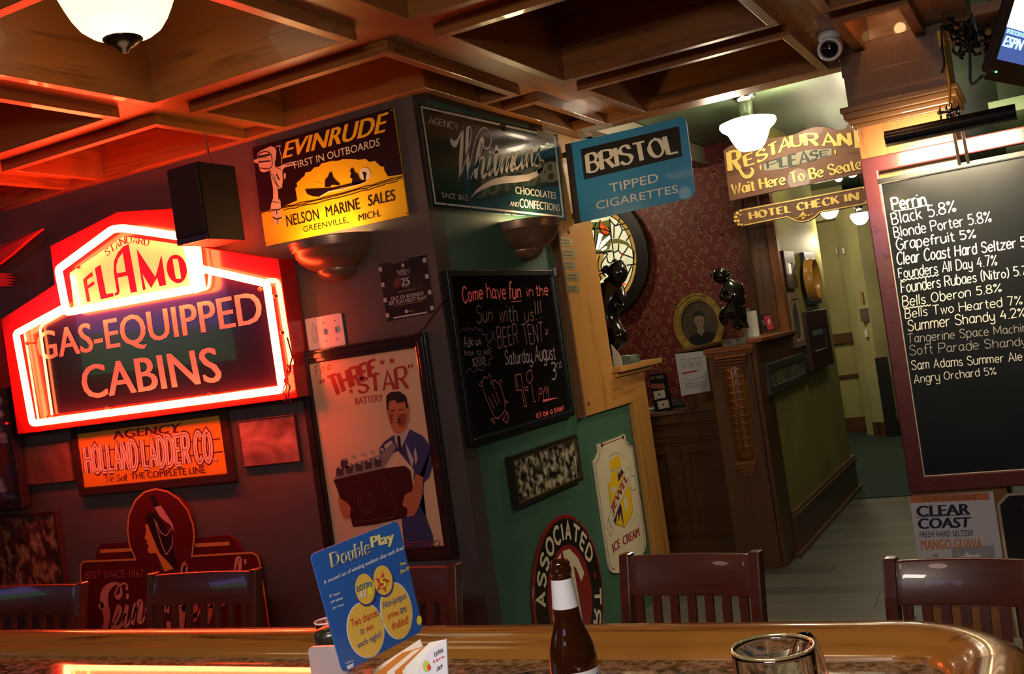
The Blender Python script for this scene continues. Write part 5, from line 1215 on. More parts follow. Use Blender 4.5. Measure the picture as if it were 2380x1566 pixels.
S.part('print', MB().flat(Q([(-.115, -.150), (-.10, -.10), (-.035, -.065), (.0, -.085), (.035, -.065), (.11, -.09), (.125, -.13), (.08, -.175), (-.04, -.18)]), -.0035), mat('suit_dark', (.012, .010, .008), .5), 'dark suit')
S.part('print', MB().flat(Q([(-.03, -.065), (-.022, -.03), (-.042, .02), (-.04, .06), (0, .075), (.04, .06), (.042, .02), (.024, -.03), (.03, -.065), (0, -.10)]), -.003), mat('portrait_skin', (.24, .17, .11), .5), 'face')
mb = MB().flat(Q([(-.046, .03), (-.05, .07), (-.02, .10), (.025, .10), (.05, .07), (.045, .03), (.036, .058), (-.02, .066), (-.038, .055)]), -.0025)
for x in (-.017, .018): mb.flat(Q([(x-.009, .022), (x+.009, .022), (x+.007, .016), (x-.007, .016)]), -.0025)
mb.flat(Q([(-.012, -.022), (.012, -.022), (.008, -.027), (-.008, -.027)]), -.0025); S.part('print', mb, mat('portrait_hair', (.02, .015, .01), .5), 'hair and features')

# ================================================================ STAINED GLASS OVAL WINDOW
S = Sign('stained_glass_window', 'backlit oval stained glass with vase of flowers in a thick black frame', 'window', 'y', 8.12, (1400, 740))
G1 = Zm(1340, 480, 6.525)
ce = S.uv((1398, 596)); R1 = np.linalg.norm(np.array(S.uv((1508, 585)))-np.array(ce)); ax, bz_ = R1, R1*1.22
ov = lambda fa, fb, n=56: [(ce[0]+fa*math.cos(2*PI*k/n), ce[1]+fb*math.sin(2*PI*k/n)) for k in range(n)]
wgl = S.uv((1481, 590))[0]-ce[0]
S.part('frame', MB().ringp(ov(ax, bz_), ov(wgl, bz_-(ax-wgl)), -.05, .03), mat('window_frame_black', (.010, .008, .006), .45), bevel=.006)
def glass(n, c_, e): return mat(n, c_, .15, emit=c_, es=e)
g_cream = mottle('cream_glass', [(.3, (.55, .52, .30)), (.7, (.75, .72, .48))], 9, .15)
N, L, b = nodes(g_cream); cr = [x for x in N if x.type == 'VALTORGB'][0]; L.new(cr.outputs[0], b.inputs['Emission Color']); b.inputs['Emission Strength'].default_value = .9
inner = (wgl*.99, (bz_-(ax-wgl))*.99)
S.part('glass_pane', MB().flat(ov(*inner), -.02), g_cream, 'mottled cream glass ground')
S.part('glass_pane', MB().ringp(ov(*inner), ov(inner[0]*.88, inner[1]*.90), -.019, -.018), glass('amber_glass', (.50, .27, .05), .55), 'amber border glass')
def gp(P, m, z=-.0175, lab=None): S.part('glass_pane', MB().flat(S.P(G1(P), z), z), m, lab)
amb = glass('amber_glass', (.50, .27, .05), .55); olv = glass('olive_glass', (.14, .14, .03), .5); wh = glass('white_glass', (1, .97, .82), 1.5); rd = mottle('flame_red_glass', [(.4, (.40, .03, .005)), (.6, (.85, .12, .02))], 40, .15); N, L, b = nodes(rd); cr = [x for x in N if x.type == 'VALTORGB'][0]; L.new(cr.outputs[0], b.inputs['Emission Color']); b.inputs['Emission Strength'].default_value = .8
gp([(80, 740), (450, 700), (540, 690), (430, 760), (385, 850), (380, 960), (400, 1010), (420, 1080), (330, 1160), (100, 1190)], amb, lab='amber vase')
gp([(60, 700), (390, 680), (500, 650), (545, 670), (400, 715), (60, 760)], olv, -.017, 'olive vase lip')
gp([(60, 250), (340, 230), (500, 200), (540, 480), (500, 640), (380, 690), (60, 700)], olv, lab='olive foliage')
for P in ([(185, 365), (262, 362), (262, 610), (250, 620)], [(325, 395), (400, 425), (320, 660), (285, 640), (300, 500)], [(500, 435), (515, 480), (360, 640), (330, 660), (380, 530)], [(165, 530), (200, 560), (230, 660), (190, 650)], [(365, 655), (440, 600), (468, 610), (440, 650), (390, 672)], [(60, 540), (110, 600), (140, 680), (80, 680)], [(60, 380), (110, 380), (150, 600), (120, 600)]): gp(P, wh, -.0165, 'white petal glass')
gp([(390, 215), (430, 300), (480, 330), (505, 390), (430, 430), (360, 400), (345, 320)], rd, -.0165, 'flame red tulip glass'); gp([(190, 235), (225, 240), (240, 290), (215, 335), (190, 300)], glass('lemon_glass', (.65, .62, .02), .8), -.0165, 'lemon bud glass')
gp([(550, 490), (640, 485), (780, 540), (860, 650), (840, 655), (740, 580), (640, 555), (550, 560)], olv, -.0165, 'curved olive leaf'); gp([(430, 700), (550, 690), (570, 830), (420, 1060), (385, 960), (390, 850)], g_cream, -.0168); gp([(700, 1150), (765, 1160), (700, 1230)], glass('orange_glass', (.8, .16, .02), .8), -.016, 'orange border piece')
mb = MB()
for P in ([(500, 180), (530, 480), (575, 830)], [(160, 345), (340, 330), (510, 380)], [(570, 290), (770, 250)], [(570, 290), (565, 480)], [(660, 280), (690, 360), (640, 480)], [(690, 360), (810, 330)], [(820, 430), (750, 520)], [(640, 560), (630, 660), (560, 700)], [(630, 660), (700, 720), (780, 610)], [(700, 720), (860, 780)], [(700, 720), (660, 800)], [(460, 760), (485, 850), (570, 840)], [(760, 890), (900, 870)], [(870, 660), (870, 780), (860, 880)], [(100, 720), (540, 680)], [(220, 780), (270, 900), (270, 980)], [(350, 740), (325, 850), (330, 970)], [(240, 980), (420, 970)], [(260, 1030), (420, 1010)], [(280, 1040), (290, 1150)], [(350, 1030), (370, 1110)], [(400, 1010), (440, 1070)], [(360, 200), (345, 320), (430, 430), (505, 395), (480, 300)], [(400, 715), (470, 720), (385, 850), (380, 960), (440, 1060)], [(180, 350), (170, 250)], [(250, 350), (300, 240)], [(275, 340), (262, 610)], [(330, 390), (285, 640)], [(500, 200), (600, 290), (660, 170)], [(780, 260), (840, 300), (870, 420)], [(840, 880), (760, 1060), (700, 1160)]):
    mb.ribbon(S.P(G1([tuple(q) for q in (catmull(P, 3) if len(P) > 2 else P)]), -.015), .011, -.015)
mb.ringp(ov(*inner), ov(inner[0]*.975, inner[1]*.98), -.016, -.0145).ringp(ov(inner[0]*.89, inner[1]*.91), ov(inner[0]*.865, inner[1]*.885), -.016, -.0145)
u, v = S.P(G1([(702, 722)]), -.014)[0]
S.part('lead_came', mb, mat('lead_came', (.012, .010, .006), .5)); S.part('glass_jewel', MB().ball((u, v, -.014), .013, 10, (1, 1, .5)), glass('ruby_glass', (.25, .01, .015), .5), smooth=True)
# ================================================================ HANGING RESTAURANT SIGNS
R1_ = Zm(1660, 260, 5.592); YR = 7.05
carved = wood('carved_sign_brown', (.08, .030, .014), (.19, .085, .040), 0, 1.4, .45, .1, .5); gold = mat('gold_leaf', (.86, .60, .15), .35, .15)
S = Sign('hanging_sign', 'carved brown wooden restaurant sign with gold lettering hanging from the green ceiling', 'sign', 'y', YR, (1708, 470))
top = catmull([(115, 500), (250, 420), (520, 350), (800, 330), (1000, 300), (1180, 230), (1330, 190), (1480, 200), (1600, 235), (1700, 215), (1725, 170), (1760, 125), (1850, 105), (2000, 95)], 4)
S.part('board', MB().prism(S.P(R1_([tuple(p) for p in top]+[(2010, 780), (200, 1160)])), -.025, 0), carved, bevel=.003)
mb = MB(); zg = .006
def raised(P): mb.prism(S.P(R1_(P)), 0, zg)
write(mb, 'R', S.P(R1_([(210, 765), (330, 740), (320, 500), (190, 525)])), zg, nib=(.8, 2.0), serif=.6)
c_ = catmull([(300, 660), (340, 760), (400, 840), (470, 830), (505, 770), (480, 725)], 5); mb.ribbon(S.P(R1_([tuple(p) for p in c_])), [.012+.012*math.sin(PI*k/(len(c_)-1)) for k in range(len(c_))], zg)
for ch, q in (('E', [(415, 705), (530, 670), (500, 530), (392, 570)]), ('S', [(560, 660), (690, 600), (660, 475), (555, 520)]), ('T', [(740, 570), (810, 540), (810, 385), (700, 440)]), ('A', [(850, 525), (985, 460), (935, 335), (900, 350)]), ('U', [(1010, 450), (1140, 440), (1130, 290), (1000, 310)]), ('R', [(1195, 435), (1345, 435), (1330, 285), (1180, 285)]), ('A', [(1420, 440), (1585, 440), (1510, 285), (1450, 285)]), ('N', [(1630, 440), (1775, 430), (1750, 275), (1620, 290)]), ('T', [(1830, 470), (1900, 465), (1900, 170), (1790, 200)])):
    write(mb, ch, S.P(R1_(q)), zg, nib=(.8, 2.2), serif=.6)
write(mb, 'Wait Here To Be Seated', S.P(R1_([(245, 1075), (2020, 715), (1985, 590), (228, 945)])), zg, nib=(.7, 1.5), serif=.55, gap=1.2)
for q in ((605, 720), (1575, 520)): mb.flat(S.P(R1_([(q[0]-3, q[1]-40), (q[0]+14, q[1]), (q[0]+3, q[1]+42), (q[0]-14, q[1])])), zg)
S.part('lettering', mb, gold, 'raised gold lettering')
S.part('inset', MB().prism(S.P(R1_([(645, 680), (900, 590), (1180, 500), (1530, 475), (1530, 560), (1250, 640), (900, 740), (650, 765)])), 0, .003), mat('pale_inset', (.34, .32, .22), .5), 'pale inset banner')
mb = MB()
for ch, q in (('P', [(700, 735), (830, 700), (820, 610), (690, 650)]), ('L', [(870, 720), (950, 700), (935, 570), (855, 595)]), ('E', [(990, 710), (1085, 690), (1065, 545), (975, 560)]), ('A', [(1120, 680), (1235, 650), (1180, 510), (1140, 520)]), ('S', [(1270, 640), (1340, 600), (1340, 500), (1250, 520)]), ('E', [(1390, 590), (1480, 560), (1490, 500), (1375, 510)])): write(mb, ch, S.P(R1_(q)), .0036, nib=(.8, 2.2), serif=.5)
S.part('lettering', mb, mat('dark_green_print', (.012, .03, .025), .4), 'dark green word on the inset')
mb = MB()
for u, v in (S.P(R1_([(560, 1120)]))[0], S.P(R1_([(1900, 830)]))[0]): mb.tube([(u, v+.03, -.01), (u, v-.05, -.01)], .004, 6)
for q in ((480, 380), (1980, 110)): u, v = S.P(R1_([q]))[0]; mb.tube([(u, v-.02, -.01), (u, 2.95-S.o[2], -.01)], .003, 6)
S.part('chain', mb, mat('iron_hook', (.03, .02, .015), .6))
S = Sign('hanging_sign', 'long narrow brown hotel check in sign with gold border below the restaurant sign', 'sign', 'y', YR, (1710, 525))
bot = [(360, 1260), (1960, 960), (2080, 940), (2090, 1190), (1980, 1200), (1380, 1310), (1320, 1370), (1240, 1420), (1150, 1440), (1060, 1430), (985, 1390), (950, 1372), (380, 1490), (310, 1480), (255, 1430), (250, 1330), (290, 1280)]
S.part('board', MB().prism(S.P(R1_(bot)), -.022, 0), wood('ribbed_brown', (.09, .035, .016), (.16, .07, .03), 2, 3, .45, 0, .6), bevel=.003)
mb = MB(); B_ = S.P(R1_(bot)); cx_ = sum(p[0] for p in B_)/len(B_); cy_ = sum(p[1] for p in B_)/len(B_)
mb.ribbon(S.P(R1_([(365, 1275), (1960, 975)])), .007, .004).ribbon(S.P(R1_([(390, 1472), (950, 1360), (990, 1378), (1065, 1415), (1150, 1425), (1235, 1405), (1315, 1355), (1375, 1298), (1985, 1185)])), .007, .004)
for ch, q in (('HOTEL', [(475, 1395), (1000, 1300), (985, 1215), (460, 1305)]), ('CHECK', [(1095, 1280), (1620, 1185), (1605, 1090), (1080, 1190)]), ('IN', [(1712, 1165), (1870, 1140), (1862, 1045), (1700, 1075)])): write(mb, ch, S.P(R1_(q)), .004, nib=(.8, 2.6), serif=.7, gap=1.8)
r_ = random.Random(8)
S.part('lettering', mb, gold, 'raised gold border and lettering')
mb = MB()
for (x, y, s_) in ((1155, 1340, 40), (1120, 1360, 24), (1190, 1350, 24), (1160, 1385, 26), (1080, 1380, 16), (1230, 1345, 18), (1275, 1330, 14), (1040, 1385, 13), (1155, 1300, 14)):
    u, v = S.P(R1_([(x, y)]))[0]; mb.ball((u, v, .002), s_*.00042, 8, (1.2, 1, .5))
for (x, y, s_) in ((300, 1320, 30), (345, 1285, 22), (280, 1370, 32), (310, 1420, 30), (270, 1420, 24), (360, 1470, 22), (320, 1465, 24), (340, 1340, 18), (1950, 990, 20), (1975, 1170, 20)):
    u, v = S.P(R1_([(x, y)]))[0]; mb.ball((u, v, .002), s_*.00042, 8, (1.1, 1, .5))
S.part('gold_scroll', mb, gold, smooth=True)

# ================================================================ SCHOOLHOUSE LIGHTS
M_SHADE = mat('lit_opal_glass', (1, .95, .85), .3, emit=(1, .86, .60), es=5)
def opal(name, loc, r, lab, drop, group=None, watts=0, em=M_SHADE, flat=False):
    t = thing(name, lab, 'lamp', T(*loc), group)
    MB().lathe([(.001, 0), (r*.42, 0), (r*.44, -.012), (r*.30, -.03), (r*.22, -.045), (.001, -.045)], 24).build('canopy', M_CHROME, t, smooth=True)
    MB().lathe([(r*.26, -.04), (r*.24, -drop), (r*.42, -drop-.01), (r*.42, -drop-.02)], 20).build('stem', M_CHROME, t, smooth=True)
    pf = [(r*.42, -drop-.012), (r*.7, -drop-.02), (r*.98, -drop-.035), (r, -drop-.055), (r*.93, -drop-.075), (r*.74, -drop-.10), (r*.62, -drop-.15), (r*.50, -drop-.19), (r*.36, -drop-.215), (.001, -drop-.218)]
    if flat: pf = [(r*.42, -drop-.012), (r*.9, -drop-.015), (r, -drop-.03), (r*.93, -drop-.06), (r*.7, -drop-.10), (r*.4, -drop-.125), (.001, -drop-.13)]
    MB().lathe(pf, 32).build('shade', em, t, smooth=True)
    if watts: light('POINT', (loc[0], loc[1]-(0 if flat else .55), loc[2]-drop-.30), watts, WARM2, .08)
    return t
c = onz(1728, 222, 2.95)
opal('ceiling_light', (c[0], c[1], 2.95), .178, 'opal glass schoolhouse light on the green ceiling before the restaurant sign', .13, watts=20)
light('POINT', (c[0]+.25, c[1], 2.80), 8, WARM2, .08)
light('POINT', (-3.1, 7.2, 2.75), 16, WARM2, .1, name='alcove_fill')  # added hidden fill for the wallpaper, no fixture
light('POINT', (-2.3, 11.2, 2.45), 40, WARM2, .15, name='hall_fill')  # added to brighten the far hall, no fixture
light('POINT', (-1.0, 7.8, 2.6), 14, WARM2, .15, name='hall_fill')  # bare fill for the passage, no fixture
for k, (px, py, zc_, r, lab) in enumerate(((1930, 506, 2.80, .19, 'nearer opal hallway light seen under the hotel check in sign'), (2001, 520, 2.80, .19, 'farther opal hallway light next to the burgundy chalkboard frame'), (1950, 420, 2.88, .15, 'nearer opal light in the gap between the hanging signs'), (1982, 410, 2.88, .15, 'farther opal light in the gap between the hanging signs'))):
    D = (8.9, 10.2, 9.0, 10.4)[k]
    p_ = atd(px, py, D); r_k = (24, 22, 14, 17)[k]/FX*D
    opal('ceiling_light', (p_[0], p_[1], p_[2]+.10+.07), r_k, lab, .05, 'hallway ceiling lights', 7 if k < 2 else 0, flat=True)
    if p_[2]+.17 < 2.94: MB().tube([(p_[0], p_[1], p_[2]+.17), (p_[0], p_[1], 2.95)], .008, 6).build('hanger', M_CHROME, bpy.data.objects[bpy.context.scene.objects[-1].name]) if 0 else None

# ================================================================ HALL WALL PICTURES (wall_hall, x = XH)
V1 = Zm(1750, 520, 3.4045)
dkw = wood('dark_frame_wood2', (.02, .008, .006), (.05, .018, .014), 0, 1, .3); gl = mottle('pale_landscape', [(.35, (.05, .09, .08)), (.5, (.16, .24, .17)), (.7, (.42, .46, .26))], 5, .15, (1, 1, 3), coat=.6)
def hallpic(label, P, m, fm, fw, dep=.03):
    P = V1(P); S = Sign('framed_picture', label, 'picture', 'x', XH+dep, P[3]); q = S.P(P); r = ((q[0][0]+q[3][0])/2, (q[1][0]+q[2][0])/2, (q[2][1]+q[3][1])/2, (q[0][1]+q[1][1])/2)
    ym = r
    S.frame(r, fw, fm, -dep+.001, .004, bevel=.003); S.rect('print', (r[0]+fw*.9, r[1]-fw*.9, r[2]+fw*.9, r[3]-fw*.9), m, -dep*.8, -.004); return S, r
hallpic('tall narrow dark framed picture nearest the jamb, above the oval print', [(233, 212), (318, 215), (358, 510), (285, 515)], gl, dkw, .09)
hallpic('tall blue framed picture at the far end of the olive hall wall', [(395, 218), (485, 235), (542, 625), (460, 640)], mottle('blue_seascape', [(.35, (.04, .06, .10)), (.55, (.12, .18, .28)), (.7, (.30, .38, .42))], 3, .15, (1, 1, 5), coat=.6), mat('blue_frame', (.03, .05, .08), .3), .06)
S, r = hallpic('cream framed oval print, below the narrow picture on the olive hall wall', [(285, 545), (362, 540), (412, 970), (338, 980)], mat('cream_mount', (.42, .34, .20), .5), wood('tan_frame', (.20, .13, .07), (.34, .24, .13), 2, 1, .4), .05)
mc = ((r[0]+r[1])/2, (r[2]+r[3])/2); S.part('print', MB().flat([(mc[0]+(r[1]-r[0])*.27*math.cos(k*PI/12), mc[1]+(r[3]-r[2])*.34*math.sin(k*PI/12)) for k in range(24)], -.0025), mottle('oval_grey_print', [(.3, (.05, .06, .05)), (.7, (.16, .17, .12))], 6, .3), 'grey oval vignette')
S, r = hallpic('deep brown shadow box picture at the end of the olive hall wall', [(420, 690), (580, 675), (635, 1110), (470, 1165)], mat('shadow_box', (.03, .03, .045), .25, coat=.5), dkw, .14, .06)
mb = MB(); 
for q in ([(465, 770), (545, 760), (555, 870), (475, 885)], [(500, 1030), (575, 1020), (582, 1075), (510, 1090)]): mb.flat(S.P(V1(q), -.003), -.003)
S.part('print', mb, mat('pale_blue_paper', (.20, .26, .34), .4), 'pale papers inside the box')
hallpic('wide panoramic landscape low on the olive hall wall', [(105, 1095), (395, 1035), (440, 1235), (145, 1345)], mottle('panorama_green', [(.35, (.06, .12, .12)), (.5, (.18, .24, .12)), (.65, (.36, .38, .18))], 4, .15, (1, 1, 1), coat=.6, dist=2), mat('pewter_frame', (.06, .06, .055), .35), .05)
hallpic('small dark framed print between panoramic landscape and shadow box', [(405, 1040), (445, 1032), (462, 1190), (425, 1210)], mat('grey_print', (.12, .11, .09), .4), dkw, .08)
# round wooden hoop frame
cr_ = onx(*V1([(402, 450)])[0], XH); t = thing('hoop_plaque', 'round golden oak hoop plaque projecting from the olive hall wall', 'plaque', Matrix.Translation(cr_+np.array([.035, 0, 0])) @ Matrix.Rotation(PI/2, 4, 'Y'))
Rr = .165
MB().lathe([(Rr, -.0), (Rr, .02), (Rr*.97, .02), (Rr*1.0, .035), (Rr*.96, .045), (Rr*.98, .06), (Rr*.92, .07), (Rr*.86, .06), (Rr*.80, .02), (Rr*.78, 0)], 44).build('hoop', wood('golden_oak', (.45, .20, .025), (.66, .33, .06), 0, 1, .28, .3), t, smooth=True)
MB().lathe([(.001, .02), (Rr*.8, .02)], 40).build('print', mat('amber_panel', (.55, .30, .07), .35), t)

# ================================================================ FAR HALL
def hbox(n, px0, py0, px1, py1, D, m, dep=.3, par=None):
    a = atd(px0, py0, D); b = atd(px1, py1, D); o = MB().box(min(a[0], b[0]), max(a[0], b[0]), a[1], a[1]+dep, min(a[2], b[2]), max(a[2], b[2])).build(n, m, par); return o
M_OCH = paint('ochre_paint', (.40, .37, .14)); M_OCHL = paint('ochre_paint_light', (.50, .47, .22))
pc = onz(2003, 930, 0.003)
yh = 12.6
def hp(px, py): return ony(px, py, yh)
# wide pier at the end of the passage
a, b_, c_ = hp(1948, 600)[0], hp(1975, 600)[0], hp(2022, 700)[0]
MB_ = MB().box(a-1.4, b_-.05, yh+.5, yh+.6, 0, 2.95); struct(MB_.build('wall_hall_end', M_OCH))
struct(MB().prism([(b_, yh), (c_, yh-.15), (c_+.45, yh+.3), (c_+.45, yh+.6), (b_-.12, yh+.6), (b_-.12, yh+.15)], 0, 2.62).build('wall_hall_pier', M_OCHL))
struct(MB().prism([(b_-.02, yh-.02), (c_, yh-.18), (c_+.48, yh+.28), (c_+.46, yh+.32), (c_-.0, yh-.14), (b_-.0, yh+.01)], 0.003, .16).build('baseboard_hall', M_WALN))
struct(MB().box(a-1.4, b_-.12, yh+.44, yh+.5, 1.08, 1.20).box(a-1.4, b_-.12, yh+.47, yh+.5, .003, .18).box(a-1.4, b_-.12, yh+.47, yh+.5, .66, .70).build('trim_13', M_WALNX))
struct(MB().box(a-1.4, c_+.6, yh+.1, yh+.7, 2.55, 2.62).build('trim_14', M_OCHL))
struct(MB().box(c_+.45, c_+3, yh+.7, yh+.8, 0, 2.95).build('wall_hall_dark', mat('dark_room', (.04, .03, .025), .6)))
t = thing('doorway_casing', 'dark door casing beyond the ochre pier with bright light over it', 'door', T(c_+.46, yh+.30, 0))
MB().box(0, .08, 0, .3, .003, 2.15).box(0, .9, 0, .3, 2.15, 2.25).build('casing', M_WALN, t); MB().box(.08, .9, .28, .3, .003, 2.15).build('door_leaf', mat('door_maroon', (.04, .015, .02), .4), t)
MB().box(.1, .9, -.02, .02, 2.0, 2.14).build('light_strip', mat('strip_glow', (1, .9, .7), .4, emit=(1, .88, .62), es=3), t)
r4 = lambda px, py: hp(px, py)
def small(n, lab, cat, P, m, yo=.0, dep=.02, group=None, ground=False):
    q = [ony(x, y, yh-.02+yo) for x, y in P]; o = MB().box(min(v[0] for v in q), max(v[0] for v in q), yh-.05+yo, yh-.02+yo+dep, (.003 if ground else min(v[2] for v in q)), max(v[2] for v in q)).build(n, m); o['label'] = lab; o['category'] = cat
    if group: o['group'] = group
    return o
for q, lab in (([(1958, 577), (1965, 589)], 'small white sensor box high on the ochre pier'), ([(1943, 575), (1949, 590)], 'small white sensor box on the wall behind the ochre pier')): small('sensor_box', lab, 'sensor', q, M_WHITE, .08 if q[0][0] > 1950 else .5)
small('outlet_cover', 'white outlet cover on the ochre pier', 'outlet', [(2009, 766), (2019, 782)], M_WHITE, -.08)
small('framed_picture', 'small dark framed picture on the ochre pier above the outlet', 'picture', [(1998, 718), (2022, 745)], mat('grey_print2', (.10, .09, .06), .4), -.1)
small('framed_picture', 'tiny gold framed picture higher on the ochre pier', 'picture', [(1999, 678), (2008, 702)], gilt, -.1)
small('fire_extinguisher_sign', 'narrow red sign on the hall end wall', 'sign', [(1917, 670), (1924, 710)], mat('notice_red', (.35, .02, .05), .5), .48)
t = thing('gumball_stand', 'dark pedestal stand with tray and basket at the end of the hallway', 'stand', T(*(lambda q: (q[0], q[1], .003))(onz(1966, 945, .003))))
D_ = math.hypot(*(onz(1966, 945, .003)[:2])); k_ = D_/FX
MB().lathe([(.001, 0), (40*k_, 0), (42*k_, .02), (8*k_, .05), (5*k_, .10), (5*k_, 88*k_+.0)], 18).build('pedestal', M_BLKWOOD, t); MB().box(-24*k_, 20*k_, -.10, .10, 72*k_, 102*k_).build('tray_box', mat('black_box', (.015, .010, .008), .4), t, bevel=.01)
MB().box(-10*k_, 4*k_, -.115, -.10, 80*k_, 92*k_).build('label_card', M_WHITE, t); MB().lathe([(.001, 102*k_), (9*k_, 103*k_), (10*k_, 110*k_), (6*k_, 116*k_), (.001, 117*k_)], 14, (-4*k_, 0, 0)).build('bowl', mat('frost', (.4, .42, .36), .2, trans=.3), t, smooth=True)
MB().box(-26*k_, 20*k_, -.10, .12, .01, 40*k_*.6).build('basket', mat('maroon_basket', (.06, .015, .012), .6), t, bevel=.01)
t = small('storage_bin', 'grey plastic panel leaning beyond the ochre pier', 'panel', [(2026, 758), (2058, 830)], mat('grey_panel', (.16, .18, .18), .5), .05); t2 = small('waste_bin', 'tall black waste bin beyond the ochre pier', 'bin', [(2034, 832), (2075, 915)], M_BLACK, -.2, ground=True)

# ================================================================ COLUMN, MENU CHALKBOARD
YP = 5.10
xl_ = ony(1988, 280, YP)[0]; xr_ = xl_+.40
struct(MB().box(xl_, xr_, YP, YP+.40, 0, 2.36).build('trim_15', wood('column_oak', (.13, .045, .014), (.26, .105, .032), 2, .9, .35, .25), bevel=.003))
struct(MB().box(xl_-.055, xr_+.05, YP-.055, YP+.44, 2.43, 2.455).box(xl_-.045, xr_+.04, YP-.045, YP+.43, 2.40, 2.43).box(xl_-.03, xr_+.02, YP-.03, YP+.42, 2.375, 2.40).box(xl_-.015, xr_+.012, YP-.015, YP+.41, 2.355, 2.375).build('trim_16', M_WALNX, bevel=.005))
YM = YP-.045
S = Sign('chalkboard', 'large framed black chalkboard with white handwritten beer list', 'chalkboard', 'y', YM, (2110, 1145))
a = S.uv((2110, 1145)); tl = S.uv((2008, 372)); bi = S.uv((2140, 1107)); ti = S.uv((2058, 425)); v1 = S.uv((2200, 335))[1]
u0 = (a[0]+tl[0])/2-.003; ui = (bi[0]+ti[0])/2; U1 = u0+1.02; v1 = tl[1]+.005
purp = wood('burgundy_frame', (.040, .008, .012), (.075, .017, .020), 2, .8, .28, .4)
S.frame((u0, U1, a[1], v1), ui-u0-.004, purp, -.035, .012, bevel=.006)
S.frame((ui-.006, U1-(ui-u0)+.006, bi[1]-.004, ti[1]+.004), .006, mat('silver_bead', (.5, .48, .42), .35, .5), -.012, .006, bevel=.001, name='silver_bead')
S.rect('board', (ui-.01, U1-(ui-u0)+.01, bi[1]-.01, ti[1]+.01), mottle('slate_black', [(.3, (.004, .005, .006)), (.75, (.008, .009, .010))], 3, .38), -.03, 0)
S.part('top_edge', MB().box(ui-.008, U1-.08, ti[1]+.002, ti[1]+.022, -.01, .016), M_BLACK, 'dark lip under the lamp')
MATS['slate_black'].node_tree.nodes['Principled BSDF'].inputs['Specular IOR Level'].default_value = .22
M1 = Zm(1980, 380, 2.0075); zc = .0008; Q = lambda p: S.P(M1(p), zc)
chalkw = mat('white_chalk', (.80, .78, .72), .8); chalkg = mat('grey_chalk', (.36, .35, .34), .8)
bl = [('Perrin', (190, 215), (350, 195), (335, 135), (182, 160), .8), ('Black 5.8%', (190, 285), (485, 222), (478, 172), (180, 232), .5), ('Blonde Porter 5.8%', (200, 345), (652, 270), (645, 222), (192, 298), .5), ('Grapefruit 5%', (210, 405), (578, 345), (572, 308), (205, 350), .5), ('Clear Coast Hard Seltzer 5%', (212, 473), (850, 380), (845, 335), (210, 415), .5),
      ('Founders All Day 4.7%', (220, 535), (678, 472), (675, 425), (215, 488), .5), ('Founders Rubaes (Nitro) 5.7%', (232, 603), (850, 512), (846, 472), (228, 552), .5), ('Bells Oberon 5.8%', (238, 668), (698, 597), (694, 560), (235, 620), .5), ('Bells Two Hearted 7%', (250, 722), (796, 655), (790, 615), (248, 678), .5), ('Summer Shandy 4.2%', (263, 782), (812, 712), (806, 672), (260, 730), .48)]
mb = MB()
for t_, A1, A2, A3, A4, w in bl: write(mb, t_, Q([A1, A2, A3, A4]), zc, w=w, jit=.22, gap=1.1)
mb.ribbon(Q([(195, 222), (270, 212), (360, 192)]), .004, zc); mb.ribbon(Q([(225+k*9, 545-k*1.3+(4 if k % 2 else -3)) for k in range(21)]), .004, zc); mb.ribbon(Q([(240+k*8, 676-k*1+(3 if k % 2 else -3)) for k in range(17)]), .004, zc)
S.part('chalk_writing', mb, chalkw)
mb = MB()
for t_, A1, A2, A3, A4, w in (('Tangerine Space Machine', (260, 838), (850, 780), (845, 742), (258, 795), .45), ('Soft Parade Shandy', (270, 895), (820, 845), (815, 806), (268, 850), .45)): write(mb, t_, Q([A1, A2, A3, A4]), zc, w=w, jit=.22, gap=1.1)
S.part('chalk_writing', mb, chalkg, 'two fainter grey lines')
mb = MB()
for t_, A1, A2, A3, A4, w in (('Sam Adams Summer Ale', (280, 962), (795, 918), (790, 880), (276, 918), .5), ('Angry Orchard 5%', (292, 1025), (675, 982), (670, 948), (288, 985), .5)): write(mb, t_, Q([A1, A2, A3, A4]), zc, w=w, jit=.22, gap=1.1)
S.part('chalk_writing', mb, chalkw)
struct(MB().box(xl_-.03, xr_+.02, YP+.0, YP+.42, 2.60, 2.70).box(xl_-.03, xr_+.02, YP+.10, YP+.42, 2.70, ZB).box(xl_-.02, xr_+.02, YP-.02, YP+.41, 2.42, 2.60).build('trim_19', M_WALN, bevel=.003))  # darker oak here stands in for the shade above the lamp
# picture lamp
la, lb = ony(2058, 322, YP-.30), ony(2362, 262, YP-.30)
la = np.array([la[0], YP-.30, (la[2]+lb[2])/2]); lb = np.array([lb[0], YP-.30, la[2]])
t = thing('picture_lamp', 'long black tubular picture lamp over the beer list chalkboard', 'lamp', T((la[0]+lb[0])/2, YP-.30, la[2])); hl = (lb[0]-la[0])/2
prof = [(.040*math.cos(A), .034*math.sin(A)) for A in [math.radians(32+k*258/12) for k in range(13)]]
mb = MB(); n = len(prof)
vs = [(x, p[0], p[1]) for x in (-hl, hl) for p in prof]+[(x, p[0]*.9, p[1]*.9) for x in (-hl, hl) for p in prof]
fs = [(i, i+1, n+i+1, n+i) for i in range(n-1)]+[(2*n+i, 3*n+i, 3*n+i+1, 2*n+i+1) for i in range(n-1)]+[(i, 2*n+i, 2*n+i+1, i+1) for i in range(n-1)]+[(n+i, n+i+1, 3*n+i+1, 3*n+i) for i in range(n-1)]+[(0, n, 3*n, 2*n), (n-1, 3*n-1, 4*n-1, 2*n-1)]
fs += [tuple(range(2*n, 3*n)), tuple(range(3*n, 4*n))[::-1]]
mb.add(vs, fs); mb.build('shade', mat('lamp_black', (.012, .010, .012), .28, .3), t, smooth=False)
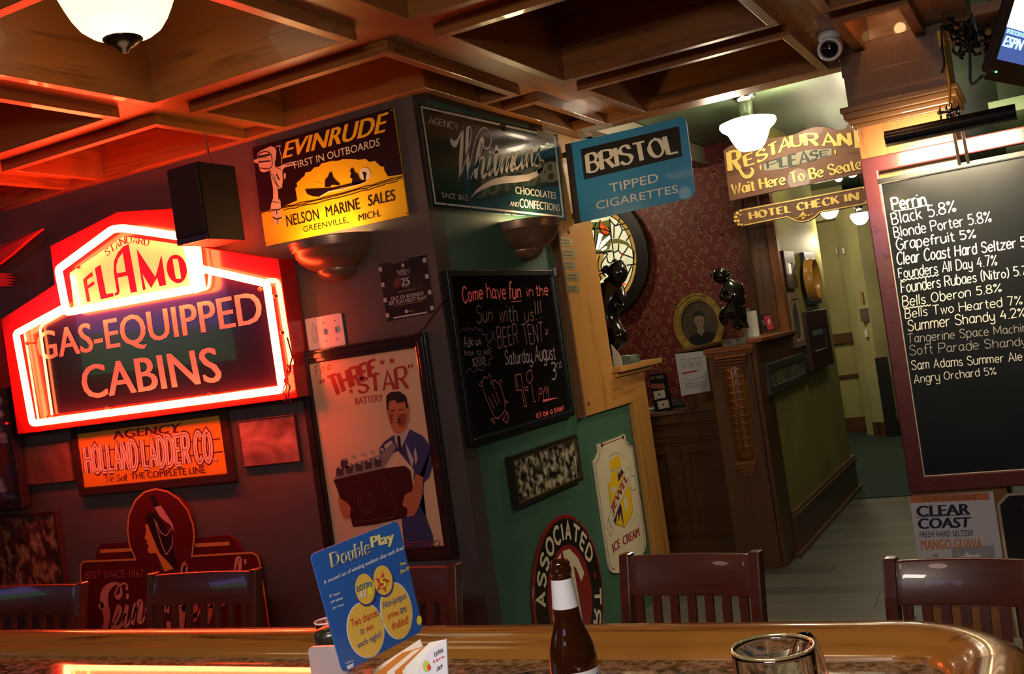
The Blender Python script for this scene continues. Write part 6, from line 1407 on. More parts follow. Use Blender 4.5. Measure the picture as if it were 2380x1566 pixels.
MB().tube([(-hl, -.044, .0), (hl, -.044, .0)], .006, 6).build('edge_strip', mat('steel_strip', (.18, .18, .20), .3, .8), t)
MB().tube([(-hl*.88, .0, -.006), (hl*.88, .0, -.006)], .011, 10).build('tube', mat('tube_glow', (1, .9, .7), .4, emit=(1, .80, .52), es=30), t, smooth=True)
xb = ony(2208, 270, YP-.30)[0]-(la[0]+lb[0])/2
mb = MB().box(xb-.045, xb+.045, -.03, .03, .055, .065)
for dx in (-.035, -.01, .01, .035): mb.tube([(xb+dx, 0, .02), (xb+dx, 0, .09)], .005, 6)
mb.tube([(xb, .0, .05), (xb-.005, .15, .04), (xb-.005, .235, -.14)], .007, 8).tube([(xb+.03, .0, .05), (xb+.03, .15, .04), (xb+.03, .235, -.14)], .007, 8)
mb.build('bracket', M_CHROME, t, smooth=True)
light('AREA', ((la[0]+lb[0])/2, YP-.285, la[2]-.045), 36, (1, .78, .46), hl*1.8, (math.radians(50), 0, 0), 'picture_lamp_light', .05)
light('POINT', (xl_+.12, YP-.15, la[2]-.24), 1.3, (1, .66, .28), .05, name='picture_lamp_light')
# yellow cord up to the ceiling box
mb = MB(); P = [ony(2208, 245, YP-.24), ony(2206, 190, YP-.15), ony(2193, 110, YP-.06), ony(2190, 80, YP-.05)]
mb.tube([tuple(p) for p in catmull(P, 6)], .006, 6); tag(mb.build('power_cord', mat('yellow_cord', (.55, .30, .02), .4), smooth=True), 'yellow electric cord running up from the picture lamp', 'cord')

# small poster under the chalkboard
D1 = Zm(1900, 1100, 3.3604)
S = Sign('poster', 'white seltzer poster with orange band taped under the beer list chalkboard', 'poster', 'y', YP-.004, (2130, 1320))
pr = S.box([(2110, 1150), (2305, 1143), (2330, 1400), (2135, 1400)]); r0, r1 = S.uv((2112, 1152)), S.uv((2308, 1143))
pr = (r0[0], r1[0], S.uv((2140, 1400))[1], (r0[1]+r1[1])/2)
S.rect('sheet', pr, mat('poster_white', (.60, .58, .62), .4), -.003, 0); Q = lambda p: S.P(D1(p), .001)
S.part('print', MB().flat(Q([(718, 178), (1338, 150), (1345, 205), (728, 232)]), .0008), mat('poster_orange', (.55, .16, .05), .45), 'orange band')
mb = MB(); sans(mb, 'CLEAR', Q([(775, 338), (1198, 320), (1190, 235), (768, 255)]), .0014, .06); sans(mb, 'COAST', Q([(785, 435), (1195, 420), (1200, 340), (782, 352)]), .0014, .06); sans(mb, 'FRESH HARD SELTZER', Q([(800, 500), (1220, 488), (1218, 442), (796, 455)]), .0014, .01); sans(mb, '100', Q([(900, 655), (942, 652), (940, 630), (898, 633)]), .0014, .01)
mb.ribbon(Q([(775, 345)]+[(800+k*20, 342-k*1.2+(5 if k % 2 else -4)) for k in range(20)]), .003, .0014); S.part('lettering', mb, mat('navy_print', (.012, .012, .035), .4))
mb = MB(); sans(mb, 'NOW AVAILABLE', Q([(820, 218), (1240, 200), (1238, 165), (818, 182)]), .0014, .0); S.part('lettering', mb, mat('dark_orange_print', (.22, .05, .015), .5))
mb = MB(); sans(mb, 'MANGO GUAVA', Q([(812, 600), (1288, 582), (1282, 505), (805, 520)]), .0014, .04); S.part('lettering', mb, mat('poster_orange2', (.65, .20, .05), .45), 'orange flavour name')
S.part('print', MB().flat(Q([(1045, 575), (1380, 562), (1400, 760), (1060, 770)]), .0007), mat('poster_grey', (.34, .34, .38), .45)); S.part('print', MB().flat(Q([(1095, 655), (1150, 640), (1165, 605), (1180, 628), (1225, 640), (1250, 625), (1280, 650), (1270, 690), (1110, 690)]), .0012), mat('poster_white2', (.75, .73, .75), .4), 'white splash')
# dark cabinet with light trim at the right edge
S = Sign('arcade_cabinet', 'black machine cabinet with pale metal edge beside the seltzer poster', 'cabinet', 'y', YP-.02, (2345, 1500))
q = S.P([(2318, 1172), (2342, 1147), (2420, 1139), (2480, 1700), (2380, 1700)]); S.part('body', MB().prism([(q[0][0], 0-S.o[2]), q[0], q[1], (q[1][0]+.6, q[1][1]), (q[1][0]+.6, -S.o[2])], -.5, 0), mat('cabinet_black', (.010, .009, .010), .3)); S.part('edge_trim', MB().ribbon([(q[0][0]+.004, -S.o[2]), (q[0][0]+.004, q[0][1]), (q[1][0], q[1][1]-.004), (q[1][0]+.6, q[1][1]-.004)], .012, .003), mat('pale_trim', (.5, .42, .32), .3, .4)); S.part('screen_strip', MB().box(q[1][0]+.05, q[1][0]+.09, -S.o[2], q[1][1]-.05, 0, .004), mat('bluish_strip', (.02, .03, .06), .2))

# ================================================================ RIGHT EDGE: tv, wires, backdrop
XW = .75
struct(MB().box(-.12, .1, 5.9, 6.0, 0, 3.06).box(.16, .22, 5.85, 5.95, 0, 3.06).build('wall_right_back', paint('mid_green_paint', (.06, .10, .05))))
struct(MB().box(.1, 3.9, 5.9, 6.0, 0, 3.06).build('wall_right_back2', wood('rustic_oak_board', (.16, .07, .02), (.34, .17, .06), 2, 1, .5)))
struct(MB().box(-.15, .4, 5.2, 5.9, 2.30, 2.36).build('trim_17', paint('mid_green_paint', (.06, .10, .05))))
t = thing('television', 'flat television with sports broadcast on screen beside the tangled cables', 'television', Matrix.Identity(4))
tl_, bl_ = (2338, -60), (2288, 175)
Dt = 3.0; c0 = atd(2286, 184, Dt); ux = np.array([.80, -.60, 0]); ux = np.array([.314, .949, 0]); 
nn = np.array([ux[1], -ux[0], 0])*1.0; vz = np.array([0, 0, 1.]); tilt = math.radians(26); vv = vz*math.cos(tilt)+nn*math.sin(tilt); nn2 = np.cross(ux, vv)
t.matrix_world = Matrix(((ux[0], vv[0], nn2[0], c0[0]), (ux[1], vv[1], nn2[1], c0[1]), (ux[2], vv[2], nn2[2], c0[2]), (0, 0, 0, 1)))
Wt, Ht = .95, .56
MB().box(.03, Wt, .02, Ht, -.03, 0).build('housing', mat('tv_black', (.008, .008, .010), .25, coat=.5), t, bevel=.006)
MB().ringp([(0, 0), (Wt, 0), (Wt, Ht), (0, Ht)], [(.028, .06), (Wt-.028, .06), (Wt-.028, Ht-.028), (.028, Ht-.028)], 0, .008).build('bezel', mat('tv_black', (.008, .008, .010), .25, coat=.5), t)
MB().box(.028, Wt-.028, .06, Ht-.028, 0, .002).build('screen', mat('tv_screen', (.02, .03, .08), .2, emit=(.05, .09, .28), es=1.4), t)
MB().box(.036, Wt-.036, .150, Ht-.034, .002, .003).build('screen_picture', mat('tv_picture', (.7, .8, 1), .2, emit=(.55, .75, 1), es=4), t)['label'] = 'bright pale broadcast picture'
mb = MB(); sans(mb, 'ESPN', [(.05, .098), (.19, .098), (.20, .128), (.06, .128)], .0035, .05); sans(mb, 'SPORTSCENTER', [(.05, .134), (.19, .134), (.19, .146), (.05, .146)], .0035, .02)
mb.build('lettering', mat('tv_logo', (.4, .8, 1), .2, emit=(.45, .85, 1), es=2.2), t)
MB().ball((.05, .026, .009), .003, 8).build('power_led', mat('led_green', (.1, 1, .1), .2, emit=(.15, 1, .2), es=4), t)
MB().tube([(Wt/2, Ht/2, -.06), (Wt/2, Ht/2, -.12), (Wt/2, Ht+.3, -.12)], .02, 8).build('mount', M_BLACK, t)
mb = MB(); r = random.Random(11)
for k in range(26):
    P = []; x = r.uniform(2215, 2330); y = r.uniform(55, 110)
    for i in range(5): P.append(ony(x+r.uniform(-28, 28), y+r.uniform(-22, 32), 4.6+r.uniform(-.15, .15)))
    mb.tube([tuple(p) for p in catmull(P, 4)], .006, 5)
o = mb.build('cable_bundle', M_BLACK, smooth=True); tag(o, 'tangle of black cables above the television shelf', 'cables', kind='stuff')
for P, n, lab, m, rr in (([(2262, 30), (2255, 80), (2255, 150), (2258, 195), (2285, 175)], 'cable', 'dark looping cable hanging in front of the television mount', mat('blue_black_cable', (.02, .025, .05), .3), .006), ([(2262, 40), (2275, 90), (2288, 135)], 'cable', 'grey straight cable hanging beside the television', mat('grey_cable', (.16, .15, .18), .4), .005), ([(2188, 60), (2190, 110), (2195, 150), (2188, 170)], 'cable', 'short black cable beside the column top', M_BLACK, .005)):
    tag(MB().tube([tuple(ony(x, y, 4.5)) for x, y in catmull(P, 5)], rr, 6).build(n, m, smooth=True), lab, 'cable')
MB().box(-.25, 1.5, 4.4, 5.0, 2.62, 2.66)
struct(MB().box(-.13, 1.6, 4.35, 5.4, 2.56, 2.60).build('trim_18', M_OAKX))
a = ony(2184, 72, YP-.06); tag(MB().box(a[0]-.012, a[0]+.014, YP-.075, YP-.04, a[2]-.07, a[2]).build('yellow_connector', mat('connector_yellow', (.7, .30, .01), .4), bevel=.002), 'yellow cord connector on the upper column', 'connector')

# security camera
p_ = onz(1927, 95, 2.717); t = thing('security_camera', 'white dome security camera under the ceiling beam', 'camera', T(p_[0], p_[1]+.35, 2.717)); t.location = (onz(1930, 108, 2.70)[0], onz(1930, 108, 2.70)[1], ZB)
wp = mat('camera_white', (.72, .72, .76), .35)
MB().lathe([(.001, 0), (.045, 0), (.047, -.02), (.04, -.03), (.001, -.03)], 20).build('base', wp, t, smooth=True)
b_ = MB().ball((0, 0, 0), .052, 20).build('body', wp, t, smooth=True); b_.location = (0, 0, -.068)
dirv = Vector((.02, -.95, -.30)).normalized(); rq = dirv.to_track_quat('Z', 'Y')
l_ = MB().lathe([(.0515, .0), (.0515, .052), (.047, .062), (.041, .060), (.038, .048), (.001, .046)], 24).build('lens_ring', wp, t, smooth=True); l_.location = (0, 0, -.068); l_.rotation_mode = 'QUATERNION'; l_.rotation_quaternion = rq
l_ = MB().lathe([(.039, .050), (.028, .058), (.001, .062)], 24).build('lens', mat('lens_black', (.004, .004, .005), .08, coat=1), t, smooth=True); l_.location = (0, 0, -.068); l_.rotation_mode = 'QUATERNION'; l_.rotation_quaternion = rq

light('POINT', (-.54, 4.74, 2.98), 4.5, (1, .55, .22), .03, name='coffer_glow_fill')  # added fill for the orange glow inside the small coffer
MB().lathe([(.001, 0), (.035, 0), (.035, -.02), (.001, -.02)], 16, (-.59, 4.60, 3.10)).build('added_glow_disc', mat('disc_glow', (1, .8, .5), .4, emit=(1, .6, .3), es=3), ceil)  # added emitter disc, tucked out of sight behind the molding
# ================================================================ COFFER LAMP (upper left)
t = thing('ceiling_lamp', 'bell shaped glass lamp with dark finial glowing inside a ceiling coffer', 'lamp', T(-2.50, 2.48, 3.09))
em = mat('coffer_glass', (1, .9, .7), .3, emit=(1, .84, .48), es=1.7)
MB().lathe([(.001, 0), (.10, 0), (.11, -.02), (.04, -.04), (.001, -.04)], 24).build('canopy', mat('dark_bronze', (.03, .018, .012), .35, .6), t, smooth=True)
MB().lathe([(.02, -.03), (.02, -.12)], 10).build('stem', mat('dark_bronze', (.03, .018, .012), .35, .6), t)
MB().lathe([(.05, -.07), (.20, -.085), (.235, -.10), (.230, -.12), (.205, -.165), (.182, -.21), (.165, -.25), (.148, -.285), (.126, -.317), (.098, -.338), (.066, -.352), (.060, -.354)], 40).build('shade', em, t, smooth=True)
MB().lathe([(.001, -.340), (.060, -.342), (.062, -.356), (.052, -.368), (.034, -.380), (.018, -.388), (.012, -.398), (.001, -.402)], 26).build('finial', mat('dark_bronze2', (.020, .012, .010), .25, .7), t, smooth=True)
light('POINT', (-2.50, 2.48, 2.62), .5, (1, .72, .38), .05, name='coffer_lamp_light')
light('POINT', (-2.50, 2.15, 2.95), .15, (1, .72, .38), .05, name='coffer_lamp_light')

# unseen televisions added behind the camera for their reflections and bluish light
def backtv(lab, M, W_, H_, col, es):
    t = thing('television', lab, 'television', M)
    MB().box(-W_/2-.03, W_/2+.03, -.03, H_+.03, -.06, 0).build('housing', mat('tv_black', (.008, .008, .010), .25, coat=.5), t)
    MB().box(-W_/2, W_/2, 0, H_, 0, .003).build('screen', mat('tv_far_'+lab[:5], (.02, .03, .08), .2, emit=col, es=es), t)
    MB().box(-W_/2, W_/2, 0, H_*.35, .003, .005).build('screen_picture', mat('tv_field', (.02, .1, .03), .2, emit=(.05, .35, .12), es=es), t)
backtv('television on the far end wall of the bar', Matrix(((0, 0, 1, -7.8), (-1, 0, 0, -.2), (0, 1, 0, 1.9), (0, 0, 0, 1))), 2.0, 1.1, (.30, .30, 1), 2.5)
backtv('large television over the back bar', Matrix(((-1, 0, 0, -1.6), (0, 0, 1, -2.4), (0, 1, 0, 1.75), (0, 0, 0, 1))), 1.4, .8, (.45, .55, 1), 2.6)
# ================================================================ BAR
HB = .925; g0 = onz(1190, 1532, HB); YI = g0[1]; zt_ = HB+.038
yo = YI+.135
c_in = onz(2212, 1540, HB); XI = c_in[0]
bar = thing('bar_counter', 'polished bar with speckled granite top and rounded oak rail', 'bar', T(0, 0, 0))
MB().box(-5.5, XI, .95, YI+.02, HB-.03, HB).build('granite_top', M_GRANITE, bar)
MB().box(-5.5, XI+.02, 1.0, YI+.04, .02, HB-.03).build('bar_body', M_WALNX, bar)
MB().box(-5.5, XI+.05, YI+.0, YI+.06, .0, .10).build('foot_molding', M_WALNX, bar)
# rail: profile swept along an L path with rounded corner
prof = [(0, -.002), (.004, .010), (.016, .020), (.030, .024), (.040, .030), (.050, .040), (.075, .046), (.105, .044), (.128, .032), (.138, .012), (.134, -.012), (.115, -.028), (.06, -.034), (0, -.034)]
path = [(-5.5, 0)]; Rc = .10
x0 = XI
def sweep(pts, nrm, name, m):
    vs = []; n = len(prof)
    for (px, py), (nx, ny) in zip(pts, nrm):
        for d, z in prof: vs.append((px+nx*d, py+ny*d, HB+z))
    fs = [(i*n+k, i*n+(k+1) % n, (i+1)*n+(k+1) % n, (i+1)*n+k) for i in range(len(pts)-1) for k in range(n)]
    fs += [tuple(range(n)), tuple((len(pts)-1)*n+k for k in range(n))[::-1]]
    return MB().add(vs, [f[::-1] for f in fs]).build(name, m, bar, smooth=True)
setang(sweep([(-5.5, YI), (x0-Rc, YI)], [(0, 1), (0, 1)], 'rail', M_BARW))
corner = [((x0-Rc)+Rc*math.sin(a), (YI-Rc)+Rc*math.cos(a)) for a in [PI/2*k/10 for k in range(11)]]; cn = [(math.sin(a), math.cos(a)) for a in [PI/2*k/10 for k in range(11)]]
setang(sweep(corner, cn, 'rail', M_BARW)); setang(sweep([(x0, YI-Rc), (x0, .2)], [(1, 0), (1, 0)], 'rail', M_BARWY))
# raised outer ledge beyond the rail at the right
e1 = onz(2262, 1484, HB); e2 = onz(2420, 1540, HB)
led = [(x0+.13, YI+.02), (e1[0], e1[1]), (e2[0], e2[1]), (e2[0]+.5, e2[1]-.25), (e2[0]+.5, .3), (x0+.13, .3)]
MB().prism(led, HB-.035, HB-.005).build('side_ledge', mat('ledge_gloss', (.030, .010, .008), .10, coat=.8), bar, bevel=.004)
MB().tube([(e1[0]-.03, e1[1]+.008, HB-.01), (e2[0], e2[1], HB-.01), (e2[0]+.5, e2[1]-.25, HB-.01)], .012, 8).build('ledge_edge', M_BARW, bar, smooth=True)

# ================================================================ DINING CHAIRS
def chair(name, label, xl, xr, yb, rz=0, top=.86):
    w = xr-xl; cx = (xl+xr)/2
    t = thing(name, label, 'chair', T(cx, yb, 0, rz), 'dark mahogany slat back chairs behind the bar')
    h = w/2; pw_ = .036
    for s in (-1, 1):
        x = s*(h-pw_/2)
        P0 = [(x-pw_/2, -.02, 0), (x+pw_/2, -.02, 0), (x+pw_/2, .03, 0), (x-pw_/2, .03, 0)]
        mb = MB(); Zs = [(0, .05), (.45, 0), (.62, .005), (.75, .028), (top, .060)]
        vs = []
        for z, y in Zs: vs += [(x-pw_/2, y-.024, z), (x+pw_/2, y-.024, z), (x+pw_/2, y+.020, z), (x-pw_/2, y+.020, z)]
        fs = [(0, 1, 2, 3)[::-1], tuple(range(len(vs)-4, len(vs)))]+[(i*4+k, i*4+(k+1) % 4, i*4+4+(k+1) % 4, i*4+4+k) for i in range(len(Zs)-1) for k in range(4)]
        mb.add(vs, fs).build('back_post', M_MAHOG, t, bevel=.006)
    # curved crest rail
    n = 14; vs = []; iw = h-pw_+.004
    for k in range(n+1):
        x = -iw+2*iw*k/n; bow = .022*(1-(x/iw)**2)
        for z, yy in ((top-.125, .020), (top-.008, .054)):
            vs += [(x, yy-.012+bow, z), (x, yy+.010+bow, z)]
    fs = []
    for k in range(n):
        a = k*4; b = a+4; fs += [(a, b, b+2, a+2), (a+1, a+3, b+3, b+1), (a+2, b+2, b+3, a+3), (a, a+1, b+1, b)]
    fs += [(0, 2, 3, 1), (n*4, n*4+1, n*4+3, n*4+2)]
    setang(MB().add(vs, fs).build('crest_rail', M_MAHOGX, t, bevel=.004, smooth=True), 60)
    MB().box(-iw, iw, -.014, .010, .50, .545).build('lower_rail', M_MAHOGX, t, bevel=.003)
    for k in range(7):
        x = -iw+2*iw*(k+.5)/7-.0; s_ = .013; bow = .018*(1-(x/iw)**2)
        MB().hexa([(x-s_, -.010, .54), (x+s_, -.010, .54), (x+s_, .002, .54), (x-s_, .002, .54)], [(x-s_, .014+bow, top-.12), (x+s_, .014+bow, top-.12), (x+s_, .026+bow, top-.12), (x-s_, .026+bow, top-.12)]).build('slat', M_MAHOG, t)
    MB().prism(rpoly([(-h, 0), (h, 0), (h+.01, -.42), (-h-.01, -.42)], .03, 4), .435, .465).build('seat', mat('seat_vinyl', (.012, .008, .008), .35), t, bevel=.006)
    MB().box(-h+.02, h-.02, -.40, -.02, .37, .435).build('seat_frame', M_MAHOGX, t)
    for s in (-1, 1): MB().box(s*(h-.02)-.018, s*(h-.02)+.018, -.41, -.375, 0, .435).build('front_leg', M_MAHOG, t, bevel=.003)
    for s in (-1, 1): MB().box(s*(h-.02)-.01, s*(h-.02)+.01, -.38, 0, .18, .20).build('stretcher', M_MAHOG, t)
    return t
YB2 = 3.02
def cx_(px, py): return ony(px, py, YB2+.04)
def put(label, pl, pr, rz, flip=None):
    a, b = cx_(*pl), cx_(*pr); tp = (a[2]+b[2])/2+.002
    return chair('dining_chair', label, a[0], b[0], YB2-.02, rz, tp)
put('dark slat back chair in front of the red street crowd picture', (-55, 1360), (200, 1356), 0)
put('dark slat back chair in front of the shaped beer sign', (350, 1334), (604, 1318), 0)
put('dark slat back chair behind the blue lottery card', (800, 1322), (1068, 1308), 0)
put('slat back chair between ice cream sign and reception desk', (1432, 1280), (1772, 1288), -.10)
put('slat back chair in front of the seltzer poster', (2042, 1288), (2420, 1302), -.12)

# ================================================================ BOTTLE
D0 = 1.66
bp = atd(1325, 1566, D0); sc = 1.16
base = np.array([atd(1334, 1600, D0)[0], atd(1334, 1600, D0)[1], HB])
top_ = atd(1299, 1303, D0)
base[0], base[1] = top_[0], top_[1]
Hb = top_[2]-HB; k = Hb/.232; q_ = .84*k
b = thing('beer_bottle', 'brown longneck beer bottle with white labels standing on the bar', 'bottle', T(*base))
gb = mat('brown_glass', (.055, .012, .003), .04, trans=.55, ior=1.45, coat=.6)
pr_ = [(.001, 0), (.030, 0), (.0330, .004), (.0338, .010), (.0338, .110), (.0330, .122), (.0300, .135), (.0245, .148), (.0205, .157), (.0187, .166), (.0180, .178), (.0140, .214), (.0138, .2155), (.0152, .217), (.0152, .223), (.0138, .225), (.0145, .227), (.0145, .231), (.0130, .232), (.0100, .232), (.0100, .20), (.015, .17), (.027, .14), (.031, .12), (.031, .008), (.001, .005)]
MB().lathe([(r*q_, z*k) for r, z in pr_], 36).build('glass_body', gb, b, smooth=True)
MB().lathe([(.0300*q_, .009*k), (.0300*q_, .085*k), (.001, .085*k)], 24).build('beer', mat('dark_beer', (.02, .006, .002), .3), b, smooth=True)
wl_ = mat('label_white', (.62, .62, .66), .35)
MB().lathe([(.0342*q_, .020*k), (.0342*q_, .110*k)], 30, a0=math.radians(-97), a1=math.radians(60)).build('front_label', wl_, b, smooth=True)
MB().lathe([(.0184*q_, .179*k), (.0146*q_, .212*k)], 30).build('neck_label', wl_, b, smooth=True)['label'] = 'white neck label'
mb = MB(); th0 = math.radians(-42)
def bl_(x, y): return (x, y)
mbt = MB(); write(mbt, 'Lite', [(0, 0), (.052, 0), (.052, .026), (0, .026)], 0, nib=(.5, 1.3), serif=.4)
vs = [((.0346*q_)*math.cos(th0+x/.0305), (.0346*q_)*math.sin(th0+x/.0305), (.078+y)*k) for x, y, z in mbt.v]; MB().add(vs, mbt.f).build('lettering', mat('label_blue', (.015, .03, .16), .4), b)

# ================================================================ GLASS MUG
Dm = 1.30; pc_ = atd(1795, 1503, Dm); Rm = 98/FX*Dm*.985
m_ = thing('beer_mug', 'empty clear glass beer mug with gold tinted rim on the bar', 'mug', T(pc_[0], pc_[1], HB)); Hm = pc_[2]-HB
gm = mat('clear_glass', (.95, .93, .88), .02, trans=1, ior=1.45)
MB().lathe([(.001, 0), (Rm*.96, 0), (Rm*1.0, .01), (Rm*.97, Hm*.5), (Rm*.99, Hm-.006), (Rm*.985, Hm), (Rm*.955, Hm), (Rm*.93, Hm-.006), (Rm*.91, Hm*.5), (Rm*.90, .03), (.001, .022)], 48).build('glass_body', gm, m_, smooth=True)
MB().tube([(Rm*.972*math.cos(a), Rm*.972*math.sin(a), Hm) for a in [2*PI*k/48 for k in range(48)]], .0022, 6, closed=True).build('gold_rim', mat('gold_rim', (.85, .68, .35), .15, .8), m_, smooth=True)
hd = np.array([.25, .97, 0]); 
P = [tuple(hd*Rm*.98+np.array([0, 0, Hm*.86])), tuple(hd*(Rm+.035)+np.array([0, 0, Hm*.93])), tuple(hd*(Rm+.058)+np.array([0, 0, Hm*.72])), tuple(hd*(Rm+.05)+np.array([0, 0, Hm*.42])), tuple(hd*Rm*.98+np.array([0, 0, Hm*.25]))]
MB().tube([tuple(q) for q in catmull(P, 6)], .011, 12).build('handle', gm, m_, smooth=True)

# ================================================================ LOTTERY CARD, CADDY
X1 = Zm(660, 1180, 4.056)
dc = np.array([math.sin(math.radians(-27.2+32)), math.cos(math.radians(-27.2+32)), 0.])   # card width direction (into the room, to the right)
Dc = 1.42
pc0 = atd(862, 1390, Dc)
up = np.array([0, 0, 1.]); tl2 = math.radians(-6)
u_ = dc*math.cos(tl2)*1.0; 
# tilt within its own plane and lean back a little
n_ = np.cross(dc, up); n_ /= np.linalg.norm(n_)
if np.dot(n_, CAM-pc0) < 0: n_ = -n_
rot = math.radians(6.5); uu = dc*math.cos(rot)+up*math.sin(rot); vv = -dc*math.sin(rot)+up*math.cos(rot); nn = np.cross(uu, vv)
Mc = Matrix(((uu[0], vv[0], nn[0], pc0[0]), (uu[1], vv[1], nn[1], pc0[1]), (uu[2], vv[2], nn[2], pc0[2]), (0, 0, 0, 1)))
S = Sign('lottery_card', 'blue lottery advertising card with yellow circles standing in the caddy', 'card', 'm', 0, None, None, Mc)
cb = S.P(X1([(250, 440), (1075, 118), (1315, 1155), (560, 1560)]))
S.part('card', MB().prism(rpoly(cb, .010, 4), -.002, 0), mat('card_blue', (.025, .11, .42), .35), None)
zc = .0006; Q = lambda p: S.P(X1(p))
mb = MB()
def ell(cx, cy, rx, ry, rot_=0, n=32): return Q([(cx+rx*math.cos(a)*math.cos(rot_)-ry*math.sin(a)*math.sin(rot_), cy+rx*math.cos(a)*math.sin(rot_)+ry*math.sin(a)*math.cos(rot_)) for a in [2*PI*k/n for k in range(n)]])
Y1 = mat('card_yellow', (.82, .50, .08), .4); W1 = mat('card_white_print', (.72, .74, .80), .4); B1_ = mat('card_navy', (.05, .06, .22), .4); R1c = mat('card_red_print', (.62, .06, .04), .4)
for a in ((765, 1150, 178, 268, -.12), (1055, 970, 152, 272, -.12)): mb.flat(ell(*a), zc)
S.part('print', mb, W1, 'white circle rims'); mb = MB()
for a in ((765, 1150, 168, 258, -.12), (1055, 970, 142, 262, -.12)): mb.flat(ell(*a), zc*1.6)
for a in ((755, 765, 92, 145, -.12), (925, 682, 90, 140, -.12)): mb.flat(ell(*a), zc*2.6)
S.part('print', mb, Y1, 'yellow circles'); mb = MB()
for a in ((763, 780, 98, 150, -.12), (932, 697, 96, 146, -.12)): mb.flat(ell(*a), zc*2.1)
S.part('print', mb, B1_, 'blue circle shadows')
mb = MB(); sans(mb, 'Double', Q([(445, 565), (818, 430), (800, 290), (420, 430)]), zc, .06); sans(mb, 'Play', Q([(825, 412), (1045, 350), (1030, 215), (805, 275)]), zc, .06)
S.part('lettering', mb, mat('card_pale_yellow', (.80, .66, .26), .4), 'yellow heading')
mb = MB(); sans(mb, 'Double', Q([(455, 555), (815, 430), (800, 305), (440, 430)]), zc*1.6, .015); S.part('lettering', mb, mat('card_mid_blue', (.07, .13, .38), .4), 'blue heading inline')
mb = MB(); sans(mb, 'A second set of winning numbers after each draw!', Q([(375, 735), (1135, 400), (1125, 350), (368, 685)]), zc, .02)
for t_, q in (('$1 more', [(430, 850), (530, 815), (522, 785), (425, 818)]), ('per panel', [(445, 905), (555, 868), (545, 835), (440, 870)]), ('per draw', [(460, 965), (568, 925), (560, 895), (455, 930)]), ('Lottery', [(580, 1480), (650, 1450), (645, 1425), (575, 1455)])): sans(mb, t_, Q(q), zc, .02)
mb.flat(Q([(585, 1490), (655, 1460), (650, 1500), (600, 1525)]), zc)
sans(mb, '47', Q([(700, 865), (780, 830), (768, 770), (695, 800)]), zc*3.4, .05); S.part('lettering', mb, W1, 'white small lettering')
mb = MB(); sans(mb, 'LOTTO', Q([(680, 790), (822, 740), (815, 690), (675, 735)]), zc*3.4, .06); S.part('lettering', mb, mat('lotto_blue', (.01, .14, .36), .4), 'blue lotto word')
mb = MB(); sans(mb, '5', Q([(895, 760), (955, 740), (945, 650), (885, 668)]), zc*4.2, .05); sans(mb, 'New', Q([(1095, 545), (1150, 530), (1145, 500), (1092, 515)]), zc, .02); sans(mb, 'June 19!', Q([(1098, 630), (1180, 600), (1172, 550), (1092, 580)]), zc, .02); mb.flat(Q([(785, 745), (812, 735), (832, 810), (805, 835), (780, 800)]), zc*3.4); mb.flat(ell(1272, 1060, 24, 45), zc)
S.part('lettering', mb, mat('card_lemon', (.85, .68, .05), .4), 'lemon numeral and date')
mb = MB(); mb.flat(Q([(915+(78 if k % 2 == 0 else 34)*math.sin(k*PI/5+.1)*.95, 705-(108 if k % 2 == 0 else 46)*math.cos(k*PI/5+.1)) for k in range(10)]), zc*3.4)
for t_, q in (('Two chances', [(630, 1130), (882, 1015), (870, 940), (615, 1055)]), ('win', [(765, 1165), (835, 1140), (828, 1085), (760, 1110)]), ('prizes', [(975, 1060), (1075, 1020), (1070, 955), (968, 990)]), ('doubled!', [(1012, 1150), (1165, 1085), (1155, 1010), (1000, 1075)])): sans(mb, t_, Q(q), zc*2.6, .01)
S.part('lettering', mb, R1c, 'red words and star')
mb = MB()
for t_, q in (('to', [(712, 1195), (748, 1180), (742, 1125), (708, 1140)]), ('each night!', [(690, 1340), (908, 1235), (900, 1155), (682, 1265)]), ('Non-jackpot', [(932, 970), (1150, 870), (1140, 790), (920, 885)]), ('are', [(1090, 1000), (1148, 975), (1142, 930), (1085, 945)])): sans(mb, t_, Q(q), zc*2.6, .01)
S.part('lettering', mb, mat('card_slate', (.10, .14, .34), .4), 'slate words')

def at_px(px, py, D): return atd(px, py, D)
# condiment caddy with packets
cc = atd(900, 1560, 1.42)
cdy = thing('napkin_caddy', 'black caddy holding drink cards and sugar packets on the bar', 'caddy', T(cc[0], cc[1], HB, .15))
MB().box(-.075, .10, -.05, .05, 0, .012).box(-.075, .10, .045, .05, 0, .07).box(-.075, .10, -.05, -.045, 0, .05).box(-.075, -.07, -.05, .05, 0, .06).box(.095, .10, -.05, .05, 0, .06).build('tray', M_BLACK, cdy, bevel=.002)
def upright(lab, m, P, D, th=.004, cat='card', group=None, name='drink_card'):
    """a card standing in the caddy, corners measured on a plane facing the bar"""
    q = [ony(x, y, D) for x, y in P]; u = [(p[0]-q[0][0], p[2]-q[0][2]) for p in q]
    o = MB().prism(u, 0, th).build(name, m, bevel=.0006); o.matrix_world = Matrix(((1, 0, 0, q[0][0]), (0, 0, -1, q[0][1]), (0, 1, 0, q[0][2]), (0, 0, 0, 1))); tag(o, lab, cat, group); return o
wpp = mat('packet_white', (.72, .62, .52), .45); opp = mat('packet_orange', (.52, .17, .03), .45)
yq = cc[1]
upright('long white paper packet nearest to the blue card', wpp, [(872, 1620), (868, 1556), (978, 1484), (984, 1500), (990, 1620)], yq+.012, .003, 'packet', None, 'sugar_packet')
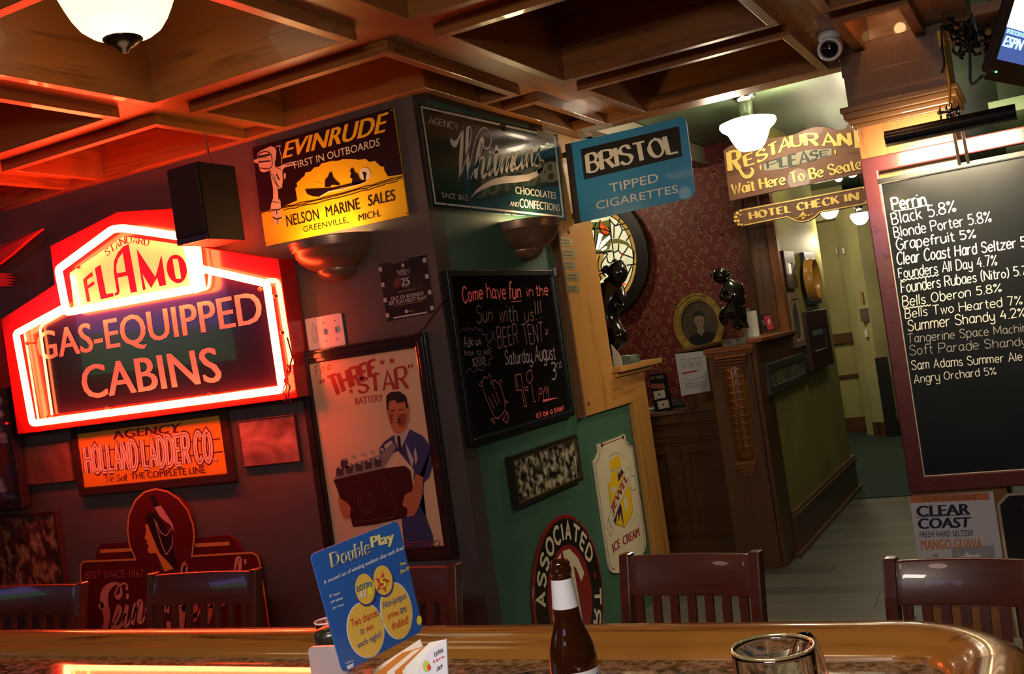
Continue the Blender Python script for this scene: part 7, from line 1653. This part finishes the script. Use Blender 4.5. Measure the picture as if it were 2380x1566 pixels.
for k, (x, m, lab) in enumerate(((0, opp, 'orange sweetener packet beside the long white packet'), (26, wpp, 'white sugar packet between the orange ones'), (44, opp, 'orange sweetener packet nearest the drink cards'), (62, wpp, 'white sugar packet beside the printed card'))):
    upright(lab, m, [(880+x, 1620), (876+x, 1562-k*2), (936+x, 1516-k*5), (990+x*.6, 1500-k*3), (996+x*.6, 1620)], yq-.006-.008*k, .003, 'packet', 'packets in the caddy', 'sugar_packet')
for k in range(4):
    o = upright('white drink card, %s in the stack of the caddy' % ['rearmost', 'second from the back', 'third from the back', 'fourth from the back'][k], mat('card_stock', (.74, .70, .66), .45), [(950+k*8, 1620), (944+k*8, 1548-k*2), (1000+k*9, 1492-k*2), (1030+k*2, 1486), (1034+k*2, 1620)], yq-.040-.007*k, .003, 'card', 'drink cards in the caddy')
o = upright('front printed drink card with EXTRA lettering', mat('card_stock2', (.66, .64, .72), .4), [(978, 1620), (974, 1552), (1000, 1510), (1040, 1482), (1046, 1620)], yq-.072, .003)
Sx = Sign.__new__(Sign); Sx.kind = 'm'; Sx.c = 0; Sx.M = o.matrix_world.copy() @ Matrix.Translation((0, 0, .003)); Sx.R = np.array([list(r) for r in Sx.M]); Sx.o = Sx.R[:3, 3]; Sx.U, Sx.V, Sx.N = Sx.R[:3, 0], Sx.R[:3, 1], Sx.R[:3, 2]
def onpart(S, name, mb, m, par, lab=None):
    q = mb.build(name, m, par); q.location = (0, 0, .003)
    if lab: q['label'] = lab
mb = MB(); write(mb, 'EXTRA', Sx.P(X1([(1425, 1400), (1505, 1355), (1500, 1320), (1420, 1362)])), .0006, w=.8); write(mb, 'Jack', Sx.P(X1([(1440, 1540), (1500, 1500), (1495, 1460), (1436, 1500)])), .0006, w=.7); onpart(Sx, 'lettering', mb, mat('ink_black', (.02, .02, .03), .5), o)
mb = MB(); write(mb, 'corn', Sx.P(X1([(1410, 1460), (1515, 1410), (1510, 1385), (1405, 1430)])), .0006, w=1.3); onpart(Sx, 'lettering', mb, R1c, o, 'red middle word')
mb = MB(); mb.flat(Sx.P(X1([(1345+35*math.cos(a), 1490+55*math.sin(a)) for a in [k*PI/8 for k in range(16)]])), .0006); onpart(Sx, 'print', mb, mat('lime_print', (.45, .50, .10), .5), o, 'green round emblem')
mb = MB(); mb.flat(Sx.P(X1([(1370+18*math.cos(a), 1500+30*math.sin(a)) for a in [k*PI/6 for k in range(12)]])), .0009); onpart(Sx, 'print', mb, R1c, o, 'red dot in the emblem')
# pepper mill knob / cup / holder at the left of the card
pk = atd(772, 1492, 1.52); t = thing('pepper_shaker', 'black round topped shaker behind the blue card', 'shaker', T(pk[0], pk[1], HB)); hp_ = pk[2]-HB; rp = 38/FX*1.52
MB().lathe([(.001, 0), (rp*.8, 0), (rp*.78, hp_-rp*1.0)], 24).build('body', M_BLACK, t, smooth=True)
MB().lathe([(rp*.8, hp_-rp), (rp, hp_-rp*.85), (rp*1.02, hp_+rp*.5), (rp*.92, hp_+rp*.85), (rp*.5, hp_+rp*.98), (.001, hp_+rp)], 28).build('cap', mat('olive_black_cap', (.020, .018, .008), .28, coat=.3), t, smooth=True)
pk = atd(762, 1442, 1.72); t = thing('plastic_cup', 'clear plastic cup catching red light behind the blue card', 'cup', T(pk[0], pk[1], HB)); hc = pk[2]-HB; rc_ = 30/FX*1.72
MB().lathe([(.001, 0), (rc_*.7, 0), (rc_, hc), (rc_*1.04, hc+.002), (rc_*.97, hc+.002), (rc_*.68, .004), (.001, .004)], 30).build('cup_wall', mat('clear_plastic', (.9, .85, .85), .05, trans=1, ior=1.3), t, smooth=True)
MB().tube([(rc_*1.01*math.cos(a), rc_*1.01*math.sin(a), hc) for a in [2*PI*k/36 for k in range(36)]], .0018, 6, closed=True).build('rim', mat('rim_plastic', (.8, .5, .5), .15), t, smooth=True)
pk = atd(738, 1500, 1.40); t = thing('napkin_holder', 'translucent pinkish plastic holder in front of the black shaker', 'holder', T(pk[0], pk[1], HB, .1)); hh = pk[2]-HB
MB().prism(rpoly([(-.012, 0), (.05, 0), (.05, hh), (-.012, hh)], .008, 4), 0, .006).build('panel', mat('frosted_plastic', (.52, .40, .42), .25, trans=.35), t).matrix_local = Matrix(((1, 0, 0, 0), (0, 0, -1, 0), (0, 1, 0, 0), (0, 0, 0, 1)))
MB().box(-.012, .05, -.0, .05, 0, .006).build('foot', mat('frosted_plastic', (.52, .40, .42), .25, trans=.35), t)

bpy.data.objects.remove(_to)
